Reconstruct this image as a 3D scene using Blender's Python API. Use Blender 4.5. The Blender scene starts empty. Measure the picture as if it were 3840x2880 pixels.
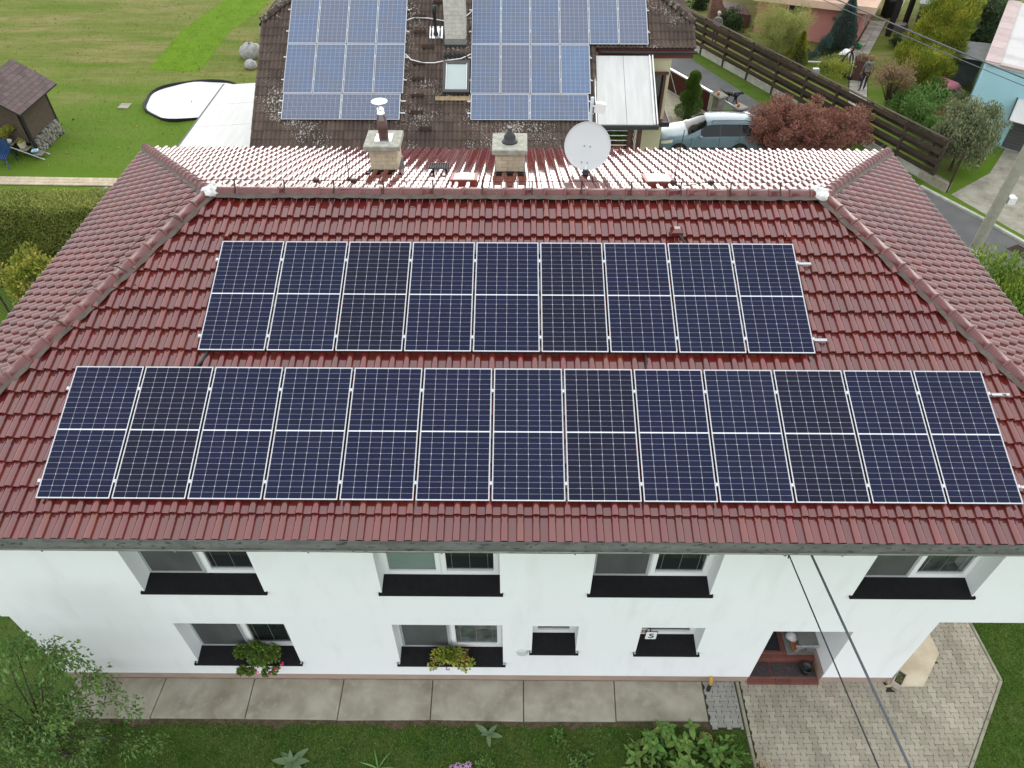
import bpy, bmesh, math, random
import numpy as np
from mathutils import Matrix, Vector
random.seed(7); rng = np.random.default_rng(11)
SC = bpy.context.scene; COL = SC.collection
R = math.radians; PI = math.pi

# ---------------------------------------------------------------- camera
CAMP = Vector((6.7097, -6.0876, 14.6614)); PITCH, YAW, ROLL = 0.7719, -0.0035, 0.0032
cd = bpy.data.cameras.new('camera'); cam = bpy.data.objects.new('camera', cd); COL.objects.link(cam)
fw = Vector((math.sin(YAW)*math.cos(PITCH), math.cos(YAW)*math.cos(PITCH), -math.sin(PITCH)))
rt0 = Vector((math.cos(YAW), -math.sin(YAW), 0)); up0 = rt0.cross(fw)
rt = math.cos(ROLL)*rt0 + math.sin(ROLL)*up0; up = -math.sin(ROLL)*rt0 + math.cos(ROLL)*up0
cam.matrix_world = Matrix(((rt.x, up.x, -fw.x, CAMP.x), (rt.y, up.y, -fw.y, CAMP.y), (rt.z, up.z, -fw.z, CAMP.z), (0, 0, 0, 1)))
cd.sensor_fit = 'HORIZONTAL'; cd.sensor_width = 36; cd.lens = 2700/3840*36
cd.clip_start = 0.1; cd.clip_end = 2000
SC.camera = cam
# ---------------------------------------------------------------- sky, sun, exposure (overcast)
SUN_EL, SUN_AZ = R(15), R(6)      # azimuth clockwise from +Y: low behind the houses, veiled by cloud
w = bpy.data.worlds.new('World'); SC.world = w; w.use_nodes = True
nt = w.node_tree; nt.nodes.clear()
sky = nt.nodes.new('ShaderNodeTexSky'); sky.sky_type = 'NISHITA'; sky.sun_disc = False
sky.sun_elevation = SUN_EL; sky.sun_rotation = SUN_AZ
sky.air_density = 1.0; sky.dust_density = 6.0; sky.ozone_density = 1.0
hs = nt.nodes.new('ShaderNodeHueSaturation'); hs.inputs['Saturation'].default_value = 0.22
bg = nt.nodes.new('ShaderNodeBackground'); bg.inputs['Strength'].default_value = 0.15
wo = nt.nodes.new('ShaderNodeOutputWorld')
mxs = nt.nodes.new('ShaderNodeMix'); mxs.data_type = 'RGBA'; mxs.inputs[0].default_value = .7; mxs.inputs[7].default_value = (8.6, 8.9, 9.3, 1)   # even cloud layer over the clear sky
nt.links.new(sky.outputs[0], hs.inputs['Color']); nt.links.new(hs.outputs[0], mxs.inputs[6]); nt.links.new(mxs.outputs[2], bg.inputs['Color']); nt.links.new(bg.outputs[0], wo.inputs['Surface'])
sd = bpy.data.lights.new('sun', 'SUN'); sd.energy = 0.5; sd.angle = R(54); sd.color = (1, .97, .93)
sun = bpy.data.objects.new('sun', sd); COL.objects.link(sun)
sun.rotation_euler = (PI/2 - SUN_EL, 0, PI - SUN_AZ)
SC.view_settings.view_transform = 'Standard'; SC.view_settings.look = 'None'
SC.view_settings.exposure = 0.76; SC.view_settings.gamma = 1.0; SC.view_settings.use_curve_mapping = False
SC.cycles.max_bounces = 6; SC.cycles.transparent_max_bounces = 8
try: SC.cycles.use_denoising = True
except Exception: pass

# ---------------------------------------------------------------- helpers
def ident(p): return p
class MB:
    """collects faces with a material slot each; builds one mesh object"""
    def __init__(s): s.v = []; s.f = []; s.m = []; s.sm = []; s.X = None; s.k = 0; s.smooth = False
    def add(s, pts, faces):
        b = len(s.v)
        for p in pts:
            p = Vector(p); s.v.append(tuple(s.X @ p) if s.X is not None else tuple(p))
        for f in faces: s.f.append([b+i for i in f]); s.m.append(s.k); s.sm.append(s.smooth)
        return s
    def box(s, x0, x1, y0, y1, z0, z1):
        p = [(x, y, z) for z in (z0, z1) for y in (y0, y1) for x in (x0, x1)]
        return s.add(p, [(0, 2, 3, 1), (4, 5, 7, 6), (0, 1, 5, 4), (2, 6, 7, 3), (0, 4, 6, 2), (1, 3, 7, 5)])
    def bev(s, x0, x1, y0, y1, z0, z1, b=.01):
        """box with chamfered top edges"""
        p = [(x0, y0, z0), (x1, y0, z0), (x1, y1, z0), (x0, y1, z0), (x0, y0, z1-b), (x1, y0, z1-b), (x1, y1, z1-b), (x0, y1, z1-b),
             (x0+b, y0+b, z1), (x1-b, y0+b, z1), (x1-b, y1-b, z1), (x0+b, y1-b, z1)]
        fs = [(0, 3, 2, 1), (8, 9, 10, 11)]
        for a in (0, 4):
            for i in range(4): j = (i+1) % 4; fs.append((a+i, a+j, a+4+j, a+4+i))
        return s.add(p, fs)
    def prism(s, poly, z0, z1):
        n = len(poly); p = [(x, y, z0) for x, y in poly] + [(x, y, z1) for x, y in poly]
        fs = [tuple(range(n-1, -1, -1)), tuple(range(n, 2*n))] + [(i, (i+1) % n, n+(i+1) % n, n+i) for i in range(n)]
        return s.add(p, fs)
    def extr(s, prof, a, b):
        """profile of (y,z) swept from x=a to x=b"""
        n = len(prof); p = [(a, y, z) for y, z in prof] + [(b, y, z) for y, z in prof]
        fs = [tuple(range(n)), tuple(range(2*n-1, n-1, -1))] + [(i, n+i, n+(i+1) % n, (i+1) % n) for i in range(n)]
        return s.add(p, fs)
    def poly(s, pts): return s.add(pts, [tuple(range(len(pts)))])
    def tube(s, pts, r, n=6, r1=None, cap=True):
        pts = [Vector(p) for p in pts]; m = len(pts); ring = []
        t = (pts[1]-pts[0]).normalized(); u = t.orthogonal().normalized()
        P = []
        for i, p in enumerate(pts):
            t = (pts[min(i+1, m-1)]-pts[max(i-1, 0)]).normalized()
            u = (u - t*u.dot(t)); u = u.normalized() if u.length > 1e-6 else t.orthogonal().normalized(); v = t.cross(u)
            rr = r if r1 is None else r + (r1-r)*i/(m-1)
            P += [p + rr*(math.cos(2*PI*k/n)*u + math.sin(2*PI*k/n)*v) for k in range(n)]
        fs = [(i*n+k, i*n+(k+1) % n, (i+1)*n+(k+1) % n, (i+1)*n+k) for i in range(m-1) for k in range(n)]
        if cap: fs += [tuple(range(n-1, -1, -1)), tuple((m-1)*n+k for k in range(n))]
        return s.add(P, fs)
    def lathe(s, prof, c=(0, 0, 0), n=16):
        P = [(c[0]+r*math.cos(2*PI*k/n), c[1]+r*math.sin(2*PI*k/n), c[2]+z) for r, z in prof for k in range(n)]
        m = len(prof)
        fs = [(i*n+k, i*n+(k+1) % n, (i+1)*n+(k+1) % n, (i+1)*n+k) for i in range(m-1) for k in range(n)]
        fs += [tuple(range(n-1, -1, -1)), tuple((m-1)*n+k for k in range(n))]
        return s.add(P, fs)
    def ball(s, c, r, n=10, m=6, sz=1.0, jit=0):
        P = []
        for i in range(m+1):
            a = PI*i/m
            for k in range(n):
                q = 1 + random.uniform(-jit, jit)
                P.append((c[0]+r*q*math.sin(a)*math.cos(2*PI*k/n), c[1]+r*q*math.sin(a)*math.sin(2*PI*k/n), c[2]+r*q*sz*math.cos(a)))
        fs = [(i*n+k, (i+1)*n+k, (i+1)*n+(k+1) % n, i*n+(k+1) % n) for i in range(m) for k in range(n)]
        return s.add(P, fs)
    def mesh(s, name, mats):
        me = bpy.data.meshes.new(name); me.from_pydata(s.v, [], s.f)
        for m in (mats if isinstance(mats, (list, tuple)) else [mats]): me.materials.append(m)
        if any(s.m): me.polygons.foreach_set('material_index', s.m)
        if any(s.sm): me.polygons.foreach_set('use_smooth', s.sm)
        me.update(); return me
    def build(s, name, mats, parent=None): return link(name, s.mesh(name, mats), parent)
def wl(o):
    v = Vector((0, 0, 0))
    while o is not None: v = v + o.location; o = o.parent
    return v
def link(name, me, parent=None):
    o = bpy.data.objects.new(name, me); COL.objects.link(o)
    if parent is not None: o.parent = parent; o.location = -wl(parent)
    return o
def tag(o, label=None, cat=None, group=None, kind=None):
    if label: o['label'] = label
    if cat: o['category'] = cat
    if group: o['group'] = group
    if kind: o['kind'] = kind
    return o
def thing(name, label, cat, loc=(0, 0, 0), group=None):
    o = bpy.data.objects.new(name, None); COL.objects.link(o); o.location = loc; o.empty_display_size = .2
    return tag(o, label, cat, group)
def dup(root, loc, rz=0, label=None):
    def cp(o, par):
        c = o.copy(); COL.objects.link(c)
        if par is not None: c.parent = par
        for ch in kids.get(o, []): cp(ch, c)
        return c
    kids = {}
    def walk(o):
        kids[o] = list(o.children)
        for c in kids[o]: walk(c)
    walk(root); r = cp(root, None); r.location = loc; r.rotation_euler = (0, 0, rz)
    if label: r['label'] = label
    return r
def arrmesh(name, V, F, mats, mi=None, smooth=False):
    """fast mesh from numpy: V (n,3), F (m,k) all faces of k corners"""
    me = bpy.data.meshes.new(name); k = F.shape[1]
    me.vertices.add(len(V)); me.vertices.foreach_set('co', np.asarray(V, np.float32).ravel())
    me.loops.add(F.size); me.loops.foreach_set('vertex_index', F.astype(np.int32).ravel())
    me.polygons.add(len(F)); me.polygons.foreach_set('loop_start', np.arange(0, F.size, k, dtype=np.int32))
    for m in (mats if isinstance(mats, (list, tuple)) else [mats]): me.materials.append(m)
    if mi is not None: me.polygons.foreach_set('material_index', mi.astype(np.int32))
    me.polygons.foreach_set('use_smooth', np.full(len(F), smooth))
    me.update(calc_edges=True); return me

# ---------------------------------------------------------------- materials
def mat(name, col, rough=.7, spec=.5, col2=None, vs=3.0, var=.12, bump=0, bs=40, metal=0, coat=0, isl=0, hue=0, det=4, lo=.35, hi=.65, stretch=None, col3=None, vs3=30, lo3=.6, hi3=.7, transl=0):
    m = bpy.data.materials.new(name); m.use_nodes = True; t = m.node_tree; N = t.nodes; L = t.links
    b = N['Principled BSDF']; b.inputs['Roughness'].default_value = rough; b.inputs['Metallic'].default_value = metal
    b.inputs['Specular IOR Level'].default_value = spec; b.inputs['Coat Weight'].default_value = coat; b.inputs['Coat Roughness'].default_value = .04
    geo = N.new('ShaderNodeNewGeometry'); pos = geo.outputs['Position']
    if stretch:
        vm = N.new('ShaderNodeVectorMath'); vm.operation = 'MULTIPLY'; vm.inputs[1].default_value = stretch; L.new(pos, vm.inputs[0]); pos = vm.outputs[0]
    def noise(scale, a, z, detail=det):
        n = N.new('ShaderNodeTexNoise'); n.inputs['Scale'].default_value = scale; n.inputs['Detail'].default_value = detail; L.new(pos, n.inputs['Vector'])
        r = N.new('ShaderNodeMapRange'); r.inputs[1].default_value = a; r.inputs[2].default_value = z; L.new(n.outputs['Fac'], r.inputs[0]); return r.outputs[0]
    if col2 is None: col2 = tuple(c*(1-var) for c in col)
    def mix(fac, a, c2):
        x = N.new('ShaderNodeMix'); x.data_type = 'RGBA'; L.new(fac, x.inputs[0])
        if isinstance(a, tuple): x.inputs[6].default_value = (*a, 1)
        else: L.new(a, x.inputs[6])
        x.inputs[7].default_value = (*c2, 1); return x.outputs[2]
    c = mix(noise(vs, lo, hi), tuple(col), tuple(col2))
    if col3 is not None: c = mix(noise(vs3, lo3, hi3, 2), c, tuple(col3))
    if isl or hue:
        oi = N.new('ShaderNodeObjectInfo'); ad = N.new('ShaderNodeMath'); ad.operation = 'ADD'
        L.new(oi.outputs['Random'], ad.inputs[0]); L.new(geo.outputs['Random Per Island'], ad.inputs[1])
        fr = N.new('ShaderNodeMath'); fr.operation = 'FRACT'; L.new(ad.outputs[0], fr.inputs[0])
        h = N.new('ShaderNodeHueSaturation'); L.new(c, h.inputs['Color'])
        mr = N.new('ShaderNodeMapRange'); mr.inputs[3].default_value = 1-isl; mr.inputs[4].default_value = 1+isl; L.new(fr.outputs[0], mr.inputs[0]); L.new(mr.outputs[0], h.inputs['Value'])
        if hue:
            f2 = N.new('ShaderNodeMath'); f2.operation = 'MULTIPLY'; f2.inputs[1].default_value = 7.31; L.new(fr.outputs[0], f2.inputs[0])
            f3 = N.new('ShaderNodeMath'); f3.operation = 'FRACT'; L.new(f2.outputs[0], f3.inputs[0])
            m2 = N.new('ShaderNodeMapRange'); m2.inputs[3].default_value = .5-hue; m2.inputs[4].default_value = .5+hue; L.new(f3.outputs[0], m2.inputs[0]); L.new(m2.outputs[0], h.inputs['Hue'])
        c = h.outputs[0]
    L.new(c, b.inputs['Base Color'])
    if bump:
        n = N.new('ShaderNodeTexNoise'); n.inputs['Scale'].default_value = bs; n.inputs['Detail'].default_value = 5; L.new(geo.outputs['Position'], n.inputs['Vector'])
        bp = N.new('ShaderNodeBump'); bp.inputs['Strength'].default_value = bump; bp.inputs['Distance'].default_value = .02; L.new(n.outputs['Fac'], bp.inputs['Height']); L.new(bp.outputs[0], b.inputs['Normal'])
    if transl:
        tr = N.new('ShaderNodeBsdfTranslucent'); L.new(c, tr.inputs['Color']); mx = N.new('ShaderNodeMixShader'); mx.inputs[0].default_value = transl
        L.new(b.outputs[0], mx.inputs[1]); L.new(tr.outputs[0], mx.inputs[2]); L.new(mx.outputs[0], N['Material Output'].inputs['Surface'])
    return m
def leafm(name, col, col2, isl=.35, hue=.02, vs=1.5): return mat(name, tuple(c*1.42 for c in col), .55, .3, tuple(c*1.42 for c in col2), vs=vs, isl=isl, hue=hue, transl=.25)

M = {}
M['tile'] = mat('glazed_clay', (.132, .0195, .014), .4, 0, (.11, .0185, .0155), vs=1.2, isl=.17, hue=.007, coat=1)
M['tile'].node_tree.nodes['Principled BSDF'].inputs['Coat IOR'].default_value = 1.8; M['tile'].node_tree.nodes['Principled BSDF'].inputs['Coat Roughness'].default_value = .06
M['ridge'] = mat('glazed_ridge', (.135, .034, .029), .3, .5, (.11, .028, .026), vs=4, isl=.1, coat=.2, col3=(.22, .1, .09), vs3=30, lo3=.62, hi3=.75)
M['deck'] = mat('roof_underlay', (.02, .016, .014), .9)
M['lead'] = mat('flashing_strip', (.12, .095, .08), .85, .3, (.09, .07, .06), vs=7)
M['mortar'] = mat('mortar', (.75, .74, .72), .85, col2=(.5, .49, .47), vs=16, bump=.5)
M['plaster'] = mat('white_plaster', (.80, .82, .828), .9, .25, (.785, .804, .812), vs=.9, bump=.08, bs=160, stretch=(1.3, 1, .35), col3=(.73, .745, .745), vs3=2.6, lo3=.52, hi3=.85)
M['plinth'] = mat('plinth_plaster', (.37, .275, .225), .9, .25, (.33, .245, .2), vs=3, bump=.25, bs=220)
M['pvc'] = mat('white_pvc', (.8, .81, .81), .35, .5, var=.03)
M['blacksill'] = mat('black_sheet', (.009, .009, .011), .7, .12, (.013, .0125, .013), vs=14)
M['zinc'] = mat('weathered_zinc', (.19, .205, .175), .62, .4, (.13, .14, .12), vs=4, metal=.15, stretch=(1, 3, 3), col3=(.06, .07, .055), vs3=9, lo3=.6, hi3=.68)
M['alu'] = mat('aluminium', (.58, .59, .6), .35, .5, metal=.55, var=.04)
M['blackmetal'] = mat('black_metal', (.02, .02, .022), .45)
M['back'] = mat('white_backsheet', (.62, .64, .67), .3, .5, coat=1, var=.03)
M['cell'] = mat('silicon_cell', (.0045, .0075, .03), .4, 0, (.006, .008, .032), vs=1.2, coat=.45, isl=.15)
M['steel'] = mat('galvanised_steel', (.42, .45, .47), .42, .5, (.33, .36, .38), vs=9, metal=.5)
M['rust'] = mat('rusty_steel', (.07, .035, .022), .8, .3, (.03, .022, .018), vs=30)
M['cable'] = mat('black_cable', (.012, .012, .014), .5)
M['bcable'] = mat('grey_cable', (.075, .08, .095), .5)
M['whitepaint'] = mat('white_paint', (.76, .76, .74), .5, var=.05)
M['concrete'] = mat('concrete', (.35, .33, .265), .92, .2, (.2, .18, .13), vs=1.7, det=10, bump=.35, bs=90, lo=.32, hi=.72, col3=(.36, .34, .28), vs3=6, lo3=.5, hi3=.85)
M['concrete2'] = mat('light_concrete', (.46, .45, .4), .92, .2, (.34, .33, .29), vs=2.5, det=8, bump=.3, bs=60)
M['beigeslab'] = mat('beige_slab', (.55, .48, .36), .9, .2, (.43, .36, .25), vs=3, det=8, bump=.3)
M['paver'] = mat('paver', (.335, .305, .24), .92, .2, (.265, .24, .185), vs=1.1, det=6, isl=.14, hue=.012, bump=.35, bs=120)
M['paver2'] = mat('grey_paver', (.275, .27, .245), .92, .2, (.23, .225, .2), vs=2, det=6, isl=.1, bump=.35, bs=120)
M['kerb'] = mat('kerb', (.3, .285, .22), .92, .2, (.2, .19, .14), vs=4, bump=.3)
M['sand'] = mat('joint_sand', (.06, .055, .042), .95, .1)
M['glass'] = mat('window_glass', (.018, .022, .022), .04, .5, var=.1, coat=.5)
M['screen'] = mat('insect_screen', (.062, .065, .066), .6, .3, (.1, .104, .105), vs=1.6, stretch=(1, 1, .4))
M['blind'] = mat('blind_slats', (.2, .27, .235), .5, var=.08, coat=.6)
M['redtile'] = mat('red_floor_tile', (.17, .06, .048), .4, .4, (.14, .05, .04), vs=3, isl=.1)
M['grout'] = mat('grout', (.4, .26, .2), .9)
M['rubber'] = mat('black_rubber', (.012, .014, .014), .8, .3)
M['matfelt'] = mat('charcoal_felt', (.035, .037, .042), .95, .1, (.02, .021, .024), vs=70)
M['rubbermat'] = mat('rubber_cut_mat', (.045, .042, .045), .85, .3, (.04, .038, .04), vs=20, col3=(.11, .055, .048), vs3=24, lo3=.56, hi3=.62)
M['greymetal'] = mat('grey_cabinet', (.2, .2, .185), .55, .4, (.16, .16, .15), vs=4)
M['foil'] = mat('crumpled_foil', (.7, .7, .72), .25, .5, (.45, .45, .47), vs=30, metal=.7, bump=.9, bs=40)
M['terracotta'] = mat('terracotta', (.36, .13, .06), .8, var=.2)
M['brownbrick'] = mat('brown_brick', (.17, .085, .06), .85, isl=.25)
M['limebrick'] = mat('lime_brick', (.64, .55, .39), .9, .2, (.53, .45, .31), vs=6, isl=.1, bump=.3)
M['whitebrick'] = mat('white_brick', (.52, .5, .45), .9, .2, (.44, .42, .37), vs=6, isl=.07, bump=.3)
M['mortar2'] = mat('brick_mortar', (.3, .28, .24), .95)
M['capconc'] = mat('lichen_concrete', (.42, .41, .35), .95, .2, (.27, .27, .22), vs=9, det=8, bump=.4, col3=(.27, .29, .17), vs3=16, lo3=.6, hi3=.7)
M['brownpipe'] = mat('brown_pipe', (.095, .038, .03), .5, var=.2)
M['stainless'] = mat('stainless', (.72, .72, .72), .18, .5, metal=.9, var=.03)
M['redplastic'] = mat('red_hatch', (.3, .06, .04), .5, var=.1)
M['opal'] = mat('opal_dome', (.76, .74, .68), .3, var=.03)
M['dish'] = mat('dish_grey', (.56, .58, .57), .4, var=.02)
M['asphalt'] = mat('asphalt', (.125, .125, .122), .95, .2, (.1, .1, .098), vs=1.1, det=8, bump=.4, bs=140)
M['poleconc'] = mat('pole_concrete', (.33, .32, .26), .95, .2, (.27, .265, .215), vs=6, bump=.4, bs=60)
M['woodfence'] = mat('dark_stained_wood', (.075, .054, .041), .85, .2, (.045, .034, .026), vs=3, isl=.25, stretch=(1, 1, 6))
M['redgate'] = mat('gate_infill', (.075, .022, .016), .8, .2, (.055, .017, .013), vs=9)
M['stonegrey'] = mat('grey_block', (.25, .235, .2), .92, .2, isl=.12, vs=5, bump=.3)
M['orange'] = mat('orange_lens', (.75, .2, .015), .25, .5, var=.03)
M['cream'] = mat('cream_plaster', (.55, .5, .34), .92, .2, (.5, .455, .31), vs=1.2, bump=.1, bs=120)
M['pink'] = mat('pink_plaster', (.6, .265, .235), .92, .2, (.55, .24, .21), vs=1)
M['peach'] = mat('peach_plaster', (.62, .44, .32), .9)
M['blue'] = mat('blue_plaster', (.36, .6, .66), .92, .2, (.33, .56, .62), vs=1)
M['polycarb'] = mat('milky_sheet', (.56, .56, .54), .45, .4, (.5, .5, .47), vs=1.5, stretch=(5, .6, 1), col3=(.5, .5, .46), vs3=2.2, lo3=.62, hi3=.85)
M['brownwood'] = mat('brown_wood', (.085, .033, .024), .7, var=.25, vs=8)
M['darkwood'] = mat('dark_wood', (.018, .014, .012), .85)
M['bark'] = mat('bark', (.07, .055, .042), .95, .1, (.04, .032, .025), vs=18)
M['frameside'] = mat('frame_side_painted_shade', (.035, .036, .04), .6, var=.1)  # shade of the panel gaps painted into the aluminium frame sides
M['carpaint'] = mat('car_paint', (.105, .175, .21), .42, .4, var=.03, metal=.15, coat=.5)
M['carglass'] = mat('car_glass', (.009, .012, .012), .06, .3)
M['tyre'] = mat('tyre', (.012, .012, .012), .85)
M['headlamp'] = mat('headlamp', (.6, .58, .48), .12, .5, var=.1, coat=1)
M['skin'] = mat('skin', (.5, .28, .2), .6); M['grey'] = mat('grey_marl', (.17, .165, .155), .95, var=.25, vs=40)
M['navy'] = mat('navy_cloth', (.025, .027, .05), .9); M['white'] = mat('white_cloth', (.72, .72, .74), .9)
M['blackcloth'] = mat('black_cloth', (.014, .014, .016), .9); M['pinkshoe'] = mat('pink_shoe', (.5, .12, .17), .7)
M['hair'] = mat('fair_hair', (.2, .105, .05), .6); M['ghair'] = mat('grey_hair', (.5, .47, .42), .7); M['dhair'] = mat('dark_hair', (.07, .035, .02), .6)
M['fur'] = mat('black_fur', (.008, .008, .009), .55)
M['shingle'] = mat('bitumen_shingle', (.13, .098, .096), .95, .15, (.112, .084, .082), vs=3, isl=.14, bump=.4, bs=120)
M['shedwall'] = mat('shed_board', (.105, .078, .06), .85, .2, (.085, .063, .05), vs=6)
M['logend'] = mat('log_end', (.32, .3, .27), .95, .1, (.2, .19, .17), vs=26, isl=.3)
M['bluepl'] = mat('blue_plastic', (.012, .05, .15), .45); M['greywood'] = mat('grey_wood', (.2, .175, .15), .9, var=.25, vs=10)
M['beigepaver'] = mat('beige_paver', (.5, .42, .3), .92, .2, isl=.09, vs=2)
M['rock'] = mat('white_rock', (.4, .39, .37), .95, .2, (.24, .24, .23), vs=5, det=8, bump=.6, bs=12)
M['pinktarp'] = mat('pink_tarp', (.4, .12, .15), .7); M['greytarp'] = mat('grey_tarp', (.24, .24, .23), .8, var=.3)
M['btile'] = mat('concrete_roof_tile', (.1, .071, .056), .85, .25, (.068, .048, .04), vs=.9, isl=.18, bump=.3, bs=80)
M['soil'] = mat('soil', (.12, .088, .06), .95, .1, (.06, .05, .03), vs=9, det=8, bump=.7, bs=40)
M['chipped'] = mat('pale_gravel', (.36, .34, .29), .95, .2, (.18, .17, .145), vs=45, det=3, bump=.5)
M['stonepave'] = mat('pale_stone', (.42, .38, .29), .9, .2, (.34, .31, .24), vs=3, isl=.12)
# lichen spots on the old concrete tiles (wear), in the material
def add_spots(m, scale, thr, col, mscale, mlo, mhi):
    t = m.node_tree; N = t.nodes; L = t.links; b = N['Principled BSDF']; src = b.inputs['Base Color'].links[0].from_socket
    geo = N.new('ShaderNodeNewGeometry')
    vo = N.new('ShaderNodeTexVoronoi'); vo.inputs['Scale'].default_value = scale; L.new(geo.outputs['Position'], vo.inputs['Vector'])
    n = N.new('ShaderNodeTexNoise'); n.inputs['Scale'].default_value = mscale; n.inputs['Detail'].default_value = 3; L.new(geo.outputs['Position'], n.inputs['Vector'])
    r = N.new('ShaderNodeMapRange'); r.inputs[1].default_value = mlo; r.inputs[2].default_value = mhi; r.inputs[4].default_value = thr; L.new(n.outputs['Fac'], r.inputs[0])
    lt = N.new('ShaderNodeMath'); lt.operation = 'LESS_THAN'; L.new(vo.outputs['Distance'], lt.inputs[0]); L.new(r.outputs[0], lt.inputs[1])
    x = N.new('ShaderNodeMix'); x.data_type = 'RGBA'; L.new(lt.outputs[0], x.inputs[0]); L.new(src, x.inputs[6]); x.inputs[7].default_value = (*col, 1); L.new(x.outputs[2], b.inputs['Base Color'])
add_spots(M['btile'], 15, .44, (.42, .41, .36), .8, .43, .68)
add_spots(M['btile'], 27, .26, (.34, .32, .22), 1.3, .46, .7)
add_spots(M['zinc'], 5.5, .2, (.13, .14, .12), 2, .4, .7)

# ---------------------------------------------------------------- ground
GZ = 0.0
def sheet(name, poly, z, m, label=None):
    mb = MB(); mb.poly([(x, y, z) for x, y in poly]); o = mb.build(name, m); o['kind'] = 'structure'; return o
def grass_mat(name, a, b, c, sx=(1, 1, 1), vs=.35, dry=None):
    m = mat(name, a, .95, .1, b, vs=vs, det=8, stretch=sx, col3=c, vs3=2.2, lo3=.5, hi3=.72, bump=.9, bs=28)
    return m
def dry_far(m, y0, y1):
    # the far lawn is drier than the near one: blend to plain green by distance along the plot
    t = m.node_tree; N = t.nodes; L = t.links; b = N['Principled BSDF']; src = b.inputs['Base Color'].links[0].from_socket
    g = N.new('ShaderNodeNewGeometry'); sx = N.new('ShaderNodeSeparateXYZ'); L.new(g.outputs['Position'], sx.inputs[0]); n = N.new('ShaderNodeTexNoise'); n.inputs['Scale'].default_value = .35; L.new(g.outputs['Position'], n.inputs['Vector'])
    ad = N.new('ShaderNodeMath'); ad.operation = 'MULTIPLY_ADD'; ad.inputs[1].default_value = 8; L.new(n.outputs['Fac'], ad.inputs[0]); L.new(sx.outputs[1], ad.inputs[2])
    r = N.new('ShaderNodeMapRange'); r.inputs[1].default_value = y0+4; r.inputs[2].default_value = y1+4; r.inputs[3].default_value = .8; r.inputs[4].default_value = 0; L.new(ad.outputs[0], r.inputs[0])
    x = N.new('ShaderNodeMix'); x.data_type = 'RGBA'; L.new(r.outputs[0], x.inputs[0]); L.new(src, x.inputs[6]); x.inputs[7].default_value = (.08, .155, .011, 1); L.new(x.outputs[2], b.inputs['Base Color'])
M['lawn'] = grass_mat('garden_lawn', (.085, .135, .012), (.19, .175, .062), (.11, .125, .022), (.32, 1.7, 1), .5)
M['turf'] = grass_mat('bright_turf', (.1, .185, .005), (.08, .155, .004), (.115, .19, .008), (1, 1, 1), 1.2)
M['frontlawn'] = grass_mat('front_lawn', (.05, .1, .018), (.075, .105, .026), (.038, .075, .014), (1, 1, 1), 1.3)
M['verge'] = grass_mat('verge_grass', (.062, .12, .01), (.085, .11, .024), (.045, .09, .008), (1, 1, 1), .9)
dry_far(M['lawn'], 26, 34)
sheet('ground', [(-400, -300), (400, -300), (400, 600), (-400, 600)], 0.0, M['lawn'])
sheet('front_lawn', [(-9, -9), (11.3, -9), (11.3, .3), (-9, 10)], .004, M['frontlawn'])
sheet('side_lawn', [(15.0, -9), (26, -9), (24.9, 15.2), (24, 17.5), (22, 20.0), (15.6, 20)], .004, M['frontlawn'])
sheet('garden_soil', [(-3, -1.62), (4.6, -1.5), (4.9, -2.3), (-3, -2.4)], .008, M['soil'])
sheet('turf_strip', [(-12.63, 32.64), (-9.89, 32.27), (-10.03, 38.45), (-9.33, 41.6), (-9.0, 47), (-11.3, 49), (-12.15, 43.57), (-12.94, 38.45)], .006, M['turf'])
sheet('road', [(14.1, 37.5), (16.1, 34.8), (18.5, 29.0), (21.2, 23.4), (23.2, 20.44), (24.5, 18.04), (25.3, 16.35), (29, 8), (24, 6), (21.2, 15), (18.2, 25.9), (16.6, 29.3), (15.2, 32.5), (13.0, 36.5)], .012, M['asphalt'])
sheet('verge', [(16.1, 34.8), (18.5, 29.0), (21.2, 23.4), (22.9, 20.6), (23.9, 21.2), (22.3, 24.2), (19.3, 30.2), (16.4, 36.5), (15.2, 36.6)], .008, M['verge'])
sheet('driveway', [(12.2, 18), (20, 18), (17.9, 26.4), (16.5, 27.4), (14.3, 30.2), (12.2, 30.2)], .010, M['stonepave'])
sheet('gravel_bed', [(12.9, 25.6), (14.1, 25.6), (14.1, 27.2), (12.9, 27.0)], .014, M['chipped'])
sheet('pavement_apron', [(24.2, 20.0), (25.0, 18.2), (25.8, 16.6), (30.5, 18.5), (29.4, 23.2), (28.3, 24.0), (26.6, 21.8)], .012, M['concrete'])

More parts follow.
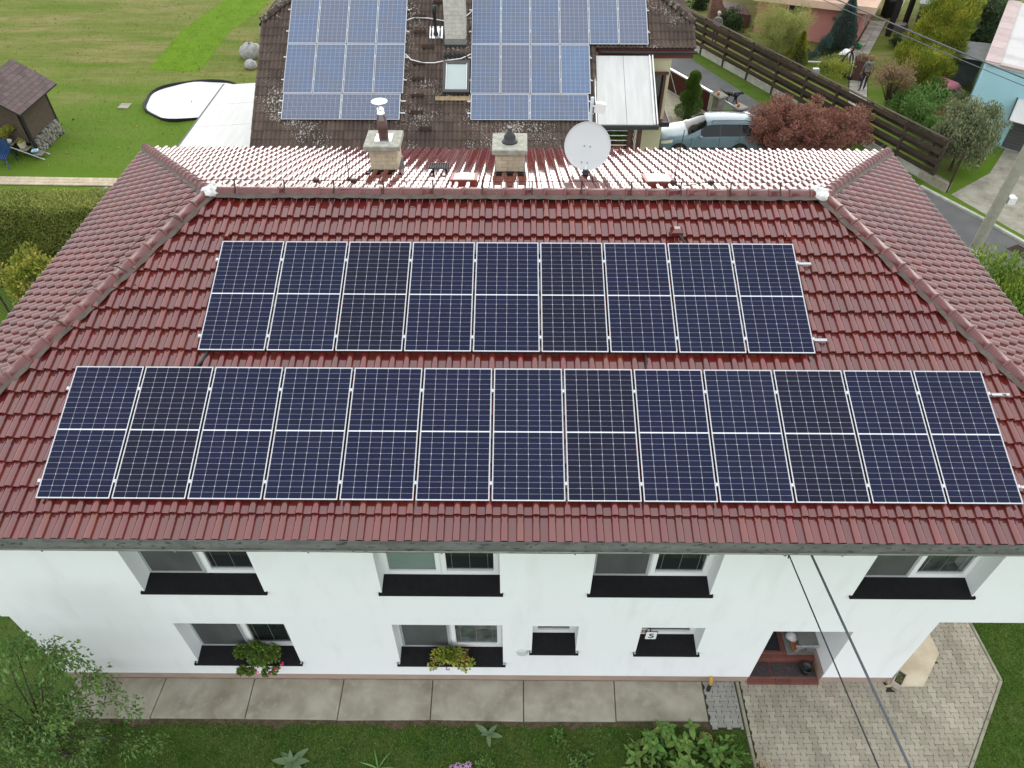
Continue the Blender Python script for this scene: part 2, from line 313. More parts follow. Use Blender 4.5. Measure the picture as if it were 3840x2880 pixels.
# ---------------------------------------------------------------- front house
EZ, EY, A1 = 6.145, -.45, math.atan(2.01/5.77)
RX0, RX1, RY, RZ = 1.34, 12.11, 5.32, 8.155
BX0, BX1, BY = -2.63, 16.12, 11.09
house = thing('house', 'white rendered two storey house under a glazed wine red hipped roof', 'house', (6.7, 5.3, 0))
def wallgrid(mb, x0, x1, z0, z1, y, holes, depth):
    xs = sorted({x0, x1, *[h[0] for h in holes], *[h[1] for h in holes]}); zs = sorted({z0, z1, *[h[2] for h in holes], *[h[3] for h in holes]})
    for i in range(len(xs)-1):
        for j in range(len(zs)-1):
            cx, cz = (xs[i]+xs[i+1])/2, (zs[j]+zs[j+1])/2
            if any(h[0] < cx < h[1] and h[2] < cz < h[3] for h in holes): continue
            mb.poly([(xs[i], y, zs[j]), (xs[i+1], y, zs[j]), (xs[i+1], y, zs[j+1]), (xs[i], y, zs[j+1])])
    for a, b, c, d in holes:
        e = y+depth; door = abs(c-.31) < .001
        mb.poly([(a, y, c), (a, y, d), (a, e, d), (a, e, c)]); mb.poly([(b, y, c), (b, e, c), (b, e, d), (b, y, d)])
        mb.poly([(a, y, d), (b, y, d), (b, e, d), (a, e, d)]); 
        if not door: mb.poly([(a, y, c), (a, e, c), (b, e, c), (b, y, c)])
UW = [(.46, 2.5), (4.49, 6.5), (8.02, 10.05), (12.46, 14.48)]
LW = [(.53, 2.55, .86, 2.39), (4.51, 6.53, .87, 2.39), (7.08, 7.92, 1.40, 2.37), (9.07, 10.23, 1.37, 2.34)]
DOOR = (11.49, 12.96, 0.0, 2.23)
mb = MB(); ZS = 2.69
wallgrid(mb, -2.43, 15.86, ZS, 6.05, .185, [(a, b, 3.6, 5.1) for a, b in UW], .36)
wallgrid(mb, -2.35, 14.37, .31, ZS, .228, LW + [(DOOR[0], DOOR[1], .31, DOOR[3])], .40)
# soffit of the overhang and returns
mb.poly([(-2.43, .185, ZS), (-2.43, .228, ZS), (14.37, .228, ZS), (14.37, .185, ZS)])
mb.poly([(14.37, .185, ZS), (14.37, 10.4, ZS), (15.86, 10.4, ZS), (15.86, .185, ZS)])
mb.poly([(-2.43, .185, ZS), (-2.43, .185, 6.05), (-2.43, 10.4, 6.05), (-2.43, 10.4, ZS)]); mb.poly([(15.86, .185, ZS), (15.86, 10.4, ZS), (15.86, 10.4, 6.05), (15.86, .185, 6.05)])
mb.poly([(-2.35, .228, .31), (-2.35, .228, ZS), (-2.35, 10.4, ZS), (-2.35, 10.4, .31)]); mb.poly([(14.37, .228, .31), (14.37, 10.4, .31), (14.37, 10.4, ZS), (14.37, .228, ZS)])
mb.poly([(-2.43, 10.4, 0), (-2.43, 10.4, 6.05), (15.86, 10.4, 6.05), (15.86, 10.4, 0)])
mb.build('wall', M['plaster'], house)
mb = MB()
for a, b in ((-2.33, DOOR[0]), (DOOR[1], 14.35)): mb = MB(); mb.box(a, b, .248, .55, 0, .308); mb.build('plinth', M['plinth'], house)
for a, b in ((-2.33, -2.0), (14.0, 14.35)): mb = MB(); mb.box(a, b, .56, 10.3, 0, .305); mb.build('plinth', M['plinth'], house)
# porch recess
mb = MB()
x0, x1, _, zt = DOOR
mb.poly([(x0, .628, .3), (x0, .628, zt), (x0, 2.2, zt), (x0, 2.2, .3)]); mb.poly([(x1, .628, .3), (x1, 2.2, .3), (x1, 2.2, zt), (x1, .628, zt)])
mb.poly([(x0, 2.2, .2), (x1, 2.2, .2), (x1, 2.2, zt), (x0, 2.2, zt)]); mb.poly([(x0, .62, zt), (x1, .62, zt), (x1, 2.2, zt), (x0, 2.2, zt)])
mb.build('porch_wall', M['plaster'], house)
mb = MB(); mb.box(x1-.001, x1+.1, .249, 1.1, 0, .45); mb.build('porch_plinth', M['plinth'], house); mb = MB(); mb.box(x0-.1, x0+.001, .249, 2.1, 0, .45); mb.build('porch_plinth', M['plinth'], house)
mb = MB(); mb.box(x0+.003, x1-.003, .18, .64, 0, .085); mb.box(x0+.003, x1-.003, .64, 2.19, 0, .24); st = mb.build('porch_step', M['grout'], house)
tm = []
def floor_tile(xa, xb, ya, yb, za, zb):
    b = MB(); b.bev(xa+.004, xb-.004, ya+.004, yb-.004, za, zb, .004); b.build('floor_tile', M['redtile'], st)
for i in range(5):
    a = x0+.006 + i*(x1-x0-.012)/5; b = a + (x1-x0-.012)/5
    floor_tile(a, b, .172, .30, .0, .1); floor_tile(a, b, .304, .63, .086, .096); floor_tile(a, b, .622, .75, .1, .254)
    for j in range(4): floor_tile(a, b, .755+j*.36, .755+(j+1)*.36, .241, .252)
mb = MB(); mb.box(x0+.25, x1-.3, 2.17, 2.198, .25, 2.1); mb.build('front_door', M['brownwood'], house)

def window(xa, xb, za, zb, y, sill_y, sill_z, double=True, lscreen=True, lblind=False, pane=None):
    """house > window (fixed frame) > sash, pane, screen, sill, blind"""
    F = .055; mb = MB()
    mb.box(xa, xb, y, y+.07, za, za+F+.02); mb.box(xa, xb, y, y+.07, zb-F, zb); mb.box(xa, xa+F, y, y+.07, za+F+.02, zb-F); mb.box(xb-F, xb, y, y+.07, za+F+.02, zb-F)
    if double: mb.box((xa+xb)/2-.03, (xa+xb)/2+.03, y+.001, y+.07, za+F+.02, zb-F)
    wn = mb.build('window', M['pvc'], house)
    cells = [(xa+F, (xa+xb)/2-.03), ((xa+xb)/2+.03, xb-F)] if double else [(xa+F, xb-F)]
    for i, (a, b) in enumerate(cells):
        s = .06; c, d = za+F+.02, zb-F; q = MB(); yy = y-.018
        for bx in ((a-.02, b+.02, c-.02, c+s), (a-.02, b+.02, d-s, d+.02), (a-.02, a+s, c+s, d-s), (b-s, b+.02, c+s, d-s)): q.box(bx[0], bx[1], yy, y+.05, bx[2], bx[3])
        q.build('sash', M['pvc'], wn)
        q = MB(); q.box(a+s, b-s, y+.02, y+.03, c+s, d-s); q.build('pane', pane if (pane and i) else M['glass'], wn)
        if i == 0 and lscreen:
            q = MB(); e = .035
            for bx in ((a-.01, b+.01, c-.015, c+e), (a-.01, b+.01, d-e, d+.01), (a-.01, a+e, c+e, d-e), (b-e, b+.01, c+e, d-e)): q.box(bx[0], bx[1], yy-.018, yy-.002, bx[2], bx[3])
            q.build('screen_frame', mat_grey, wn); q = MB(); q.box(a+e, b-e, yy-.012, yy-.009, c+e, d-e); q.build('screen', M['screen'], wn)
        if (i == 0 and lblind):
            q = MB(); n = int((d-c-2*s)/.03)
            for k in range(n): q.box(a+s, b-s, y+.008, y+.011, c+s+.02+k*.03, c+s+.045+k*.03)
            o = q.build('blind', M['blind'], wn); o['kind'] = 'stuff'
        if not (i == 0 and lscreen):
            q = MB()
            for f in (.12, .5, .88): q.tube([(a+s+(b-a-2*s)*f, y+.012, c+s), (a+s+(b-a-2*s)*f, y+.012, d-s)], .0022, 4)
            q.box(a+s, b-s, y+.008, y+.016, c+s+.03, c+s+.042); q.build('blind_cord', mat_grey, wn)
    q = MB(); sy = sill_y
    q.X = None; X0, X1 = xa-.045, xb+.045
    q.extr([(y-.002, sill_z+.075), (y-.002, sill_z+.06), (sy, sill_z-.012), (sy, sill_z)], xa+.001, xb-.001)
    q.extr([(.18, sill_z+.0105), (.18, sill_z-.01), (sy-.012, sill_z-.03), (sy-.012, sill_z-.001)], X0, X1)
    for a in (X0-.004, X1-.008): q.box(a, a+.012, sy-.013, .215, sill_z-.03, sill_z+.025)
    q.build('sill', M['blacksill'], wn)
    return wn
mat_grey = mat('grey_frame', (.36, .37, .37), .5)
for i, (a, b) in enumerate(UW): window(a, b, 3.67, 5.1, .50, .15, 3.595, lscreen=(i != 1), lblind=(i == 1), pane=(None, None, None, mat('painted_reflection_pane', (.075, .09, .085), .05, .5, (.03, .035, .03), vs=5, coat=.6))[i])  # rightmost window: grey-green reflection painted into the pane colour
for i, (a, b, c, d) in enumerate(LW[:2]): window(a, b, c+.075, d, .52, .16, c, pane=(None, mat('curtained_pane', (.12, .15, .14), .05, .5, (.05, .07, .06), vs=7, coat=.6, col3=(.16, .07, .03), vs3=11, lo3=.62, hi3=.66))[i])
for i, (a, b, c, d) in enumerate(LW[2:]): window(a, b, c+.075, d, .56, .16, c, double=False, lscreen=False)

# roof deck, soffit
mb = MB(); z0 = EZ-.035; zr = RZ-.035
e = [(BX0, EY, z0), (BX1, EY, z0), (BX1, BY, z0), (BX0, BY, z0)]; r0 = (RX0, RY, zr); r1 = (RX1, RY, zr)
mb.poly([e[0], e[1], r1, r0]); mb.poly([e[2], e[3], r0, r1]); mb.poly([e[3], e[0], r0]); mb.poly([e[1], e[2], r1])
mb.k = 1; zz = 6.04
mb.box(BX0+.06, BX1-.06, EY+.06, EY+.1, zz, z0); mb.poly([(BX0+.06, EY+.08, zz), (BX0+.06, BY-.06, zz), (BX1-.06, BY-.06, zz), (BX1-.06, EY+.08, zz)])
for xa in (BX0+.06, BX1-.1): mb.box(xa, xa+.04, EY+.11, BY-.06, zz, z0)
mb.box(BX0+.06, BX1-.06, BY-.1, BY-.06, zz, z0)
roof = mb.build('roof', [M['deck'], M['whitepaint']], house)

def tile_template(P, L, prof, lift, lip=.02, taper=.0):
    """one roof tile: x across, y up the slope, z out"""
    V = []; F = []; S = []; n = len(prof); xc = P*.5
    for t, k in ((0, 0), (L, 1)):
        for x, h in prof: V.append((x, t, h*(1-taper*k) + lift*(1-k)))
    for i in range(n-1):
        if math.hypot(prof[i+1][0]-prof[i][0], prof[i+1][1]-prof[i][1]) < 1e-6: continue
        F.append((i, i+1, n+i+1, n+i)); S.append(True)
    b = len(V)
    for x, h in prof: V.append((x, 0, h+lift))
    for x, h in prof: V.append((x, .004, h+lift-lip))
    for i in range(n-1):
        if math.hypot(prof[i+1][0]-prof[i][0], prof[i+1][1]-prof[i][1]) < 1e-6: continue
        F.append((b+n+i, b+n+i+1, b+i+1, b+i)); S.append(False)
    return np.array(V), F, S
P1, C1 = .2214, .3755
prof1 = [(0, -.004), (.055, -.006), (.105, -.003), (.105, -.003), (.107, .010)]
for k in range(1, 7):
    a = PI*(1-k/7); prof1.append((.164+.057*math.cos(a), .010+.046*math.sin(a)))
prof1 += [(.221, .010), (.2225, -.004)]
def lay(name, parent, O, eu, et, poly, P, C, tmpl, m, want=0, score=None, skip=None, u0=0, t0=None):
    """tiles one whole sloping plane: `want` single objects, the rest one mesh (cut at the hips)"""
    eu, et = Vector(eu).normalized(), Vector(et).normalized(); en = eu.cross(et); O = Vector(O)
    V, F, S = tmpl; L = V[:, 1].max()
    us = [p[0] for p in poly]; ts = [p[1] for p in poly]; tmin = min(ts); t0 = tmin-.03; npoly = len(poly)
    edges = []
    for i in range(npoly):
        a, b = poly[i], poly[(i+1) % npoly]; d = Vector((b[0]-a[0], b[1]-a[1])).normalized(); edges.append((a, (-d.y, d.x)))
    def ins(u, t): return all((u-a[0])*n[0] + (t-a[1])*n[1] > -1e-4 for a, n in edges)
    full = []; part = []
    rows = int((max(ts)-t0)/C)+1; cols = int((max(us)-min(us))/P)+2
    for r in range(rows):
        for c in range(cols):
            u, t = min(us)-P*.5+u0+c*P, t0+r*C
            if skip and skip(u+P/2, t+C/2): continue
            if P < .25 and t > max(ts)-.22: continue
            k = [ins(u+a, max(t+b, tmin+0.001)) for a in (0, P) for b in (.0, C)]
            if all(k): full.append((u, t))
            elif any(k) or ins(u+P/2, t+C/2): part.append((u, t))
    B = np.array([[eu.x, et.x, en.x], [eu.y, et.y, en.y], [eu.z, et.z, en.z]]); o = np.array(O)
    pick = []
    if want:
        sc = [(score(o + B @ np.array([u+P/2, t+C/2, 0])), u, t) for u, t in full]; sc = sorted(s for s in sc if s[0] is not None)[:want]
        pick = [(u, t) for _, u, t in sc]; ps = set(pick); full = [q for q in full if q not in ps]
        me = bpy.data.meshes.new('roof_tile'); me.from_pydata([tuple(v) for v in V], [], F); me.materials.append(m); me.polygons.foreach_set('use_smooth', S); me.update()
        base = bpy.data.objects.new('roof_tile', me); first = True
        for u, t in pick:
            q = base if first else base.copy(); first = False
            COL.objects.link(q); q.parent = parent
            T = o + B @ np.array([u, t, random.uniform(0, .003)])
            mw = Matrix(((eu.x, et.x, en.x, T[0]), (eu.y, et.y, en.y, T[1]), (eu.z, et.z, en.z, T[2]), (0, 0, 0, 1)))
            q.matrix_local = Matrix.Rotation(random.uniform(-.004, .004), 4, 'Z') if False else mw
    n = len(V); allV = []; allF = []
    for u, t in full:
        q = V.copy(); q[:, 0] += u; q[:, 1] += t; q[:, 2] += random.uniform(0, .004); allV.append(q)
    bm = bmesh.new()
    for u, t in part:
        z = random.uniform(0, .004); vs = [bm.verts.new((v[0]+u, v[1]+t, v[2]+z)) for v in V]
        for f, s in zip(F, S): bf = bm.faces.new([vs[i] for i in f]); bf.smooth = s
    for a, nrm in edges:
        if abs(nrm[1]) > .999: continue
        bmesh.ops.bisect_plane(bm, geom=bm.verts[:]+bm.edges[:]+bm.faces[:], plane_co=(a[0], a[1], 0), plane_no=(-nrm[0], -nrm[1], 0), clear_outer=True)
    me2 = bpy.data.meshes.new(name); 
    A = np.concatenate(allV) if allV else np.zeros((0, 3)); nf = len(full)
    verts = [tuple(v) for v in A]; faces = [tuple(i+k*n for i in f) for k in range(nf) for f in F]; sm = S*nf
    bm.verts.index_update(); off = len(verts)
    verts += [tuple(v.co) for v in bm.verts]; faces += [tuple(off+v.index for v in f.verts) for f in bm.faces]; sm = sm+[f.smooth for f in bm.faces]; bm.free()
    W = np.array(verts) @ B.T + o
    me2.from_pydata([tuple(v) for v in W], [], faces); me2.materials.append(m); me2.polygons.foreach_set('use_smooth', sm); me2.update()
    ob = link(name, me2, parent); ob['kind'] = 'stuff'; return len(pick)
tmpl1 = tile_template(P1, C1+.05, prof1, .06, .036, .14)
T1 = math.hypot(5.77, 2.01); Lx = BX1-BX0; rx0, rx1 = RX0-BX0, RX1-BX0
pu0 = 0-BX0; PW = 13*1.046+12*.022
def under(u, t): return (pu0+.0 < u < pu0+PW+.05 and .62 < t < 2.45) or (pu0+1.9 < u < pu0+1.7+9.6 and 3.05 < t < 4.85)
def vis_score(p):
    p = Vector(p); d = p-CAMP; x, y, z = d.dot(rt), d.dot(up), d.dot(fw)
    if abs(x/z) > .72 or abs(y/z) > .54: return None
    u, t = p.x-BX0, math.hypot(p.y-EY, p.z-EZ)
    if under(u, t): return None
    return d.length
lay('roof_tiles', roof, (BX0, EY, EZ), (1, 0, 0), (0, 5.77, 2.01), [(0, 0), (Lx, 0), (rx1, T1), (rx0, T1)], P1, C1, tmpl1, M['tile'], 300, vis_score, u0=.09)
lay('roof_tiles', roof, (BX1, BY, EZ), (-1, 0, 0), (0, -5.77, 2.01), [(0, 0), (Lx, 0), (Lx-rx0, T1), (Lx-rx1, T1)], P1, C1, tmpl1, M['tile'], u0=.05)
sr = RX0-BX0; TS = math.hypot(sr, 2.01); LY = BY-EY; yr = RY-EY
lay('roof_tiles', roof, (BX0, BY, EZ), (0, -1, 0), (sr, 0, 2.01), [(0, 0), (LY, 0), (LY-yr, TS)], P1, C1, tmpl1, M['tile'], u0=.02)
sr2 = BX1-RX1; TS2 = math.hypot(sr2, 2.01)
lay('roof_tiles', roof, (BX1, EY, EZ), (0, 1, 0), (-sr2, 0, 2.01), [(0, 0), (LY, 0), (yr, TS2)], P1, C1, tmpl1, M['tile'], u0=.02)

# ridge and hip tiles, each a part
def ridge_template():
    mb = MB(); mb.smooth = True; n = 8; P = []
    secs = [(0, .108), (.035, .108), (.036, .096), (.40, .092)]   # collar at the lower end
    angs = [(-1.05, -.42), (-1.0, -.1), (-.82, .42), (-.42, .82), (0, .9), (.42, .82), (.82, .42), (1.0, -.1), (1.05, -.42)]
    for x, r in secs:
        for a, b in angs: P.append((x, a*r, b*r))
    m = len(angs); fs = [(i*m+k, (i+1)*m+k, (i+1)*m+k+1, i*m+k+1) for i in range(len(secs)-1) for k in range(m-1)]
    mb.add(P, fs); mb.smooth = False; mb.add([(-.001, a*.108, b*.108) for a, b in angs], [tuple(range(m))])
    return mb.mesh('ridge_tile', M['ridge'])
rme = ridge_template(); rbase = None
def run_ridge(a, b, step, parent, me=rme, name='ridge_tile', sc=1):
    a, b = Vector(a), Vector(b); d = (b-a); n = int(d.length/step); d.normalize(); y = Vector((0, 0, 1)).cross(d).normalized(); z = d.cross(y)
    for i in range(n):
        p = a + d*(i*step + .02); o = bpy.data.objects.new(name, me); COL.objects.link(o); o.parent = parent
        j = random.uniform(-.008, .008)
        o.matrix_local = Matrix(((d.x*sc, y.x*sc, z.x*sc, p.x), (d.y*sc, y.y*sc, z.y*sc, p.y), (d.z*sc, y.z*sc, z.z*sc, p.z+j*.4), (0, 0, 0, 1))) @ Matrix.Rotation(j, 4, 'Z')
H = .09
eaves = [((BX0, EY), (RX0, RY)), ((BX1, EY), (RX1, RY)), ((BX0, BY), (RX0, RY)), ((BX1, BY), (RX1, RY))]
for (a, b) in eaves: run_ridge((a[0], a[1], EZ+H), (b[0], b[1], RZ+H), .362, roof)
run_ridge((RX0+.12, RY, RZ+H), (RX1+.1, RY, RZ+H), .358, roof)
# grey flashing roll seen below the ridge and hip tiles
for (a, b) in eaves + [((RX0, RY), (RX1, RY))]:
    za = EZ if a != (RX0, RY) else RZ
    p, q = Vector((a[0], a[1], za+.1)), Vector((b[0], b[1], RZ+.1)); d = (q-p).normalized(); y = Vector((0, 0, 1)).cross(d).normalized(); mb = MB(); n = int((q-p).length/.11); rows = []
    P = []
    for i in range(n+1):
        c = p + (q-p)*(i/n)
        for s, dz in ((-1, -.045), (-.55, .0), (0, .02), (.55, .0), (1, -.045)):
            k = 1 + (random.uniform(-.12, .12) if abs(s) == 1 else 0); P.append(c + y*(s*.155*k) + Vector((0, 0, dz + (random.uniform(-.012, .012) if abs(s) == 1 else 0))))
    mb.add(P, [(i*5+k, (i+1)*5+k, (i+1)*5+k+1, i*5+k+1) for i in range(n) for k in range(4)]); mb.build('flashing', M['lead'], roof)
for x in (RX0+.03, RX1-.02):
    mb = MB(); mb.smooth = True; mb.ball((x, RY, RZ+.1), .17, 14, 8, .5, .16); mb.ball((x+(.07 if x < 5 else -.07), RY+.03, RZ+.13), .13, 12, 7, .6, .2); mb.build('mortar_patch', M['mortar'], roof)
# vent tiles
for px, py in ((1.78, 4.62), (4.62, 4.66), (7.95, 4.7), (11.4, 4.66)):
    t = (py-EY)/5.77; z = EZ + 2.01*t; mb = MB()
    mb.add([(px-.07, py, z+.03), (px+.07, py, z+.03), (px+.055, py-.22, z+.01), (px-.055, py-.22, z+.01), (px-.075, py-.22, z-.05), (px+.075, py-.22, z-.05)], [(0, 3, 2, 1), (3, 4, 5, 2), (0, 4, 3), (1, 2, 5)])
    mb.build('vent_tile', M['tile'], roof)
# gutters
def gutter(a, b, r, parent, m, name='gutter', side=(0, -1)):
    a, b = Vector(a), Vector(b); d = (b-a).normalized(); s = Vector((side[0], side[1], 0)); mb = MB(); n = 10; P = []; k = max(2, int((b-a).length/1.2)); mb.smooth = True
    for i in range(k+1):
        c = a + (b-a)*(i/k) + Vector((0, 0, random.uniform(-.008, .008)))
        for j in range(n+1):
            th = PI*j/n; P.append(c + s*(r*math.cos(th)) - Vector((0, 0, r*math.sin(th))))
        for j in range(n, -1, -1):
            th = PI*j/n; P.append(c + s*((r-.006)*math.cos(th)) - Vector((0, 0, (r-.006)*math.sin(th))))
    m2 = 2*(n+1); mb.add(P, [(i*m2+j, i*m2+(j+1) % m2, (i+1)*m2+(j+1) % m2, (i+1)*m2+j) for i in range(k) for j in range(m2)])
    mb.tube([a + s*r + Vector((0, 0, .0)), b + s*r + Vector((0, 0, .0))], .011, 6)
    return mb.build(name, m, parent)
g = gutter((BX0-.05, EY-.085, EZ-.03), (BX1+.05, EY-.075, EZ-.035), .088, house, M['zinc'])
mb = MB()
for i in range(10):
    x = -1.6 + i*1.83; mb.box(x, x+.025, EY-.193, EY-.186, EZ-.05, EZ-.02); mb.box(x, x+.02, EY-.1, EY+.02, EZ-.133, EZ-.128)
mb.build('gutter_bracket', M['zinc'], g)
gutter((BX0-.08, EY, EZ-.02), (BX0-.08, BY, EZ-.02), .075, house, M['zinc'], side=(-1, 0)); gutter((BX1+.08, EY, EZ-.02), (BX1+.08, BY, EZ-.02), .075, house, M['zinc'], side=(1, 0))
gutter((BX0, BY+.08, EZ-.02), (BX1, BY+.08, EZ-.02), .075, house, M['zinc'], side=(0, 1))

# brick chimney of single bricks
def bricks(parent, x0, x1, y0, y1, z0, z1, bl, bh, m, front=True, sides=(True, True)):
    me = {}
    def brick(cx, cy, cz, lx, ly, lz):
        key = (round(lx, 3), round(ly, 3), round(lz, 3))
        if key not in me:
            q = MB(); q.bev(-lx/2, lx/2, -ly/2, ly/2, -lz/2, lz/2, .006); me[key] = q.mesh('brick', m)
        o = bpy.data.objects.new('brick', me[key]); COL.objects.link(o); o.parent = parent; o.location = Vector((cx, cy, cz)) - wl(parent); return o
    nz = int(round((z1-z0)/bh)); bh = (z1-z0)/nz; j = .008
    for r in range(nz):
        z = z0 + (r+.5)*bh; cuts = [x0]; x = x0 + (bl if r % 2 == 0 else bl/2)
        while x < x1-.04: cuts.append(x); x += bl
        cuts.append(x1)
        for a, b in zip(cuts, cuts[1:]): brick((a+b)/2, y0+.03+random.uniform(-.003, .003), z, b-a-j, .07, bh-j)
        cuts = [y0+.07]; y = y0 + (bl if r % 2 else bl/2+.07)
        while y < y1-.04: cuts.append(y); y += bl
        cuts.append(y1)
        for a, b in zip(cuts, cuts[1:]):
            for s, xx in ((0, x0+.03), (1, x1-.03)):
                if sides[s]: brick(xx+random.uniform(-.003, .003), (a+b)/2, z, .07, b-a-j, bh-j)
def bz(y): return RZ - (y-RY)*2.01/5.77
def chimney(name, x0, x1, y0, y1, zc, capov, m):
    zb = bz(y0)-.02
    mb = MB(); mb.box(x0+.012, x1-.012, y0+.012, y1-.012, zb-.3, zc-.1); ch = mb.build(name, M['mortar2'], house)
    bricks(ch, x0, x1, y0, y1, zb+.13, zc-.1, .235, .083, m)
    mb = MB(); mb.bev(x0-capov, x1+capov, y0-capov, y1+capov, zc-.1, zc, .012); mb.build('cap', M['capconc'], ch)
    mb = MB(); mb.box(x0-.03, x1+.03, y0-.035, y1+.03, zb-.25, zb+.13); mb.add([(x0-.1, y0-.16, bz(y0-.16)+.075), (x1+.1, y0-.16, bz(y0-.16)+.075), (x1+.05, y0-.03, zb+.1), (x0-.05, y0-.03, zb+.1)], [(0, 1, 2, 3)]); mb.build('flashing', M['blackmetal'], ch)
    return ch
ch1 = chimney('chimney', 3.74, 4.3, 7.64, 8.22, 8.0, .085, M['limebrick'])
mb = MB(); mb.box(3.86, 4.2, 7.77, 8.1, 8.0, 8.012); mb.build('base_plate', M['stainless'], ch1)
mb = MB(); mb.smooth = True; c = (4.03, 7.93, 8.0); mb.lathe([(.1, .01), (.1, .40)], c, 20); mb.k = 1; mb.lathe([(.1, .401), (.068, .5), (.082, .505), (.082, .53), (.066, .535), (.066, .62), (.06, .62)], c, 20)
mb.k = 0; mb.k = 1
for k in range(3): a = k*2.1+.3; mb.tube([(4.03+.06*math.cos(a), 7.93+.06*math.sin(a), 8.6), (4.03+.07*math.cos(a), 7.93+.07*math.sin(a), 8.75)], .008, 5)
mb.k = 2; mb.smooth = False; mb.lathe([(.16, .755), (.162, .762), (.02, .775)], c, 28); mb.build('flue', [M['brownpipe'], M['stainless'], M['whitepaint']], ch1)
ch2 = chimney('chimney', 6.32, 6.88, 7.5, 8.12, 8.0, .075, M['limebrick'])
mb = MB(); mb.smooth = True; c = (6.6, 7.8, 8.0); mb.lathe([(.165, .0), (.15, .03), (.125, .035), (.115, .12), (.07, .2), (.05, .21), (.05, .3), (.04, .3)], c, 18); mb.build('flue', M['blackmetal'], ch2)

# roof hatches
def hatch(x, y, wd, ln):
    s = math.atan(2.01/5.77); z = bz(y); mb = MB(); mb.X = Matrix.Translation((x, y, z)) @ Matrix.Rotation(-s*.75, 4, 'X')
    mb.box(-wd/2, wd/2, -ln/2, ln/2, .0, .13); mb.box(-wd/2-.02, wd/2+.02, -ln/2-.02, ln/2+.02, .13, .165); h = mb.build('roof_hatch', M['redplastic'], roof)
    q = MB(); q.X = mb.X; q.smooth = True; n = 6; P = []
    for i in range(n+1):
        for j in range(n+1):
            u, v = i/n*2-1, j/n*2-1; P.append((u*(wd/2-.035), v*(ln/2-.035), .166+.05*(1-u**4)*(1-v**4)))
    q.add(P, [(i*(n+1)+j, (i+1)*(n+1)+j, (i+1)*(n+1)+j+1, i*(n+1)+j+1) for i in range(n) for j in range(n)]); q.build('dome', M['opal'], h)
hatch(5.74, 6.5, .46, .5); hatch(9.44, 6.46, .52, .56)
def roofstep(parent, x, y, z, wd, dp, m, tilt=0, name='roof_step'):
    mb = MB(); mb.X = Matrix.Translation((x, y, z)) @ Matrix.Rotation(tilt, 4, 'X')
    for i in range(5): mb.box(-wd/2, wd/2, -dp/2+i*dp/4-.006, -dp/2+i*dp/4+.006, 0, .025)
    n = int(wd/.045)
    for i in range(n+1): a = -wd/2+i*wd/n; mb.box(a-.005, a+.005, -dp/2, dp/2, -.001, .022)
    for a in (-wd*.32, wd*.32): mb.box(a-.02, a+.02, dp*.1, dp*.45, -.16, 0); mb.tube([(a, -dp*.3, 0), (a, dp*.3, -.15)], .012, 5)
    return mb.build(name, m, parent)
roofstep(roof, 5.16, 7.55, bz(7.55)+.2, .42, .22, M['blackmetal'])
# front roof pipe vent
yv = 4.5; zv = EZ+(yv-EY)*2.01/5.77; mb = MB(); mb.lathe([(.05, 0), (.045, .1)], (9.46, yv, zv), 12); mb.bev(9.46-.1, 9.46+.1, yv-.09, yv+.09, zv+.09, zv+.2, .05); mb.build('roof_vent', M['tile'], roof)
mb = MB(); mb.tube([(9.5, yv-.08, zv+.12), (9.58, yv-.2, zv+.02), (9.66, yv-.5, zv-.12)], .022, 6); tag(mb.build('cable', M['cable']), 'short black cable from the roof vent to the upper panels', 'cable')
# lightning conductor along the ridge, with holders; two air rods
lc = thing('lightning_conductor', 'thin lightning conductor wire on holders above the main ridge and hips', 'conductor', (6.7, RY, RZ))
pts = [(RX0-.3, RY+.1, RZ+.25)]
hx = [1.82+i*.865 for i in range(12)]
for x in hx: pts.append((x, RY+.02, RZ+.30+random.uniform(-.012, .012)))
pts.append((RX1+.25, RY+.25, RZ+.27))
for q in range(1, 9): pts.append((RX1+.25+q*.44, RY+.25+q*.66, RZ+.27-q*.235))
mb = MB(); mb.tube(pts, .006, 4); mb.build('wire', M['rust'], lc)
for x in hx: mb = MB(); mb.tube([(x, RY-.12, RZ+.13), (x, RY-.02, RZ+.2), (x, RY+.02, RZ+.31)], .014, 5); mb.build('holder', M['rust'], lc)
pl = [Vector((RX0-.15, RY-.1, RZ+.2)) + (Vector((BX0-.3, EY, EZ+.16))-Vector((RX0-.15, RY-.1, RZ+.2)))*t for t in np.linspace(0, 1, 12)]
mb = MB(); mb.tube(pl, .006, 4); mb.build('wire', M['rust'], lc)
for t in (.1, .27, .44, .61, .78):
    p = Vector((RX0-.15, RY-.1, RZ+.2)) + (Vector((BX0-.3, EY, EZ+.16))-Vector((RX0-.15, RY-.1, RZ+.2)))*t
    mb = MB(); mb.tube([p, p+Vector((.14, -.05, .02)), p+Vector((.3, -.1, -.06))], .013, 5); mb.build('holder', M['rust'], lc)
for x, y, tp, lb in ((3.55, 6.45, (3.47, 6.9, 8.62), 'leaning lightning rod left of the taller chimney flue'), (9.77, 6.6, (9.88, 6.9, 8.68), 'lightning rod on the rear slope beside the right hatch')):
    t = thing('lightning_rod', lb, 'lightning rod', (x, y, bz(y)), 'lightning rods on the rear slope'); mb = MB(); z = bz(y)
    mb.tube([(x, y, z+.1), tp], .009, 5); mb.build('rod', M['rust'], t); mb = MB(); mb.box(x-.03, x+.03, y-.03, y+.03, z+.05, z+.14); mb.tube([(x, y, z+.1), (x+.1, y-.5, z+.26), (x+.35, RY+.05, RZ+.3)], .008, 5); mb.box(x-.35, x-.25, RY+.0, RY+.06, RZ+.26, RZ+.32); mb.box(x+.3, x+.4, RY+.0, RY+.06, RZ+.26, RZ+.32); mb.build('clamp', M['rust'], t)
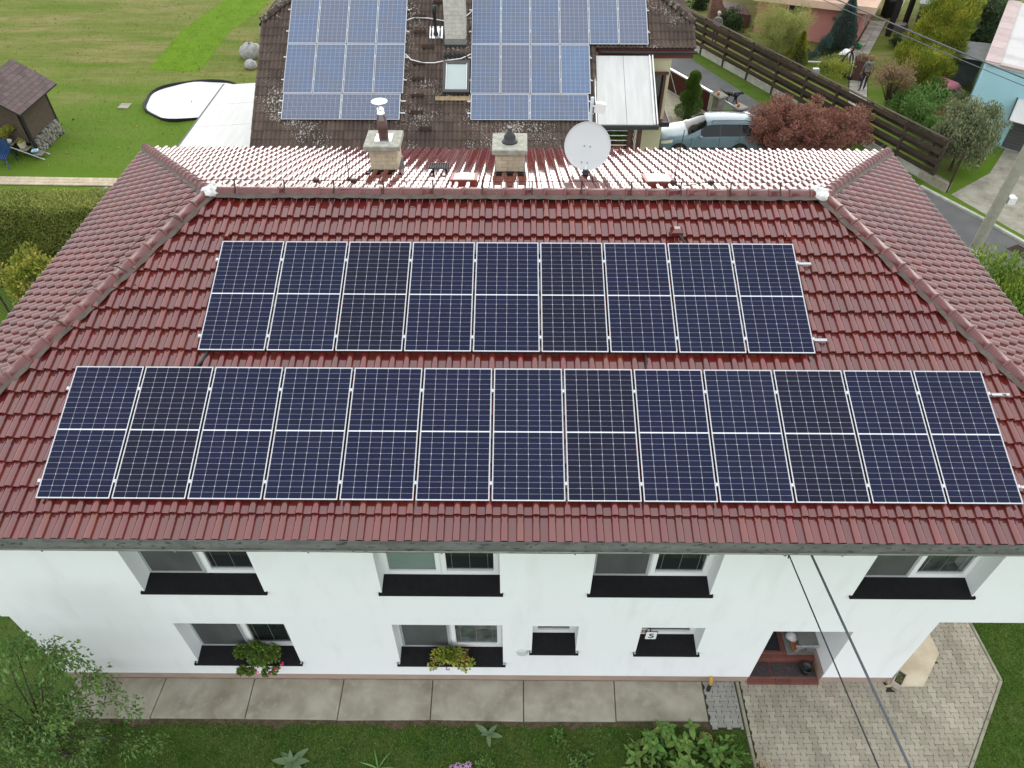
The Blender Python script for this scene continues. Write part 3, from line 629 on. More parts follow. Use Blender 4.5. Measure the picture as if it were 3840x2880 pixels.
# satellite dish and mast
mast = thing('antenna_mast', 'leaning grey antenna mast behind the dish with a white radio box', 'antenna mast', (8.19, 7.75, 7.3))
mb = MB(); mb.smooth = True; mb.tube([(8.19, 7.75, 7.25), (8.2, 7.75, 8.93)], .034, 12); mb.build('pole', M['steel'], mast)
mb = MB(); mb.X = Matrix.Translation((8.36, 7.72, 8.75)) @ Matrix.Rotation(.15, 4, 'Y'); mb.bev(-.1, .1, -.05, .05, -.1, .1, .02); mb.tube([(-.1, 0, 0), (-.17, .02, 0)], .015, 6); mb.build('radio_box', M['whitepaint'], mast)
dish = thing('satellite_dish', 'round light grey satellite dish tilted up on the rear slope', 'satellite dish', (8.15, 7.45, 7.4))
dn = Vector((-.09, -.9, .42)).normalized(); dx = Vector((0, 0, 1)).cross(dn).normalized(); dz = dn.cross(dx); dc = Vector((8.15, 7.5, 8.06))
XM = Matrix(((dx.x, dz.x, dn.x, dc.x), (dx.y, dz.y, dn.y, dc.y), (dx.z, dz.z, dn.z, dc.z), (0, 0, 0, 1)))
mb = MB(); mb.X = XM; mb.smooth = True; rr = [i/10*.45 for i in range(11)]
mb.lathe([(max(r, .001), .28*r*r-.06) for r in rr] + [(.462, .012), (.462, -.006), (.44, -.01)] + [(max(r, .001), .28*r*r-.066) for r in rr[::-1]][1:], (0, 0, 0), 48)
mb.build('reflector', M['dish'], dish)
mb = MB(); mb.X = XM
for a, b in ((-.06, .0), (.055, -.01), (-.09, -.31), (.02, -.32)): mb.lathe([(.011, 0), (.011, .02)], (a, b, .28*(a*a+b*b)-.06), 8)
mb.build('bolt', M['blackmetal'], dish)
mb = MB(); mb.X = XM; mb.tube([(0, -.4, -.02), (.0, -.5, .22)], .02, 6); mb.build('arm', M['whitepaint'], dish)
mb = MB(); mb.X = XM; mb.bev(-.06, .06, -.57, -.44, .18, .3, .03); mb.tube([(0, -.5, .3), (0, -.49, .2)], .045, 10); mb.build('feed_horn', M['blackmetal'], dish)
mb = MB(); mb.tube([dc-dn*.07, (8.19, 7.75, 7.95)], .04, 8); mb.box(8.05, 8.35, 7.6, 7.9, 7.2, 7.34); mb.build('bracket', M['steel'], dish)
# ---------------------------------------------------------------- solar panels on the red roof
AP = .336
def pmat(O, ex, ey):
    ex, ey = Vector(ex).normalized(), Vector(ey).normalized(); ez = ex.cross(ey)
    return Matrix(((ex.x, ey.x, ez.x, O[0]), (ex.y, ey.y, ez.y, O[1]), (ex.z, ey.z, ez.z, O[2]), (0, 0, 0, 1)))
def frame_mb(w, h, f=.0095, d=.035):
    mb = MB()
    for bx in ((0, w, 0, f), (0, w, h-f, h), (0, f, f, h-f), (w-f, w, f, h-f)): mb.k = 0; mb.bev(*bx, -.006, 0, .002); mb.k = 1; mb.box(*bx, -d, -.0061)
    return mb
def copy_panel(proto, mw, label, group):
    r = dup(proto, (0, 0, 0)); r.matrix_basis = mw; r['label'] = label; r['group'] = group; return r
ORD = ['first', 'second', 'third', 'fourth', 'fifth', 'sixth', 'seventh', 'eighth', 'ninth', 'tenth', 'eleventh', 'twelfth', 'thirteenth']
PWD, PHT, GAP = 1.036, 2.097, .032
def half_cell_panel():
    t = thing('solar_panel', 'x', 'solar panel', group='x')
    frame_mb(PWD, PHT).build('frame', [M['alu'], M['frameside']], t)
    mb = MB(); mb.box(.011, PWD-.011, .011, PHT-.011, -.008, -.004); mb.build('glass_sheet', M['back'], t)
    mb = MB(); cw = .1655; m0 = (PWD-6*cw-5*.0022)/2; chh = .083; tot = 24*chh+22*.0022+.02; y0 = (PHT-tot)/2; c = .0065
    y = y0
    for r in range(24):
        for k in range(6):
            x = m0 + k*(cw+.0022); a, b = x+.0004, x+cw-.0004
            lo = r % 2 == 0   # half cells: chamfers only on the outer corners of each cut cell
            if lo: p = [(a, y+c), (a+c, y), (b-c, y), (b, y+c), (b, y+chh), (a, y+chh)]
            else: p = [(a, y), (b, y), (b, y+chh-c), (b-c, y+chh), (a+c, y+chh), (a, y+chh-c)]
            mb.poly([(u, v, -.0032) for u, v in p])
        y += chh + (.02 if r == 11 else .0022)
    o = mb.build('cells', M['cell'], t); o['kind'] = 'stuff'
    return t
def clamps(t, xs, ys, w=.03, l=.05):
    for x in xs:
        for y in ys: mb = MB(); mb.bev(x-w/2, x+w/2, y-l/2, y+l/2, -.04, .006, .004); mb.build('clamp', M['alu'], t)
CV = [M['cell'], mat('silicon_cell_blue', (.0045, .0085, .031), .4, 0, (.0065, .009, .031), vs=1.2, coat=.45, isl=.15), mat('silicon_cell_violet', (.0045, .0052, .02), .4, 0, (.0065, .0065, .022), vs=1.2, coat=.45, isl=.15)]
for m_ in CV: m_.node_tree.nodes['Principled BSDF'].inputs['Coat IOR'].default_value = 1.4
proto = half_cell_panel(); clamps(proto, (PWD+GAP/2,), (.26, 1.72))
def fpt(u, t, off=0): return Vector((u, t*math.cos(AP)-off*math.sin(AP), 6.45+t*math.sin(AP)+off*math.cos(AP)))
EXF, EYF = Vector((1, 0, 0)), Vector((0, math.cos(AP), math.sin(AP)))
allp = []
for nm, n, u0, t0, pos in (('lower', 13, 0, 0, 'long lower row'), ('upper', 9, 1.8003, 2.3934, 'shorter upper row')):
    for i in range(n):
        if i == 0: lab = f'leftmost dark solar panel of the {pos} on the red roof'
        elif i == n-1: lab = f'rightmost dark solar panel of the {pos} on the red roof'
        else: lab = f'{ORD[i]} dark solar panel from the left in the {pos} on the red roof'
        mw = pmat(fpt(u0+i*(PWD+GAP), t0), EXF, EYF)
        allp.append(copy_panel(proto, mw, lab, 'dark solar panels on the red roof'))
        for ch in allp[-1].children:
            if ch.name.startswith('cells'): ch.material_slots[0].link = 'OBJECT'; ch.material_slots[0].material = CV[(i*7+n) % 3 if i % 4 else 0]
        if i == 0:
            for y in (.26, 1.72): mb = MB(); mb.bev(-.045, -.002, y-.025, y+.025, -.04, .006, .004); mb.box(-.05, -.002, y-.02, y+.02, -.08, -.036); o = mb.build('clamp', M['alu']); o.parent = allp[-1]
for o in list(proto.children): bpy.data.objects.remove(o)
bpy.data.objects.remove(proto)
for (u0, u1, t, lb) in ((1.74, 11.63, 2.3934+1.72, 'aluminium rail under the top of the upper panel row'), (1.74, 11.62, 2.3934+.26, 'aluminium rail under the foot of the upper panel row'), (-.05, 14.2, 1.72, 'aluminium rail under the top of the lower panel row'), (-.05, 14.1, .26, 'aluminium rail under the foot of the lower panel row')):
    mb = MB(); mb.X = pmat(fpt(u0, t, -.037), EXF, EYF); L_ = u1-u0
    mb.box(0, L_, -.02, .02, -.045, 0); mb.box(0, L_, -.02, -.012, .0005, .006); mb.box(0, L_, .012, .02, .0005, .006)
    for k in range(int(L_/1.2)+1):
        x = min(.4+k*1.2, L_-.05); mb.box(x-.02, x+.02, -.015, .015, -.1, -.046)
    tag(mb.build('mounting_rail', M['alu']), lb, 'mounting rail', 'rails carrying the dark solar panels')
mb = MB(); mb.tube([fpt(1.95, 2.5, -.06), fpt(1.93, 2.36, -.05), fpt(1.88, 2.24, -.075), fpt(1.80, 2.1, -.06), fpt(1.78, 1.95, -.06)], .022, 8); tag(mb.build('cable', M['cable']), 'black cable between the panel rows near the left end', 'cable')
mb = MB(); mb.tube([fpt(8.74, 2.5, -.08), fpt(8.76, 2.3, -.05), fpt(8.75, 2.1, -.09), fpt(8.7, 1.95, -.06)], .02, 8); tag(mb.build('cable', M['cable']), 'black cable between the panel rows right of the middle', 'cable')

# ---------------------------------------------------------------- neighbouring house behind
BO = Vector((-1.105, 19.658, 5.803)); BA = .53549; BB = .0034
bex = Vector((math.cos(BB), math.sin(BB), 0)); bey = Vector((-math.sin(BB)*math.cos(BA), math.cos(BB)*math.cos(BA), math.sin(BA))); ben = bex.cross(bey)
def bpt(s, t, off=0): return BO + bex*s + bey*t + ben*off
nh = thing('neighbour_house', 'cream house with a mossy dark brown tiled roof behind the red roofed house', 'house', (5, 24, 0))
mb = MB(); mb.box(-1.75, 9.3, 16.75, 20.2, 0, 3.3); mb.box(-1.6, 12.2, 20.0, 30.2, 0, 5.45)
mb.add([(-1.75, 16.75, 3.3), (-1.75, 20.1, 3.3), (-1.75, 20.1, 5.5), (9.3, 16.75, 3.3), (9.3, 20.1, 3.3), (9.3, 20.1, 5.5)], [(0, 1, 2), (3, 5, 4)])

mb.build('wall', M['cream'], nh)
mb = MB(); mb.box(11.3, 12.36, 19.72, 19.995, 2.96, 3.06); mb.box(12.205, 12.36, 19.996, 21.5, 2.96, 3.06); mb.build('ledge', M['brownwood'], nh); mb = MB(); mb.box(11.3, 12.4, 19.68, 19.718, 2.9, 3.08); mb.box(12.362, 12.4, 19.719, 21.5, 2.9, 3.08); mb.build('ledge_gutter', M['blackmetal'], nh)
# brown window by the corner
mb = MB(); mb.box(11.35, 11.45, 19.86, 19.995, 3.1, 4.75); mb.box(11.95, 12.05, 19.8, 19.995, 3.1, 4.75); mb.box(11.25, 12.12, 19.78, 19.85, 4.752, 4.85); mb.box(11.66, 11.72, 19.9, 19.995, 3.1, 4.75)
wn = mb.build('window', M['brownwood'], nh); mb = MB(); mb.box(11.46, 11.94, 19.96, 19.992, 3.1, 4.74); mb.build('pane', M['glass'], wn)
mb = MB(); mb.k = 0
T_s = -3.99; th = -1.0
deckpts = [bpt(-.93, T_s, -.16), bpt(10.55, T_s, -.16), bpt(10.55, -.02, -.16), bpt(14.03, -.02, -.16), bpt(14.03, .98, -.16), bpt(8.6, 6.6, -.16), bpt(4.5, 6.6, -.16), bpt(-1.02, .98, -.16), bpt(-.95, -.5, -.16)]
mb.poly(deckpts)
r_a, r_b = bpt(4.5, 6.6, -.16), bpt(8.6, 6.6, -.16); yb = 2*r_a.y - bpt(0, .98).y
mb.poly([bpt(-1.02, .98, -.16), r_a, (bpt(-1.02, .98).x, yb, bpt(0, .98, -.16).z)]); mb.poly([bpt(14.03, .98, -.16), (bpt(14.03, .98).x, yb, bpt(0, .98, -.16).z), r_b])
mb.poly([r_a, r_b, (bpt(14.03, .98).x, yb, bpt(0, .98, -.16).z), (bpt(-1.02, .98).x, yb, bpt(0, .98, -.16).z)])
nroof = mb.build('roof', M['deck'], nh)
prof2 = []
for k in range(13):
    x = .30*k/12; prof2.append((x, .03+.03*math.cos(2*PI*x/.15+PI)))
tm2 = tile_template(.30, .34+.05, prof2, .022, .02)
bpu = [(-.93, T_s), (10.93, T_s), (10.93, 1.0), (10.93, 4.2), (8.6, 6.6), (4.5, 6.6), (-1.02, .98)]
def bscore(p):
    p = Vector(p); d = p-CAMP; x, y, z = d.dot(rt), d.dot(up), d.dot(fw)
    if abs(x/z) > .72 or abs(y/z) > .535: return None
    s, t = (p-BO).dot(bex), (p-BO).dot(bey)
    if (-.1 < s < 4.1 or 6.25 < s < 10.4) and t > -3.0: return None
    return d.length
def bskip(s, t): return (5.32 < s < 6.15 and -.05 < t < .75) or (5.36 < s < 6.24 and -1.9 < t < -.75)
lay('roof_tiles', nroof, bpt(0, 0, -.135), bex, bey, [(-.93, T_s), (10.55, T_s), (10.55, 4.5), (8.6, 6.6), (4.5, 6.6), (-1.02, .98)], .30, .34, tm2, M['btile'], 240, bscore, bskip)
lay('roof_tiles', nroof, bpt(0, 0, -.135), bex, bey, [(10.57, -.02), (14.03, -.02), (14.03, .98), (10.57, 4.55)], .30, .34, tm2, M['btile'], 60, lambda p: (Vector(p)-CAMP).length if (Vector(p)-BO).dot(bey) > 0 or True else None)
# side slope on the right (seen edge on)
ra = bpt(14.03, .98, -.135); lay('roof_tiles', nroof, ra, (0, 1, 0), (-(14.03-8.6), 0, r_a.z-ra.z), [(0, 0), (yb-ra.y, 0), ((yb-ra.y)/2, math.hypot(14.03-8.6, r_a.z-ra.z))], .30, .34, tm2, M['btile'])
la = bpt(-1.02, .98, -.135); la = Vector((la.x, yb, la.z)); lay('roof_tiles', nroof, la, (0, -1, 0), (5.52, 0, r_a.z-la.z), [(0, 0), (yb-ra.y, 0), ((yb-ra.y)/2, math.hypot(5.52, r_a.z-la.z))], .30, .34, tm2, M['btile'])
M['bridge'] = mat('old_ridge_tile', (.085, .065, .05), .9, .2, (.05, .038, .03), vs=5, isl=.15, col3=(.28, .26, .2), vs3=9, lo3=.55, hi3=.7)
rme2 = rme.copy(); rme2.materials.clear(); rme2.materials.append(M['bridge'])
run_ridge(bpt(-1.02, .98, -.04), bpt(4.5, 6.6, -.04), .36, nroof, rme2, sc=1.1); run_ridge(bpt(14.03, .98, -.04), bpt(8.6, 6.6, -.04), .36, nroof, rme2, sc=1.1)
M['dgut'] = mat('dark_gutter', (.018, .022, .024), .4)
p, q = bpt(-.95, T_s-.05, -.2), bpt(10.57, T_s-.05, -.2); gutter(p, q, .075, nh, M['dgut'])
p, q = bpt(10.75, -.1, -.22), bpt(14.1, -.1, -.22); gutter(p, q, .08, nh, M['dgut'])
p = bpt(-1.05, .95, -.2); gutter(p, (p.x, yb, p.z), .075, nh, M['dgut'], side=(-1, 0)); p = bpt(14.06, .95, -.2); gutter(p, (p.x, yb, p.z), .075, nh, M['dgut'], side=(1, 0))
mb = MB(); a, b = bpt(10.7, 0, -.3), bpt(14.0, 0, -.3); mb.box(a.x, b.x, a.y+.02, a.y+.1, a.z-.25, a.z+.1); mb.box(a.x, b.x, a.y+.1, 20.3, a.z-.25, a.z-.2); mb.build('fascia', mat('red_fascia', (.13, .03, .025), .7), nh)
for t in (-.93, 10.55): mb = MB(); mb.add([bpt(t-.02, T_s, -.15), bpt(t+.02, T_s, -.15), bpt(t+.02, .6, -.15), bpt(t-.02, .6, -.15), bpt(t-.02, T_s, -.35), bpt(t+.02, T_s, -.35), bpt(t+.02, .6, -.35), bpt(t-.02, .6, -.35)], [(0, 1, 2, 3), (0, 3, 7, 4), (1, 5, 6, 2), (0, 4, 5, 1), (4, 7, 6, 5)]); mb.build('verge_board', M['darkwood'], nh)
# its chimney, vent pipe, roof light, steps
zc0 = 5.62
mb = MB(); mb.box(4.31, 4.99, 19.69, 20.5, zc0-.5, 8.6); nch = mb.build('chimney', M['mortar2'], nh)
bricks(nch, 4.3, 5.0, 19.68, 20.5, zc0+.35, 8.6, .25, .125, M['whitebrick'])
mb = MB(); mb.box(4.27, 5.03, 19.66, 20.5, zc0-.1, zc0+.17); mb.box(4.25, 5.05, 19.3, 19.66, zc0-.26, zc0-.06); mb.build('flashing', M['dgut'], nch); mb = MB(); mb.box(4.275, 5.025, 19.665, 19.69, zc0+.171, zc0+.345); mb.build('apron', M['greymetal'], nch)
mb = MB(); mb.smooth = True; mb.lathe([(.075, 0), (.085, .12), (.055, .2), (.055, .75), (.075, .76), (.075, 1.0), (.05, 1.02)], (3.95, 20.12, 5.88), 14); mb.smooth = False; mb.k = 1; mb.X = pmat(bpt(4.84, .3, -.09), bex, bey); mb.box(0, .46, 0, .5, 0, .012); mb.build('vent_pipe', [M['dgut'], M['stainless']], nh)
mb = MB(); mb.X = pmat(bpt(5.36, -1.92, -.1), bex, bey); W_, H_ = .9, 1.24
for bx in ((0, W_, 0, .1), (0, W_, H_-.12, H_), (0, .1, .1, H_-.12), (W_-.1, W_, .1, H_-.12)): mb.box(bx[0], bx[1], bx[2], bx[3], 0, .13)
sk = mb.build('skylight', mat('skylight_frame', (.06, .058, .055), .5), nh)
mb = MB(); mb.X = pmat(bpt(5.36, -1.92, -.1), bex, bey); mb.box(.1, .8, .1, 1.12, .08, .1); mb.build('pane', mat('skylight_glass', (.36, .42, .4), .06, .5, coat=1, var=.05), sk)
mb = MB(); mb.X = pmat(bpt(5.36, -1.92, -.1), bex, bey)
for x in (.1, .79): mb.box(x, x+.02, .1, 1.12, .1, .14)
mb.build('side_rail', M['whitepaint'], sk)
mb = MB(); mb.X = pmat(bpt(5.12, -2.2, -.085), bex, bey); mb.box(0, 1.32, 0, .16, .03, .045); mb.build('apron', mat('tan_flashing', (.3, .22, .12), .7, var=.3, vs=9), sk)
for x, y, z in ((3.36, 20.77, 6.31), (3.39, 20.21, 5.98), (3.7, 19.68, 5.67), (3.4, 19.12, 5.33), (3.4, 18.58, 5.02), (3.41, 18.01, 4.68), (3.42, 17.45, 4.35), (3.73, 16.92, 4.03), (4.05, 21.3, 6.62)): roofstep(nroof, x, y-.05, z+.06, .42, .2, M['rust'])
# blue panels of the neighbour
M['pcell'] = mat('blue_cell', (.016, .055, .15), .25, .5, (.03, .05, .11), vs=1.4, coat=.7, isl=.0, hue=0, det=6, lo=.42, hi=.58)
M['pcell2'] = mat('violet_blue_cell', (.03, .04, .095), .25, .5, (.026, .045, .11), vs=3, coat=.7)
M['pcell3'] = mat('pale_blue_cell', (.03, .095, .2), .25, .5, (.03, .075, .18), vs=2, coat=.7)
M['bus'] = mat('silver_ribbon', (.36, .4, .45), .4, .5, coat=.7)
SW, SH = .992, 1.956
def poly_panel(portrait, cellm):
    w, h = (SW, SH) if portrait else (SH, SW)
    t = thing('solar_panel', 'x', 'solar panel', group='x')
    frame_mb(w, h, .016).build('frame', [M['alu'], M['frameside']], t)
    mb = MB(); mb.box(.01, w-.01, .01, h-.01, -.008, -.004); mb.build('glass_sheet', M['bus'], t)
    mb = MB(); nx, ny = (6, 12) if portrait else (12, 6); c = .153; mx, my = (w-nx*.159)/2, (h-ny*.159)/2
    for i in range(nx):
        for j in range(ny):
            for b in range(4):   # four strips per cell, silver ribbons between them
                f0, f1 = b*c/4+.003, (b+1)*c/4-.003
                if portrait: mb.poly([(mx+i*.159, my+j*.159+f0, -.003), (mx+i*.159+c, my+j*.159+f0, -.003), (mx+i*.159+c, my+j*.159+f1, -.003), (mx+i*.159, my+j*.159+f1, -.003)])
                else: mb.poly([(mx+i*.159+f0, my+j*.159, -.003), (mx+i*.159+f1, my+j*.159, -.003), (mx+i*.159+f1, my+j*.159+c, -.003), (mx+i*.159+f0, my+j*.159+c, -.003)])
    o = mb.build('cells', cellm, t); o['kind'] = 'stuff'
    clamps(t, (w+.011,), (.28*h, .75*h), .022, .05)
    return t
protos = [poly_panel(True, M['pcell']), poly_panel(False, M['pcell']), poly_panel(False, M['pcell2']), poly_panel(True, M['pcell3']), poly_panel(True, M['pcell2'])]
G2 = 'blue solar panels on the brown roof'
def bp_panel(p, s, t, lab): copy_panel(protos[p], pmat(bpt(s, t), bex, bey), lab, G2)
W1 = SW+.022; nn_ = ['leftmost', 'second from left', 'third from left', 'fourth from left', 'fifth from left', 'rightmost']
for k in range(4):
    bp_panel(4 if k == 1 else 0, k*W1, .022, f'{nn_[k] if k < 3 else "rightmost"} blue panel in the top row left of the brick chimney')
    bp_panel(0, k*W1, -SH, f'{nn_[k] if k < 3 else "rightmost"} blue panel in the middle row left of the roof steps')
    bp_panel((3, 0, 4, 0)[3-k] if k == 3 else (4 if k == 1 else 0), 6.3013+k*W1, -SH, f'{nn_[k] if k < 3 else "rightmost"} blue panel in the middle row right of the skylight')
for k in range(6): bp_panel(4 if k in (3, 5) else 0, 6.3013+k*W1, .022, f'{nn_[k]} blue panel in the top row right of the brick chimney')
for k in range(2):
    bp_panel(2, .03+k*(SH+.02), -SH-.025-SW, f'{"left" if k == 0 else "right"} flat laid violet panel at the foot of the left array')
    bp_panel(1, 6.32+k*(SH+.02), -SH-.025-SW, f'{"left" if k == 0 else "right"} flat laid blue panel at the foot of the right array')
for p in protos:
    for o in list(p.children): bpy.data.objects.remove(o)
    bpy.data.objects.remove(p)
RT = (-SH+.55, -SH+1.45, -SH-.025-SW+.28, -SH-.025-SW+.74, .55, 1.45); RL = dict(zip(RT, ('lower part of the middle row', 'upper part of the middle row', 'lowest one at the foot', 'upper one of the flat laid row', 'lower part of the top row', 'upper part of the top row')))
for s0, s1 in ((-.1, W1*4+.08), (6.2, 6.2+W1*4+.16)):
    for t in RT:
        e1 = s1 if not (s0 > 5 and t > 0) else s1+W1*2
        mb = MB(); mb.X = pmat(bpt(s0, t, -.037), bex, bey); mb.box(0, e1-s0, -.02, .02, -.04, 0); tag(mb.build('mounting_rail', M['alu']), f'aluminium rail under the {"left" if s0 < 5 else "right"} blue array, {RL[t]}', 'mounting rail', f'rails under the blue panels, {"left" if s0 < 5 else "right"} array')
for nm, pts, lb in (('cable', [bpt(4.04, -.35, -.05), bpt(4.25, -.6, -.04), bpt(4.65, -.72, -.04), bpt(5.05, -.72, -.04), bpt(5.4, -.64, -.04), bpt(5.95, -.55, -.04), bpt(6.3, -.35, -.05)], 'white conduit sagging above the roof light between the panel arrays'), ('cable', [bpt(4.04, 1.02, -.05), bpt(4.3, 1.13, -.04), bpt(4.8, 1.1, -.04), bpt(5.35, .98, -.03)], 'white conduit from the left array to the chimney'), ('cable', [bpt(6.1, 1.2, -.04), bpt(6.3, 1.42, -.05)], 'short white conduit from the chimney to the right array')):
    mb = MB(); mb.tube(pts, .018, 6); tag(mb.build(nm, M['whitepaint']), lb, 'cable')
# polycarbonate balcony roof, right
cn = thing('canopy', 'milky white sheet canopy sloping over the brown balcony', 'canopy', (10.4, 17, 0))
A_, B_, C_, D_ = Vector((9.44, 17.0, 4.2)), Vector((11.38, 17.0, 4.2)), Vector((11.38, 19.6, 5.47)), Vector((9.44, 19.6, 5.47))
def panel_quad(name, P, m, parent, th=.03):
    mb = MB(); n = (P[1]-P[0]).cross(P[3]-P[0]).normalized()*th; mb.add(P+[p-n for p in P], [(0, 1, 2, 3), (7, 6, 5, 4), (0, 4, 5, 1), (1, 5, 6, 2), (2, 6, 7, 3), (3, 7, 4, 0)]); return mb.build(name, m, parent)
def lerp(a, b, t): return a+(b-a)*t
for k in range(2): panel_quad('sheet', [lerp(A_, B_, k/2+.003), lerp(A_, B_, (k+1)/2-.003), lerp(D_, C_, (k+1)/2-.003), lerp(D_, C_, k/2+.003)], M['polycarb'], cn)
mb = MB(); up_ = Vector((0, -.44, .9))*.03
for f in (-.02, .965, 1.02): mb.tube([lerp(A_, B_, f)+up_, lerp(D_, C_, f)+up_], .028, 4)
mb.build('glazing_bar', M['whitepaint'], cn)
mb = MB(); mb.box(9.4, 11.46, 16.92, 17.0, 4.06, 4.19); mb.build('edge_gutter', M['dgut'], cn)
bal = thing('balcony', 'dark brown timber balcony with steel rods under the milky canopy', 'balcony', (10.3, 17.4, 0))
mb = MB(); mb.box(8.9, 10.9, 17.15, 19.95, 2.6, 2.85); mb.box(9.6, 10.94, 19.9, 19.98, 2.85, 5.0); mb.build('deck', M['brownwood'], bal)
for x in (10.55, 10.88):
    mb = MB(); mb.box(x-.07, x+.07, 17.06, 17.2, 2.5, 4.1); mb.build('post', M['brownwood'], bal)
mb = MB(); mb.box(10.83, 10.94, 18.4, 18.52, 2.5, 4.7); mb.build('post', M['brownwood'], bal)
for k in range(6):
    mb = MB(); z = 3.08+k*.17; mb.tube([(8.9, 17.13, z), (10.48, 17.13, z)], .014, 5); mb.build('rod', M['whitepaint'], bal); mb = MB(); mb.tube([(10.885, 17.2, z), (10.885, 18.4, z)], .014, 5); mb.build('rod', M['whitepaint'], bal)
pot = thing('potted_plant', 'bushy green plant in a square terracotta pot on the balcony', 'potted plant', (10.25, 17.45, 2.85))
mb = MB(); mb.add([(10.1, 17.32, 2.85), (10.4, 17.32, 2.85), (10.4, 17.6, 2.85), (10.1, 17.6, 2.85), (10.06, 17.28, 3.22), (10.44, 17.28, 3.22), (10.44, 17.64, 3.22), (10.06, 17.64, 3.22)], [(0, 1, 5, 4), (1, 2, 6, 5), (2, 3, 7, 6), (3, 0, 4, 7), (4, 5, 6, 7)]); mb.build('pot', M['terracotta'], pot)
# patio roof, left of the neighbour house
cl = thing('patio_roof', 'wide white sheet patio roof left of the brown roofed house', 'patio roof', (-3.7, 20.7, 0))
for k in range(3):
    ya, yb_ = 17.75+k*1.98, 17.75+(k+1)*1.98
    panel_quad('sheet', [Vector((-5.32, ya+.008, 2.78)), Vector((-2.06, ya+.008, 3.0)), Vector((-2.06, yb_-.008, 3.0)), Vector((-5.32, yb_-.008, 2.78))], M['polycarb'], cl)
    mb = MB(); mb.box(-5.2, -5.1, ya+.05, ya+.15, 0, 2.72); mb.build('post', M['darkwood'], cl)
mb = MB(); mb.box(-5.36, -5.3, 17.7, 23.75, 2.66, 2.79); mb.box(-5.3, -2.06, 17.66, 17.73, 2.62, 2.75); mb.build('edge_beam', M['dgut'], cl)
# ---------------------------------------------------------------- paving in front
def slab(name, poly, z0, z1, m, parent):
    mb = MB(); n = len(poly); c = (sum(p[0] for p in poly)/n, sum(p[1] for p in poly)/n); b = .012
    inn = [(c[0]+(x-c[0])*(1-b*1.2), c[1]+(y-c[1])*(1-b*2.2)) for x, y in poly]
    P = [(x, y, z0) for x, y in poly]+[(x, y, z1-.008) for x, y in poly]+[(x, y, z1) for x, y in inn]
    mb.add(P, [tuple(range(2*n, 3*n))]+[(a*n+i, a*n+(i+1) % n, (a+1)*n+(i+1) % n, (a+1)*n+i) for a in (0, 1) for i in range(n)]); return mb.build(name, m, parent)
mb = MB(); mb.poly([(-2.2, -.66, .01), (10.6, -.66, .01), (10.6, .244, .01), (-2.2, .244, .01)]); walk = mb.build('footpath', M['soil']); walk['kind'] = 'structure'
ed = [(-2.2, -2.25), (-.37, -.42), (1.44, 1.45), (3.27, 3.27), (5.09, 5.1), (6.94, 6.94), (8.79, 8.76), (10.58, 10.58)]
for (a, b), (c, d) in zip(ed, ed[1:]): g_ = .009; slab('concrete_slab', [(b+g_, -.56+random.uniform(-.015, .015)), (d-g_, -.56+random.uniform(-.015, .015)), (c-g_, .242), (a+g_, .242)], 0, .05+random.uniform(0, .006), M['concrete'], walk)
# bone shaped pavers
def bone(w=.14, l=.2, a=.017, g=.0032):
    # columns of width w, each stone alternately wide at its ends; neighbours shifted by half a length
    hw, e = w/2-g*1.3, l/2-g*.6; q = l/4
    R_ = [(hw+a, -e), (hw+a, -q-.012), (hw-a, -q+.022), (hw-a, q-.022), (hw+a, q+.012), (hw+a, e)]
    return R_ + [(-x, -y) for x, y in R_]
bo = bone()
def paver_mesh(m):
    mb = MB(); n = len(bo); inn = [(x*.965, y*.972) for x, y in bo]; P = [(x, y, -.04) for x, y in bo]+[(x, y, -.004) for x, y in bo]+[(x, y, 0) for x, y in inn]
    mb.add(P, [tuple(range(2*n, 3*n))]+[(a*n+i, a*n+(i+1) % n, (a+1)*n+(i+1) % n, (a+1)*n+i) for a in (0, 1) for i in range(n)]); return mb
def pip(x, y, poly):
    c = False; j = len(poly)-1
    for i in range(len(poly)):
        (xi, yi), (xj, yj) = poly[i], poly[j]
        if (yi > y) != (yj > y) and x < (xj-xi)*(y-yi)/(yj-yi)+xi: c = not c
        j = i
    return c
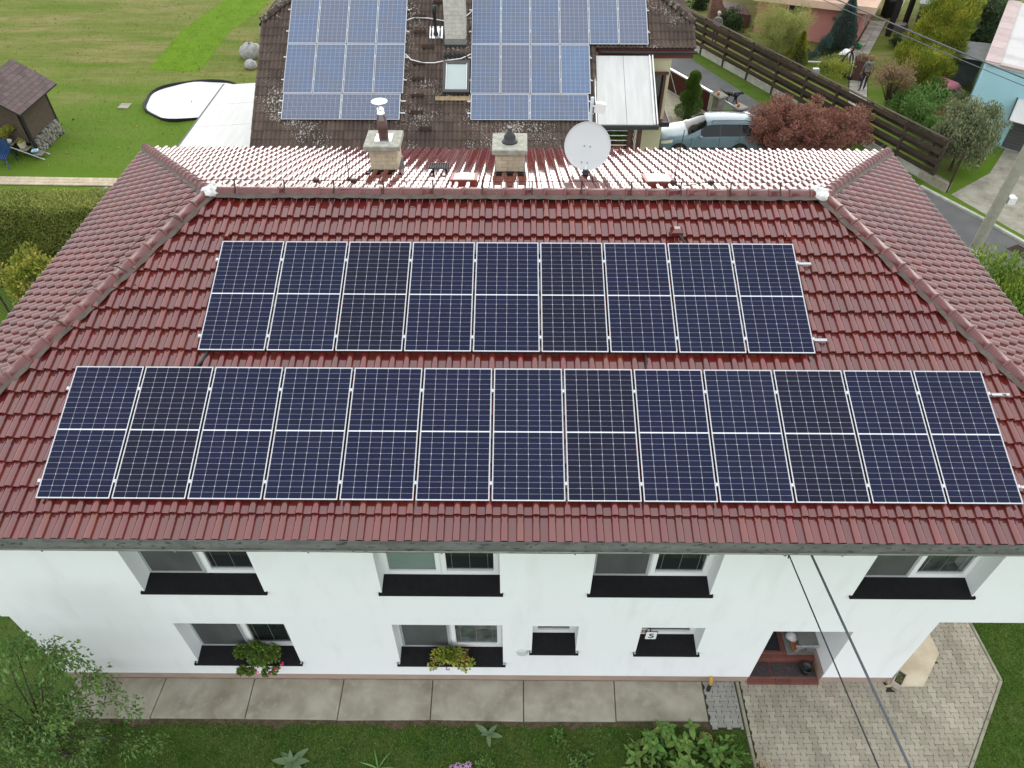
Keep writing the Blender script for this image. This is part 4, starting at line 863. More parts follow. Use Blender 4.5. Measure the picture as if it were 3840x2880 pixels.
def pave(parent, poly, x0, y0, m, want, zt, skip=None):
    tb = paver_mesh(m); me = tb.mesh('paver', m); xs = [p[0] for p in poly]; ys = [p[1] for p in poly]; items = []
    for c in range(int((max(xs)-x0)/.14)+2):
        for r in range(int((max(ys)-y0)/.2)+2):
            x, y = x0+c*.14, y0+r*.2+(.1 if c % 2 else 0)
            if skip and skip(x, y): continue
            k = [pip(x+a*.075, y+b*.095, poly) for a in (-1, 1) for b in (-1, 1)]
            if all(k): items.append((x, y, 1))
            elif any(k): items.append((x, y, 0))
    items.sort(key=lambda q: (Vector((q[0], q[1], 0))-CAMP).length + (100 if q[2] == 0 or q[1] < -1.45 else 0))
    rest = MB(); bm = bmesh.new()
    for i, (x, y, f) in enumerate(items):
        z = zt + random.uniform(-.003, .003)
        if i < want and f: o = bpy.data.objects.new('paver', me); COL.objects.link(o); o.parent = parent; o.location = (x, y, z); o.rotation_euler = (random.uniform(-.008, .008), random.uniform(-.008, .008), random.uniform(-.012, .012))
        elif f: rest.X = Matrix.Translation((x, y, z)); rest.add(tb.v, tb.f)
        else:
            vs = [bm.verts.new((v[0]+x, v[1]+y, v[2]+z)) for v in tb.v]
            for f_ in tb.f: bm.faces.new([vs[j] for j in f_])
            geom = list({e for v in vs for e in v.link_edges}) + vs + list({f2 for v in vs for f2 in v.link_faces})
    n = len(poly)
    if len(bm.verts):
        for i in range(n):
            a, b = poly[i], poly[(i+1) % n]; d = Vector((b[0]-a[0], b[1]-a[1])).normalized()
            if CONVEX: bmesh.ops.bisect_plane(bm, geom=bm.verts[:]+bm.edges[:]+bm.faces[:], plane_co=(a[0], a[1], 0), plane_no=(d.y, -d.x, 0), clear_outer=True)
        b0 = len(rest.v); bm.verts.index_update(); rest.X = None; rest.add([tuple(v.co) for v in bm.verts], [tuple(v.index for v in f.verts) for f in bm.faces])
    bm.free()
    if rest.v: o = rest.build('pavers', m, parent); o['kind'] = 'stuff'
CONVEX = True
yard = [(11.36, -3.0), (13.95, -3.0), (15.41, -1.23), (16.68, .31), (16.62, 1.49), (16.1, 5.0), (11.36, 5.0)]
mb = MB(); mb.poly([(x, y, .012) for x, y in yard]); yd = mb.build('pavement', M['sand']); yd['kind'] = 'structure'
def yskip(x, y): return (x < 14.3 and y > .27) or (14.3 <= x and pip(x, y, [(14.3, .1), (15.0, .2), (15.6, .86), (15.6, 1.2), (14.3, 3.2)]))
pave(yd, yard, 11.43, -2.95, M['paver'], 290, .055, yskip)
strip = [(10.6, -.70), (11.24, -.70), (11.24, .244), (10.6, .244)]
mb = MB(); mb.poly([(x, y, .011) for x, y in strip]); sp = mb.build('pavement', M['sand']); sp['kind'] = 'structure'
pave(sp, strip, 10.68, -.66, M['paver2'], 60, .045)
def kerbrun(pts, w, z, L=1.0, name='kerb', m=None):
    mb = MB(); root = tag(bpy.data.objects.new(name, None), kind='structure'); COL.objects.link(root)
    for a, b in zip(pts, pts[1:]):
        a, b = Vector((*a, 0)), Vector((*b, 0)); n = max(1, round((b-a).length/L)); ang = math.atan2(b.y-a.y, b.x-a.x); l = (b-a).length/n
        for i in range(n):
            q = MB(); c = a+(b-a)*((i+.5)/n); q.X = Matrix.Translation(c) @ Matrix.Rotation(ang, 4, 'Z'); q.bev(-l/2+.004, l/2-.004, -w/2, w/2, -.1, z+random.uniform(-.004, .004), .01); q.build('kerb_stone', m or M['kerb'], root)
kerbrun([(11.30, .24), (11.30, -3.0)], .06, .075); kerbrun([(15.9, 6), (16.66, 1.5), (16.72, .3), (15.45, -1.25), (13.98, -3.02)], .06, .07)
mb = MB(); mb.prism([(14.29, .16), (15.06, .15), (15.66, .84), (15.64, 1.26), (14.45, 3.2), (14.352, 3.2), (14.352, .16)], .0, .11); tag(mb.build('corner_slab', M['beigeslab']), 'pale beige concrete slab at the right house corner', 'slab')
# ---------------------------------------------------------------- plant helpers
def leaf_cloud(P, D, l, w, jl=.3, fold=.25):
    """rhombic leaves at points P along directions D"""
    n = len(P); D = D/np.linalg.norm(D, axis=1, keepdims=True); r = rng.normal(size=(n, 3)); S = np.cross(D, r); S /= np.linalg.norm(S, axis=1, keepdims=True)+1e-9
    N = np.cross(D, S); L = l*(1+rng.uniform(-jl, jl, (n, 1))); W = w*(1+rng.uniform(-jl, jl, (n, 1)))
    V = np.stack([P, P+D*L*.45+S*W*.5+N*W*fold, P+D*L, P+D*L*.45-S*W*.5+N*W*fold], 1).reshape(-1, 3)
    return V, np.arange(4*n).reshape(-1, 4)
def crown_mesh(name, parent, P, D, l, w, m, **k):
    V, F = leaf_cloud(P, D, l, w, **k); o = link(name, arrmesh(name, V, F, m), parent); o['kind'] = 'stuff'; return o
def sph(n):
    v = rng.normal(size=(n, 3)); return v/np.linalg.norm(v, axis=1, keepdims=True)
def clusters(c, rad, k, rc, shell=.55):
    d = sph(k); q = rng.uniform(shell, 1, (k, 1)); C_ = np.array(c)+d*np.array(rad)*q; return C_, rc*rng.uniform(.7, 1.3, k)
def fill(C_, rc, n, dirn='out', up=.3):
    i = rng.integers(0, len(C_), n); d = sph(n); q = rng.uniform(0, 1, (n, 1))**.45
    P = C_[i]+d*q*rc[i][:, None]*np.array([1, 1, .8]); D = sph(n)
    if dirn == 'out': D = D*.7+d
    elif dirn == 'droop': D = D*.5+d*.3+np.array([0, 0, -1.1])
    elif dirn == 'up': D = D*.5+d*.6+np.array([0, 0, .9])
    return P, D+np.array([0, 0, up])*(dirn == 'out')
def limbs(mb, base, tips, r, mid=.5, n=6):
    base = Vector(base)
    for t in tips:
        t = Vector(t); m1 = base.lerp(t, .5)+Vector((random.uniform(-.1, .1), random.uniform(-.1, .1), (t-base).length*.12)); mb.tube([base, m1, t], r, n, r1=r*.25)
def tree(name, label, cat, base, ctr, rad, k, rc, n, l, w, m, trunk=.06, dirn='out', nl=9, group=None, fork=.45, shell=.5, barkm=None):
    t = thing(name, label, cat, base, group); C_, q = clusters(ctr, rad, k, rc, shell); P, D = fill(C_, q, n, dirn); crown_mesh('crown', t, P, D, l, w, m)
    mb = MB(); b = Vector(base); f = b.lerp(Vector(ctr), fork); mb.tube([b, b.lerp(f, .5)+Vector((.03, .02, 0)), f], trunk, 7, r1=trunk*.7); limbs(mb, f, [C_[i] for i in rng.permutation(k)[:nl]], trunk*.55); mb.build('trunk', barkm or M['bark'], t); return t
L_ = dict(
 thuja=leafm('thuja_leaf', (.075, .115, .018), (.13, .16, .03)), hedge=leafm('hedge_leaf', (.15, .185, .04), (.23, .245, .065), .4, .02),
 golden=leafm('golden_thuja_leaf', (.095, .135, .016), (.25, .245, .028), .4, .015), willow=leafm('willow_leaf', (.26, .27, .085), (.2, .22, .06), .35, .02),
 maple=leafm('maple_leaf', (.15, .062, .045), (.21, .105, .075), .45, .02), olive=leafm('apple_leaf', (.1, .125, .055), (.17, .18, .1), .4, .02),
 spruce=leafm('blue_conifer_needle', (.05, .09, .075), (.07, .115, .095), .4, .01), box=leafm('dark_leaf', (.022, .042, .016), (.035, .06, .02), .45, .02),
 topiary=leafm('topiary_leaf', (.04, .085, .012), (.075, .13, .02), .45, .015), fruit=leafm('fruit_leaf', (.075, .13, .035), (.1, .16, .045), .4, .03),
 hyd=leafm('hydrangea_leaf', (.07, .14, .025), (.1, .16, .035), .25, .02), ger=leafm('geranium_leaf', (.07, .12, .02), (.11, .16, .03), .4, .02),
 yellow=leafm('yellow_leaf', (.2, .24, .03), (.26, .27, .05), .4, .03), dry=leafm('dry_leaf', (.17, .115, .065), (.2, .14, .075), .4, .03),
 weed=leafm('weed_leaf', (.09, .16, .035), (.12, .2, .06), .35, .02), mull=leafm('mullein_leaf', (.1, .15, .075), (.085, .135, .06), .12, .01), clover=leafm('clover_leaf', (.03, .075, .018), (.055, .11, .025), .4, .02),
 grass=leafm('grass_blade', (.068, .135, .019), (.1, .14, .034), .45, .02))
M['petal'] = mat('pink_petal', (.65, .03, .13), .6, var=.2); M['lilac'] = mat('lilac_petal', (.5, .3, .48), .6)

# ---------------------------------------------------------------- front garden
def boxrand(n, x0, x1, y0, y1): return np.stack([rng.uniform(x0, x1, n), rng.uniform(y0, y1, n)], 1)
def tufts(name, n, x0, x1, y0, y1, keep, h, m, mask=None):
    p = boxrand(n, x0, x1, y0, y1); k = np.array([keep(a, b) for a, b in p]); p = p[k]
    if mask: p = p[np.array([mask(a, b) for a, b in p])]
    n = len(p); a = rng.uniform(0, 2*PI, n); d = np.stack([np.cos(a), np.sin(a), np.zeros(n)], 1); hh = h*rng.uniform(.5, 1.4, (n, 1))
    B = np.concatenate([p, np.full((n, 1), .004)], 1); lean = np.stack([rng.normal(0, .5, n), rng.normal(0, .5, n), np.ones(n)], 1)
    S = d*(.006+.004*rng.random((n, 1))); V = np.stack([B-S, B+S, B+lean*hh], 1).reshape(-1, 3)
    o = link(name, arrmesh(name, V, np.arange(3*n).reshape(-1, 3), m)); o['kind'] = 'stuff'; return o
def edge_noise(x): return .05*math.sin(x*2.3)+.04*math.sin(x*5.1+1)+.03*math.sin(x*11)
tufts('lawn_grass', 90000, -5.5, 11.25, -2.6, -.6, lambda x, y: y < -.60+edge_noise(x)+random.gauss(0, .03) and (y > -1.5+.03*math.sin(x*3) or x > 4.8 or random.random() < .12), .04, L_['grass'])
tufts('lawn_grass', 60000, 14.6, 18.6, -2.4, 4.5, lambda x, y: not pip(x, y, [(11, -4), (13.2, -4), (13.98, -3.02), (15.47, -1.25), (16.76, .3), (16.7, 1.5), (15.95, 6), (11, 6)]), .045, leafm('lush_blade', (.06, .12, .015), (.09, .15, .02), .45, .02))
tufts('lawn_grass', 25000, -8, -2.6, -1.5, 6, lambda x, y: True, .05, L_['grass'])
n = 9000; p = boxrand(n, -3, 11.2, -2.4, -.72); msk = np.sin(p[:, 0]*1.9+p[:, 1]*3)+np.sin(p[:, 0]*4.1-p[:, 1]*5)+rng.normal(0, .5, n) > .5; p = p[msk]; n = len(p)
crown_mesh('clover', None, np.concatenate([p, rng.uniform(.01, .045, (n, 1))], 1), sph(n)*np.array([1, 1, .25]), .045, .04, L_['clover'])
# brown edge between slabs and lawn
mb = MB(); P_ = []
for i in range(80):
    x = -2.2+i*.168; P_ += [(x, -.54, .009), (x, -.65+edge_noise(x)*.9, .009)]
mb.add(P_, [(2*i, 2*i+1, 2*i+3, 2*i+2) for i in range(79)]); o = mb.build('earth_edge', M['soil']); o['kind'] = 'structure'
def big_leaf(m, name='leaf', l=1, w=.55, fold=.12, bend=.15, nseg=4):
    V = []; F = []
    for i in range(nseg+1):
        t = i/nseg; ww = w*math.sin(PI*min(.97, .06+t*.94))**.8*(1-.25*t); z = -bend*t*t
        V += [(t*l, -ww/2, z+fold*ww), (t*l, 0, z), (t*l, ww/2, z+fold*ww)]
    for i in range(nseg):
        for k in (0, 1): F.append((3*i+k, 3*i+3+k, 3*i+4+k, 3*i+1+k))
    me = bpy.data.meshes.new(name); me.from_pydata(V, [], F); me.materials.append(m); me.polygons.foreach_set('use_smooth', [True]*len(F)); me.update(); return me
def put_leaf(me, parent, p, az, el, s, name='leaf', roll=0):
    o = bpy.data.objects.new(name, me); COL.objects.link(o); o.parent = parent
    o.matrix_local = Matrix.Translation(Vector(p)-wl(parent)) @ Matrix.Rotation(az, 4, 'Z') @ Matrix.Rotation(-el, 4, 'Y') @ Matrix.Rotation(roll, 4, 'X') @ Matrix.Scale(s, 4); return o
hyd = thing('hydrangea_bush', 'broad leaved hydrangea bush at the lower edge of the lawn by the paving', 'bush', (10.0, -1.4, 0))
hl = big_leaf(L_['hyd'], w=.62, fold=.16, bend=.22); mb = MB(); cnt = 0
for i in range(44):
    for _ in range(60):
        x, y = random.uniform(8.75, 11.1), random.uniform(-2.1, -.72)
        if ((x-9.95)/1.2)**2+((y+1.55)/.88)**2 < 1: break
    hgt = .22+.2*(1-((x-9.95)/1.3)**2)+random.uniform(-.05, .08); mb.tube([(x+random.uniform(-.1, .1), y, 0), (x, y, hgt)], .008, 4)
    a0 = random.uniform(0, 6.28)
    for k in range(7):
        if cnt >= 298: break
        pair = k//2; put_leaf(hl, hyd, (x, y, hgt-.05*(3-pair)*.6), a0+(k % 2)*PI+pair*PI/2+random.uniform(-.2, .2), (.75, .45, .15, -.1)[3-pair] if False else (-.15, .15, .45, .9)[pair]+random.uniform(-.15, .15), (.19, .17, .13, .08)[pair]*random.uniform(.85, 1.2), roll=random.uniform(-.2, .2)); cnt += 1
mb.build('stems', M['bark'], hyd)
C_ = np.stack([rng.uniform(8.9, 10.95, 500), rng.uniform(-2.0, -.85, 500), rng.uniform(.08, .26, 500)], 1); crown_mesh('undergrowth', hyd, C_, sph(500)*np.array([1, 1, .4]), .13, .09, L_['hyd'])
def rosette(name, label, x, y, n, s, grp):
    t = thing(name, label, 'plant', (x, y, 0), grp); ml = mull_leaf
    for k in range(n): put_leaf(ml, t, (x, y, .03+.02*k/n), k*2.4+random.uniform(-.2, .2), (.15 if k < n*.6 else .8)+random.uniform(-.1, .2), s*random.uniform(.7, 1.1)*(1 if k < n*.6 else .7))
    return t
mull_leaf = big_leaf(L_['mull'], w=.42, fold=.12, bend=.12)
rosette('mullein', 'large pale mullein rosette at the bottom edge of the lawn', 2.55, -1.35, 10, .34, 'mulleins in the lawn')
rosette('mullein', 'small mullein growing at the lawn edge below the slabs', 6.25, -.82, 6, .3, 'mulleins in the lawn')
sp_ = thing('daylily', 'narrow bright leaved plant at the bottom edge of the frame', 'plant', (4.2, -1.45, 0)); bl = big_leaf(L_['weed'], w=.1, fold=.2, bend=.35)
for k in range(7): put_leaf(bl, sp_, (4.2, -1.45, .04), k*.95, .35+random.uniform(-.15, .15), .36)
cf = thing('coneflower', 'pink coneflowers at the bottom edge of the lawn', 'flower', (5.7, -1.38, 0)); mb = MB()
for k in range(4):
    x, y, z = 5.6+k*.1, -1.44+.03*(k % 2), .1+.03*k; mb.k = 0; mb.tube([(x, y, 0), (x, y, z)], .006, 4); mb.k = 1
    for a in range(9): an = a*.7; mb.add([(x, y, z), (x+.05*math.cos(an+.25), y+.05*math.sin(an+.25), z-.01), (x+.075*math.cos(an), y+.075*math.sin(an), z-.03), (x+.05*math.cos(an-.25), y+.05*math.sin(an-.25), z-.01)], [(0, 1, 2, 3)])
    mb.k = 2; mb.ball((x, y, z+.01), .022, 6, 4)
mb.build('flower_heads', [L_['weed'], M['lilac'], M['rust']], cf)
def clumpplant(name, label, cat, c, rad, n, l, w, m, dirn='up', grp=None, k=8, stem=True):
    t = thing(name, label, cat, (c[0], c[1], 0), grp); C2, q = clusters(c, rad, k, min(rad)*.55, .1); P, D = fill(C2, q, n, dirn); P[:, 2] = np.maximum(P[:, 2], .02); crown_mesh('foliage', t, P, D, l, w, m)
    if stem:
        mb = MB()
        for i in range(min(k, 6)): mb.tube([(c[0]+random.uniform(-.04, .04), c[1], 0), C2[i]], .012, 4, r1=.005)
        mb.build('stems', M['bark'], t)
    return t
clumpplant('weed_clump', 'bright green weed clump in the lawn left of the hydrangea', 'plant', (8.0, -1.3, .1), (.28, .22, .1), 200, .09, .05, L_['weed'])
clumpplant('weed_clump', 'bright weed tuft in the lawn above the mullein row', 'plant', (7.55, -.95, .1), (.2, .15, .1), 130, .09, .05, L_['weed'])
clumpplant('weed_clump', 'leafy weed patch at the very bottom left of the lawn', 'plant', (1.0, -1.75, .12), (.9, .25, .1), 700, .1, .06, L_['clover'], k=16)
clumpplant('weed_clump', 'feathery green weed near the pink coneflowers', 'plant', (6.25, -1.4, .15), (.18, .15, .15), 160, .08, .03, L_['weed'])
clumpplant('weed_clump', 'small young shrub right of the hydrangea beside the kerb', 'plant', (11.0, -1.3, .2), (.2, .18, .2), 130, .09, .05, L_['hyd'])
clumpplant('dry_flower_head', 'dry beige flower plumes beside the kerb at the bottom edge', 'plant', (11.35, -1.45, .3), (.18, .12, .2), 420, .03, .02, mat('straw', (.5, .4, .27), .9))
clumpplant('fallen_terracotta_pot', 'x', 'plant', (0, -50, .1), (.01, .01, .01), 4, .01, .01, L_['weed']) if False else None
mb = MB(); mb.X = Matrix.Translation((10.42, -.84, .0)) @ Matrix.Rotation(.5, 4, 'X'); mb.lathe([(.09, 0), (.12, .2), (.13, .2), (.13, .23), (.11, .23), (.1, .05)], (0, 0, 0), 14); tag(mb.build('flower_pot', M['terracotta']), 'terracotta pot half hidden behind the hydrangea leaves', 'flower pot')
# fruit tree in the left foreground
ft = thing('fruit_tree', 'leafy young fruit tree in the left foreground before the white wall', 'tree', (-1.75, -1.25, 0)); C2 = []
for i in range(70):
    C2.append((random.gauss(-1.75, .75), random.gauss(-1.35, .35), random.uniform(.5, 3.0)))
C2 = [c for c in C2 if c[0] < -.35]
C2 += [(-.78, -.98, 3.9), (-.6, -.95, 3.6), (-.45, -.95, 3.85), (-.95, -1.0, 4.05), (-.25, -.95, 3.4), (-.3, -1, 3.8), (-.75, -1, 3.3), (-.6, -1, 3.2), (-1.2, -1.05, 3.5), (-.15, -.95, 2.9), (-.35, -1, 2.8), (-1.2, -1, 3.8), (.1, -1.1, 1.9), (-.1, -1.1, 2.2), (-.1, -1.4, 1.1), (.2, -1.3, .8)]
C2 = np.array(C2); q = np.full(len(C2), .24); P, D = fill(C2, q, 7000, 'droop'); crown_mesh('crown', ft, P, D, .095, .042, L_['fruit'], fold=.35)
mb = MB(); f = Vector((-1.7, -1.25, 1.0)); mb.tube([(-1.75, -1.25, 0), f], .045, 7, r1=.035)
for c in C2[::2]: limbs(mb, f, [c], .016, n=5)
mb.build('trunk', M['bark'], ft)
# window boxes
def flowerbox(c, n, m, petal, lab, box, rad, hang):
    t = thing('flower_box', lab, 'flower box', c); x, y, z = c
    if box:
        mb = MB(); mb.add([(x-.33, y-.08, z), (x+.33, y-.08, z), (x+.33, y+.08, z), (x-.33, y+.08, z), (x-.36, y-.1, z+.16), (x+.36, y-.1, z+.16), (x+.36, y+.1, z+.16), (x-.36, y+.1, z+.16)], [(0, 1, 5, 4), (1, 2, 6, 5), (2, 3, 7, 6), (3, 0, 4, 7), (3, 2, 1, 0)])
        mb.k = 1; mb.poly([(x-.35, y-.09, z+.13), (x+.35, y-.09, z+.13), (x+.35, y+.09, z+.13), (x-.35, y+.09, z+.13)]); mb.build('trough', [M['terracotta'], M['soil']], t)
    C3, q = clusters((x, y-.06, z+.2), rad, 30, .11, .1); C3 = np.concatenate([C3, np.array(hang)]); q = np.concatenate([q, np.full(len(hang), .07)]); P, D = fill(C3, q, n, 'out'); crown_mesh('foliage', t, P, D, .055, .05, m)
    mb = MB()
    for i in range(len(petal)):
        for k in range(7): mb.ball((petal[i][0]+random.uniform(-.035, .035), petal[i][1]+random.uniform(-.03, .03), petal[i][2]+random.uniform(-.03, .03)), .018, 6, 4)
    mb.build('blossom', M['petal'] if not box else M['lilac'], t)
flowerbox((1.82, .3, .93), 3400, L_['ger'], [(1.95, .02, .78), (1.7, .05, .8), (2.25, .1, 1.05), (2.1, .05, .92), (1.85, .0, .72)], 'lush green geranium box with red blossoms on the left ground floor sill', False, (.46, .16, .2), [(1.4, .08, .78), (1.45, .08, .85), (1.6, .05, .82), (1.9, .05, .8), (2.1, .05, .85)])
flowerbox((5.5, .3, .94), 900, L_['yellow'], [(5.2, .1, .88), (5.45, .1, .87)], 'terracotta trough of sparse yellowing geraniums on the second ground floor sill', True, (.36, .1, .06), [(5.15, .12, .95), (5.2, .1, 1.0), (5.8, .1, .9), (5.75, .1, .95), (5.9, .15, 1.05)])
clumpplant('geranium', 'x', 'plant', (0, -60, 1), (.01,)*3, 4, .01, .01, L_['ger']) if False else None
o = crown_mesh('foliage', bpy.data.objects['flower_box.001'], *fill(np.array([(5.5, .26, 1.15)]), np.array([.12]), 260, 'out'), .05, .045, L_['ger'])

# ---------------------------------------------------------------- things on and by the facade
def plate(x, z, wd, hg, y, txt, label, txtm):
    t = thing('house_number', label, 'house number', (x, y, z)); mb = MB(); mb.bev(-wd/2, wd/2, -hg/2, hg/2, 0, .012, .006); mb.X = None
    me = mb.mesh('plate', [M['whitepaint']]); o = link('plate', me, None); o.parent = t; o.matrix_local = Matrix.Rotation(PI/2, 4, 'X')
    mb = MB(); mb.bev(-wd/2-.012, wd/2+.012, -hg/2-.012, hg/2+.012, -.012, .0, .004); o = link('rim', mb.mesh('rim', M['rust'])); o.parent = t; o.matrix_local = Matrix.Rotation(PI/2, 4, 'X')
    cu = bpy.data.curves.new('digits', 'FONT'); cu.body = txt; cu.size = hg*.92; cu.align_x = 'CENTER'; cu.align_y = 'CENTER'; cu.extrude = .001; cu.offset = .004
    tmp = bpy.data.objects.new('tmp', cu); COL.objects.link(tmp); dg = bpy.context.evaluated_depsgraph_get(); me = bpy.data.meshes.new_from_object(tmp.evaluated_get(dg)); bpy.data.objects.remove(tmp)
    me.name = 'digits'; me.materials.clear(); me.materials.append(txtm); o = link('digits', me); o.parent = t; o.matrix_local = Matrix.Translation((0, -.0145, 0)) @ Matrix.Rotation(PI/2, 4, 'X')
    mb = MB(); mb.tube([(0, 0.012, 0), (0, .34, .06)], .012, 6); o = link('bracket', mb.mesh('bracket', M['rust'])); o.parent = t; return t
plate(9.265, 2.10, .2, .25, .2, '5', 'white enamel plate with a blue 5 before the small right window', mat('enamel_blue', (.02, .03, .13), .4))
plate(9.10, 2.09, .2, .16, .3, '702', 'small white plate ending in 02 half hidden in the window reveal', mat('enamel_red', (.2, .05, .03), .4))
mb = MB(); mb.X = Matrix.Translation((6.9, .222, 1.34)) @ Matrix.Rotation(PI/2, 4, 'X'); mb.lathe([(.105, 0), (.1, .03), (.03, .036)], (0, 0, 0), 24); tag(mb.build('wall_vent', M['dish']), 'round white vent cap on the wall left of the small window', 'vent')
mb = MB(); mb.tube([(10.72, .27, .33), (10.72, .16, .27), (10.71, .12, .17)], .035, 8); mb.k = 1; mb.tube([(10.71, .12, .18), (10.68, .06, .04)], .038, 8); tag(mb.build('drain_pipe', [mat('yellow_pipe', (.45, .26, .03), .6), M['cable']]), 'short yellow and black pipe stub leaving the plinth', 'pipe')
def sagline(a, b, sag, n=24): a, b = Vector(a), Vector(b); return [a.lerp(b, i/n)-Vector((0, 0, sag*4*(i/n)*(1-i/n))) for i in range(n+1)]
mb = MB(); mb.tube(sagline((10.98, .12, 5.0), (13.0, -16, 4.9), .25), .011, 6); mb.tube([(10.98, .1, 5.02), (10.95, .1, 4.93), (10.91, .1, 4.97), (10.93, .1, 5.06), (10.98, .1, 5.02), (11.0, .08, 4.9)], .009, 5); tag(mb.build('service_cable', M['cable']), 'thin black service cable looped at the gutter and running down past the porch', 'cable')
mb = MB(); mb.tube(sagline((11.33, .12, 5.0), (13.6, -16, 4.9), .25), .019, 6); tag(mb.build('service_cable', M['bcable']), 'thicker grey service cable running down across the right facade', 'cable')
# porch
for xa, xb, lb in ((11.5, 12.03, 'left'), (12.05, 12.93, 'right')):
    mb = MB(); mb.box(xa+.012, xb-.012, .33, .615, .098, .112)
    for i in range(int((xb-xa)/.09)):
        for j in range(3): mb.box(xa+.04+i*.09, xa+.07+i*.09, .355+j*.085, .375+j*.085, .1121, .117)
    tag(mb.build('door_mat', M['rubbermat']), f'perforated rubber mat on the {lb} part of the porch step', 'door mat', 'door mats in the porch')
mb = MB(); mb.X = Matrix.Translation((11.93, 1.08, .254)) @ Matrix.Rotation(-.04, 4, 'Z'); mb.box(-.42, .36, -.26, .26, 0, .012); mb.k = 1; mb.box(-.39, .33, -.23, .23, .0121, .016); tag(mb.build('door_mat', [M['rubber'], M['matfelt']]), 'charcoal felt mat with black border on the red porch floor', 'door mat', 'door mats in the porch')
mb = MB(); mb.box(11.6, 12.1, 1.62, 1.9, .254, .27); tag(mb.build('door_mat', M['matfelt']), 'dark mat at the back of the porch by the door', 'door mat', 'door mats in the porch')
cab = thing('shoe_bench', 'grey bench along the right porch wall with foil covered front', 'bench', (12.75, 1.1, .25))
mb = MB(); mb.box(12.56, 12.955, .74, 1.95, .61, .645); mb.build('top', M['greymetal'], cab); mb = MB(); mb.box(12.4, 12.955, .72, 1.95, .26, .275); mb.box(12.8, 12.955, .78, 1.95, .276, .60); mb.build('base', M['greymetal'], cab)
mb = MB(); mb.box(12.48, 12.955, .70, .735, .59, .655); mb.add([(12.5, .72, .3), (12.72, .72, .62), (12.55, .72, .62)], [(0, 1, 2)]); mb.build('foil_wrap', M['foil'], cab); mb = MB(); mb.bev(12.86, 12.955, 1.2, 2.1, .646, .9, .01); mb.build('back_board', M['greymetal'], cab)
mb = MB(); mb.smooth = True; mb.lathe([(.15, 0), (.2, .14), (.22, .145), (.215, .16), (.19, .15), (.14, .02)], (12.73, 1.78, .646), 24); mb.k = 1; mb.lathe([(.17, .1), (.165, .11)], (12.73, 1.78, .646), 24); tag(mb.build('basin', [M['steel'], mat('mint_green', (.16, .5, .33), .5)]), 'round metal basin with a mint green inside on the porch bench', 'basin')
mb = MB(); mb.smooth = True; mb.ball((12.55, 1.05, .42), .12, 10, 7, 1.1, .15); mb.ball((12.6, 1.3, .42), .1, 10, 7, 1, .18); tag(mb.build('carrier_bag', M['white']), 'crumpled white bag stuffed under the porch bench', 'bag')
mb = MB(); mb.X = Matrix.Translation((12.58, 1.45, .3)) @ Matrix.Rotation(.3, 4, 'Z'); mb.bev(-.11, .1, -.12, .12, 0, .2, .01); mb.poly([(-.11, -.12, .205), (.1, -.12, .2), (.14, -.2, .27), (-.08, -.2, .26)]); tag(mb.build('cardboard_box', M['greywood']), 'pale open cardboard box under the porch bench', 'box')
mb = MB(); mb.X = Matrix.Translation((12.57, .85, .32)) @ Matrix.Rotation(.25, 4, 'Y'); mb.box(-.07, .07, -.09, .1, 0, .03); mb.box(-.06, .07, -.08, .1, .031, .055); tag(mb.build('wooden_board', mat('orange_wood', (.4, .17, .06), .6)), 'orange brown wooden board under the front of the porch bench', 'board')
mb = MB(); mb.smooth = True; mb.lathe([(.085, 0), (.11, .17), (.118, .17), (.118, .19), (.1, .19), (.088, .05)], (12.72, .43, .114), 20); tag(mb.build('flower_pot', M['blackmetal']), 'empty round black pot on the porch mat', 'flower pot')
mb = MB()
for i in range(16): mb.ball((11.56+random.uniform(-.04, .04), .76+random.uniform(-.09, .09), .34+random.uniform(-.08, .14)), .022, 6, 4)
mb.tube([(11.56, .76, .25), (11.56, .76, .4)], .008, 4); tag(mb.build('flower', M['petal']), 'red pink flower peeping out at the left porch edge', 'flower')
tp = thing('planter', 'small pale planter box with dark soil at the right house corner', 'planter', (14.53, .22, .1)); mb = MB(); mb.X = Matrix.Translation((14.55, .24, .11)) @ Matrix.Rotation(.85, 4, 'Z')
for bx in ((-.17, .17, -.09, -.07), (-.17, .17, .07, .09), (-.17, -.15, -.07, .07), (.15, .17, -.07, .07)): mb.box(*bx, 0, .17)
mb.build('box', mat('pale_planter', (.42, .36, .31), .8), tp); mb = MB(); mb.X = Matrix.Translation((14.55, .24, .11)) @ Matrix.Rotation(.85, 4, 'Z'); mb.box(-.149, .149, -.069, .069, .0, .14); mb.build('soil', M['soil'], tp)
crown_mesh('sprouts', tp, np.array([(14.53, .25, .26)])+rng.uniform(-.06, .06, (40, 3))*np.array([.8, 1.4, .2]), sph(40)+np.array([0, 0, .8]), .05, .015, L_['weed'])
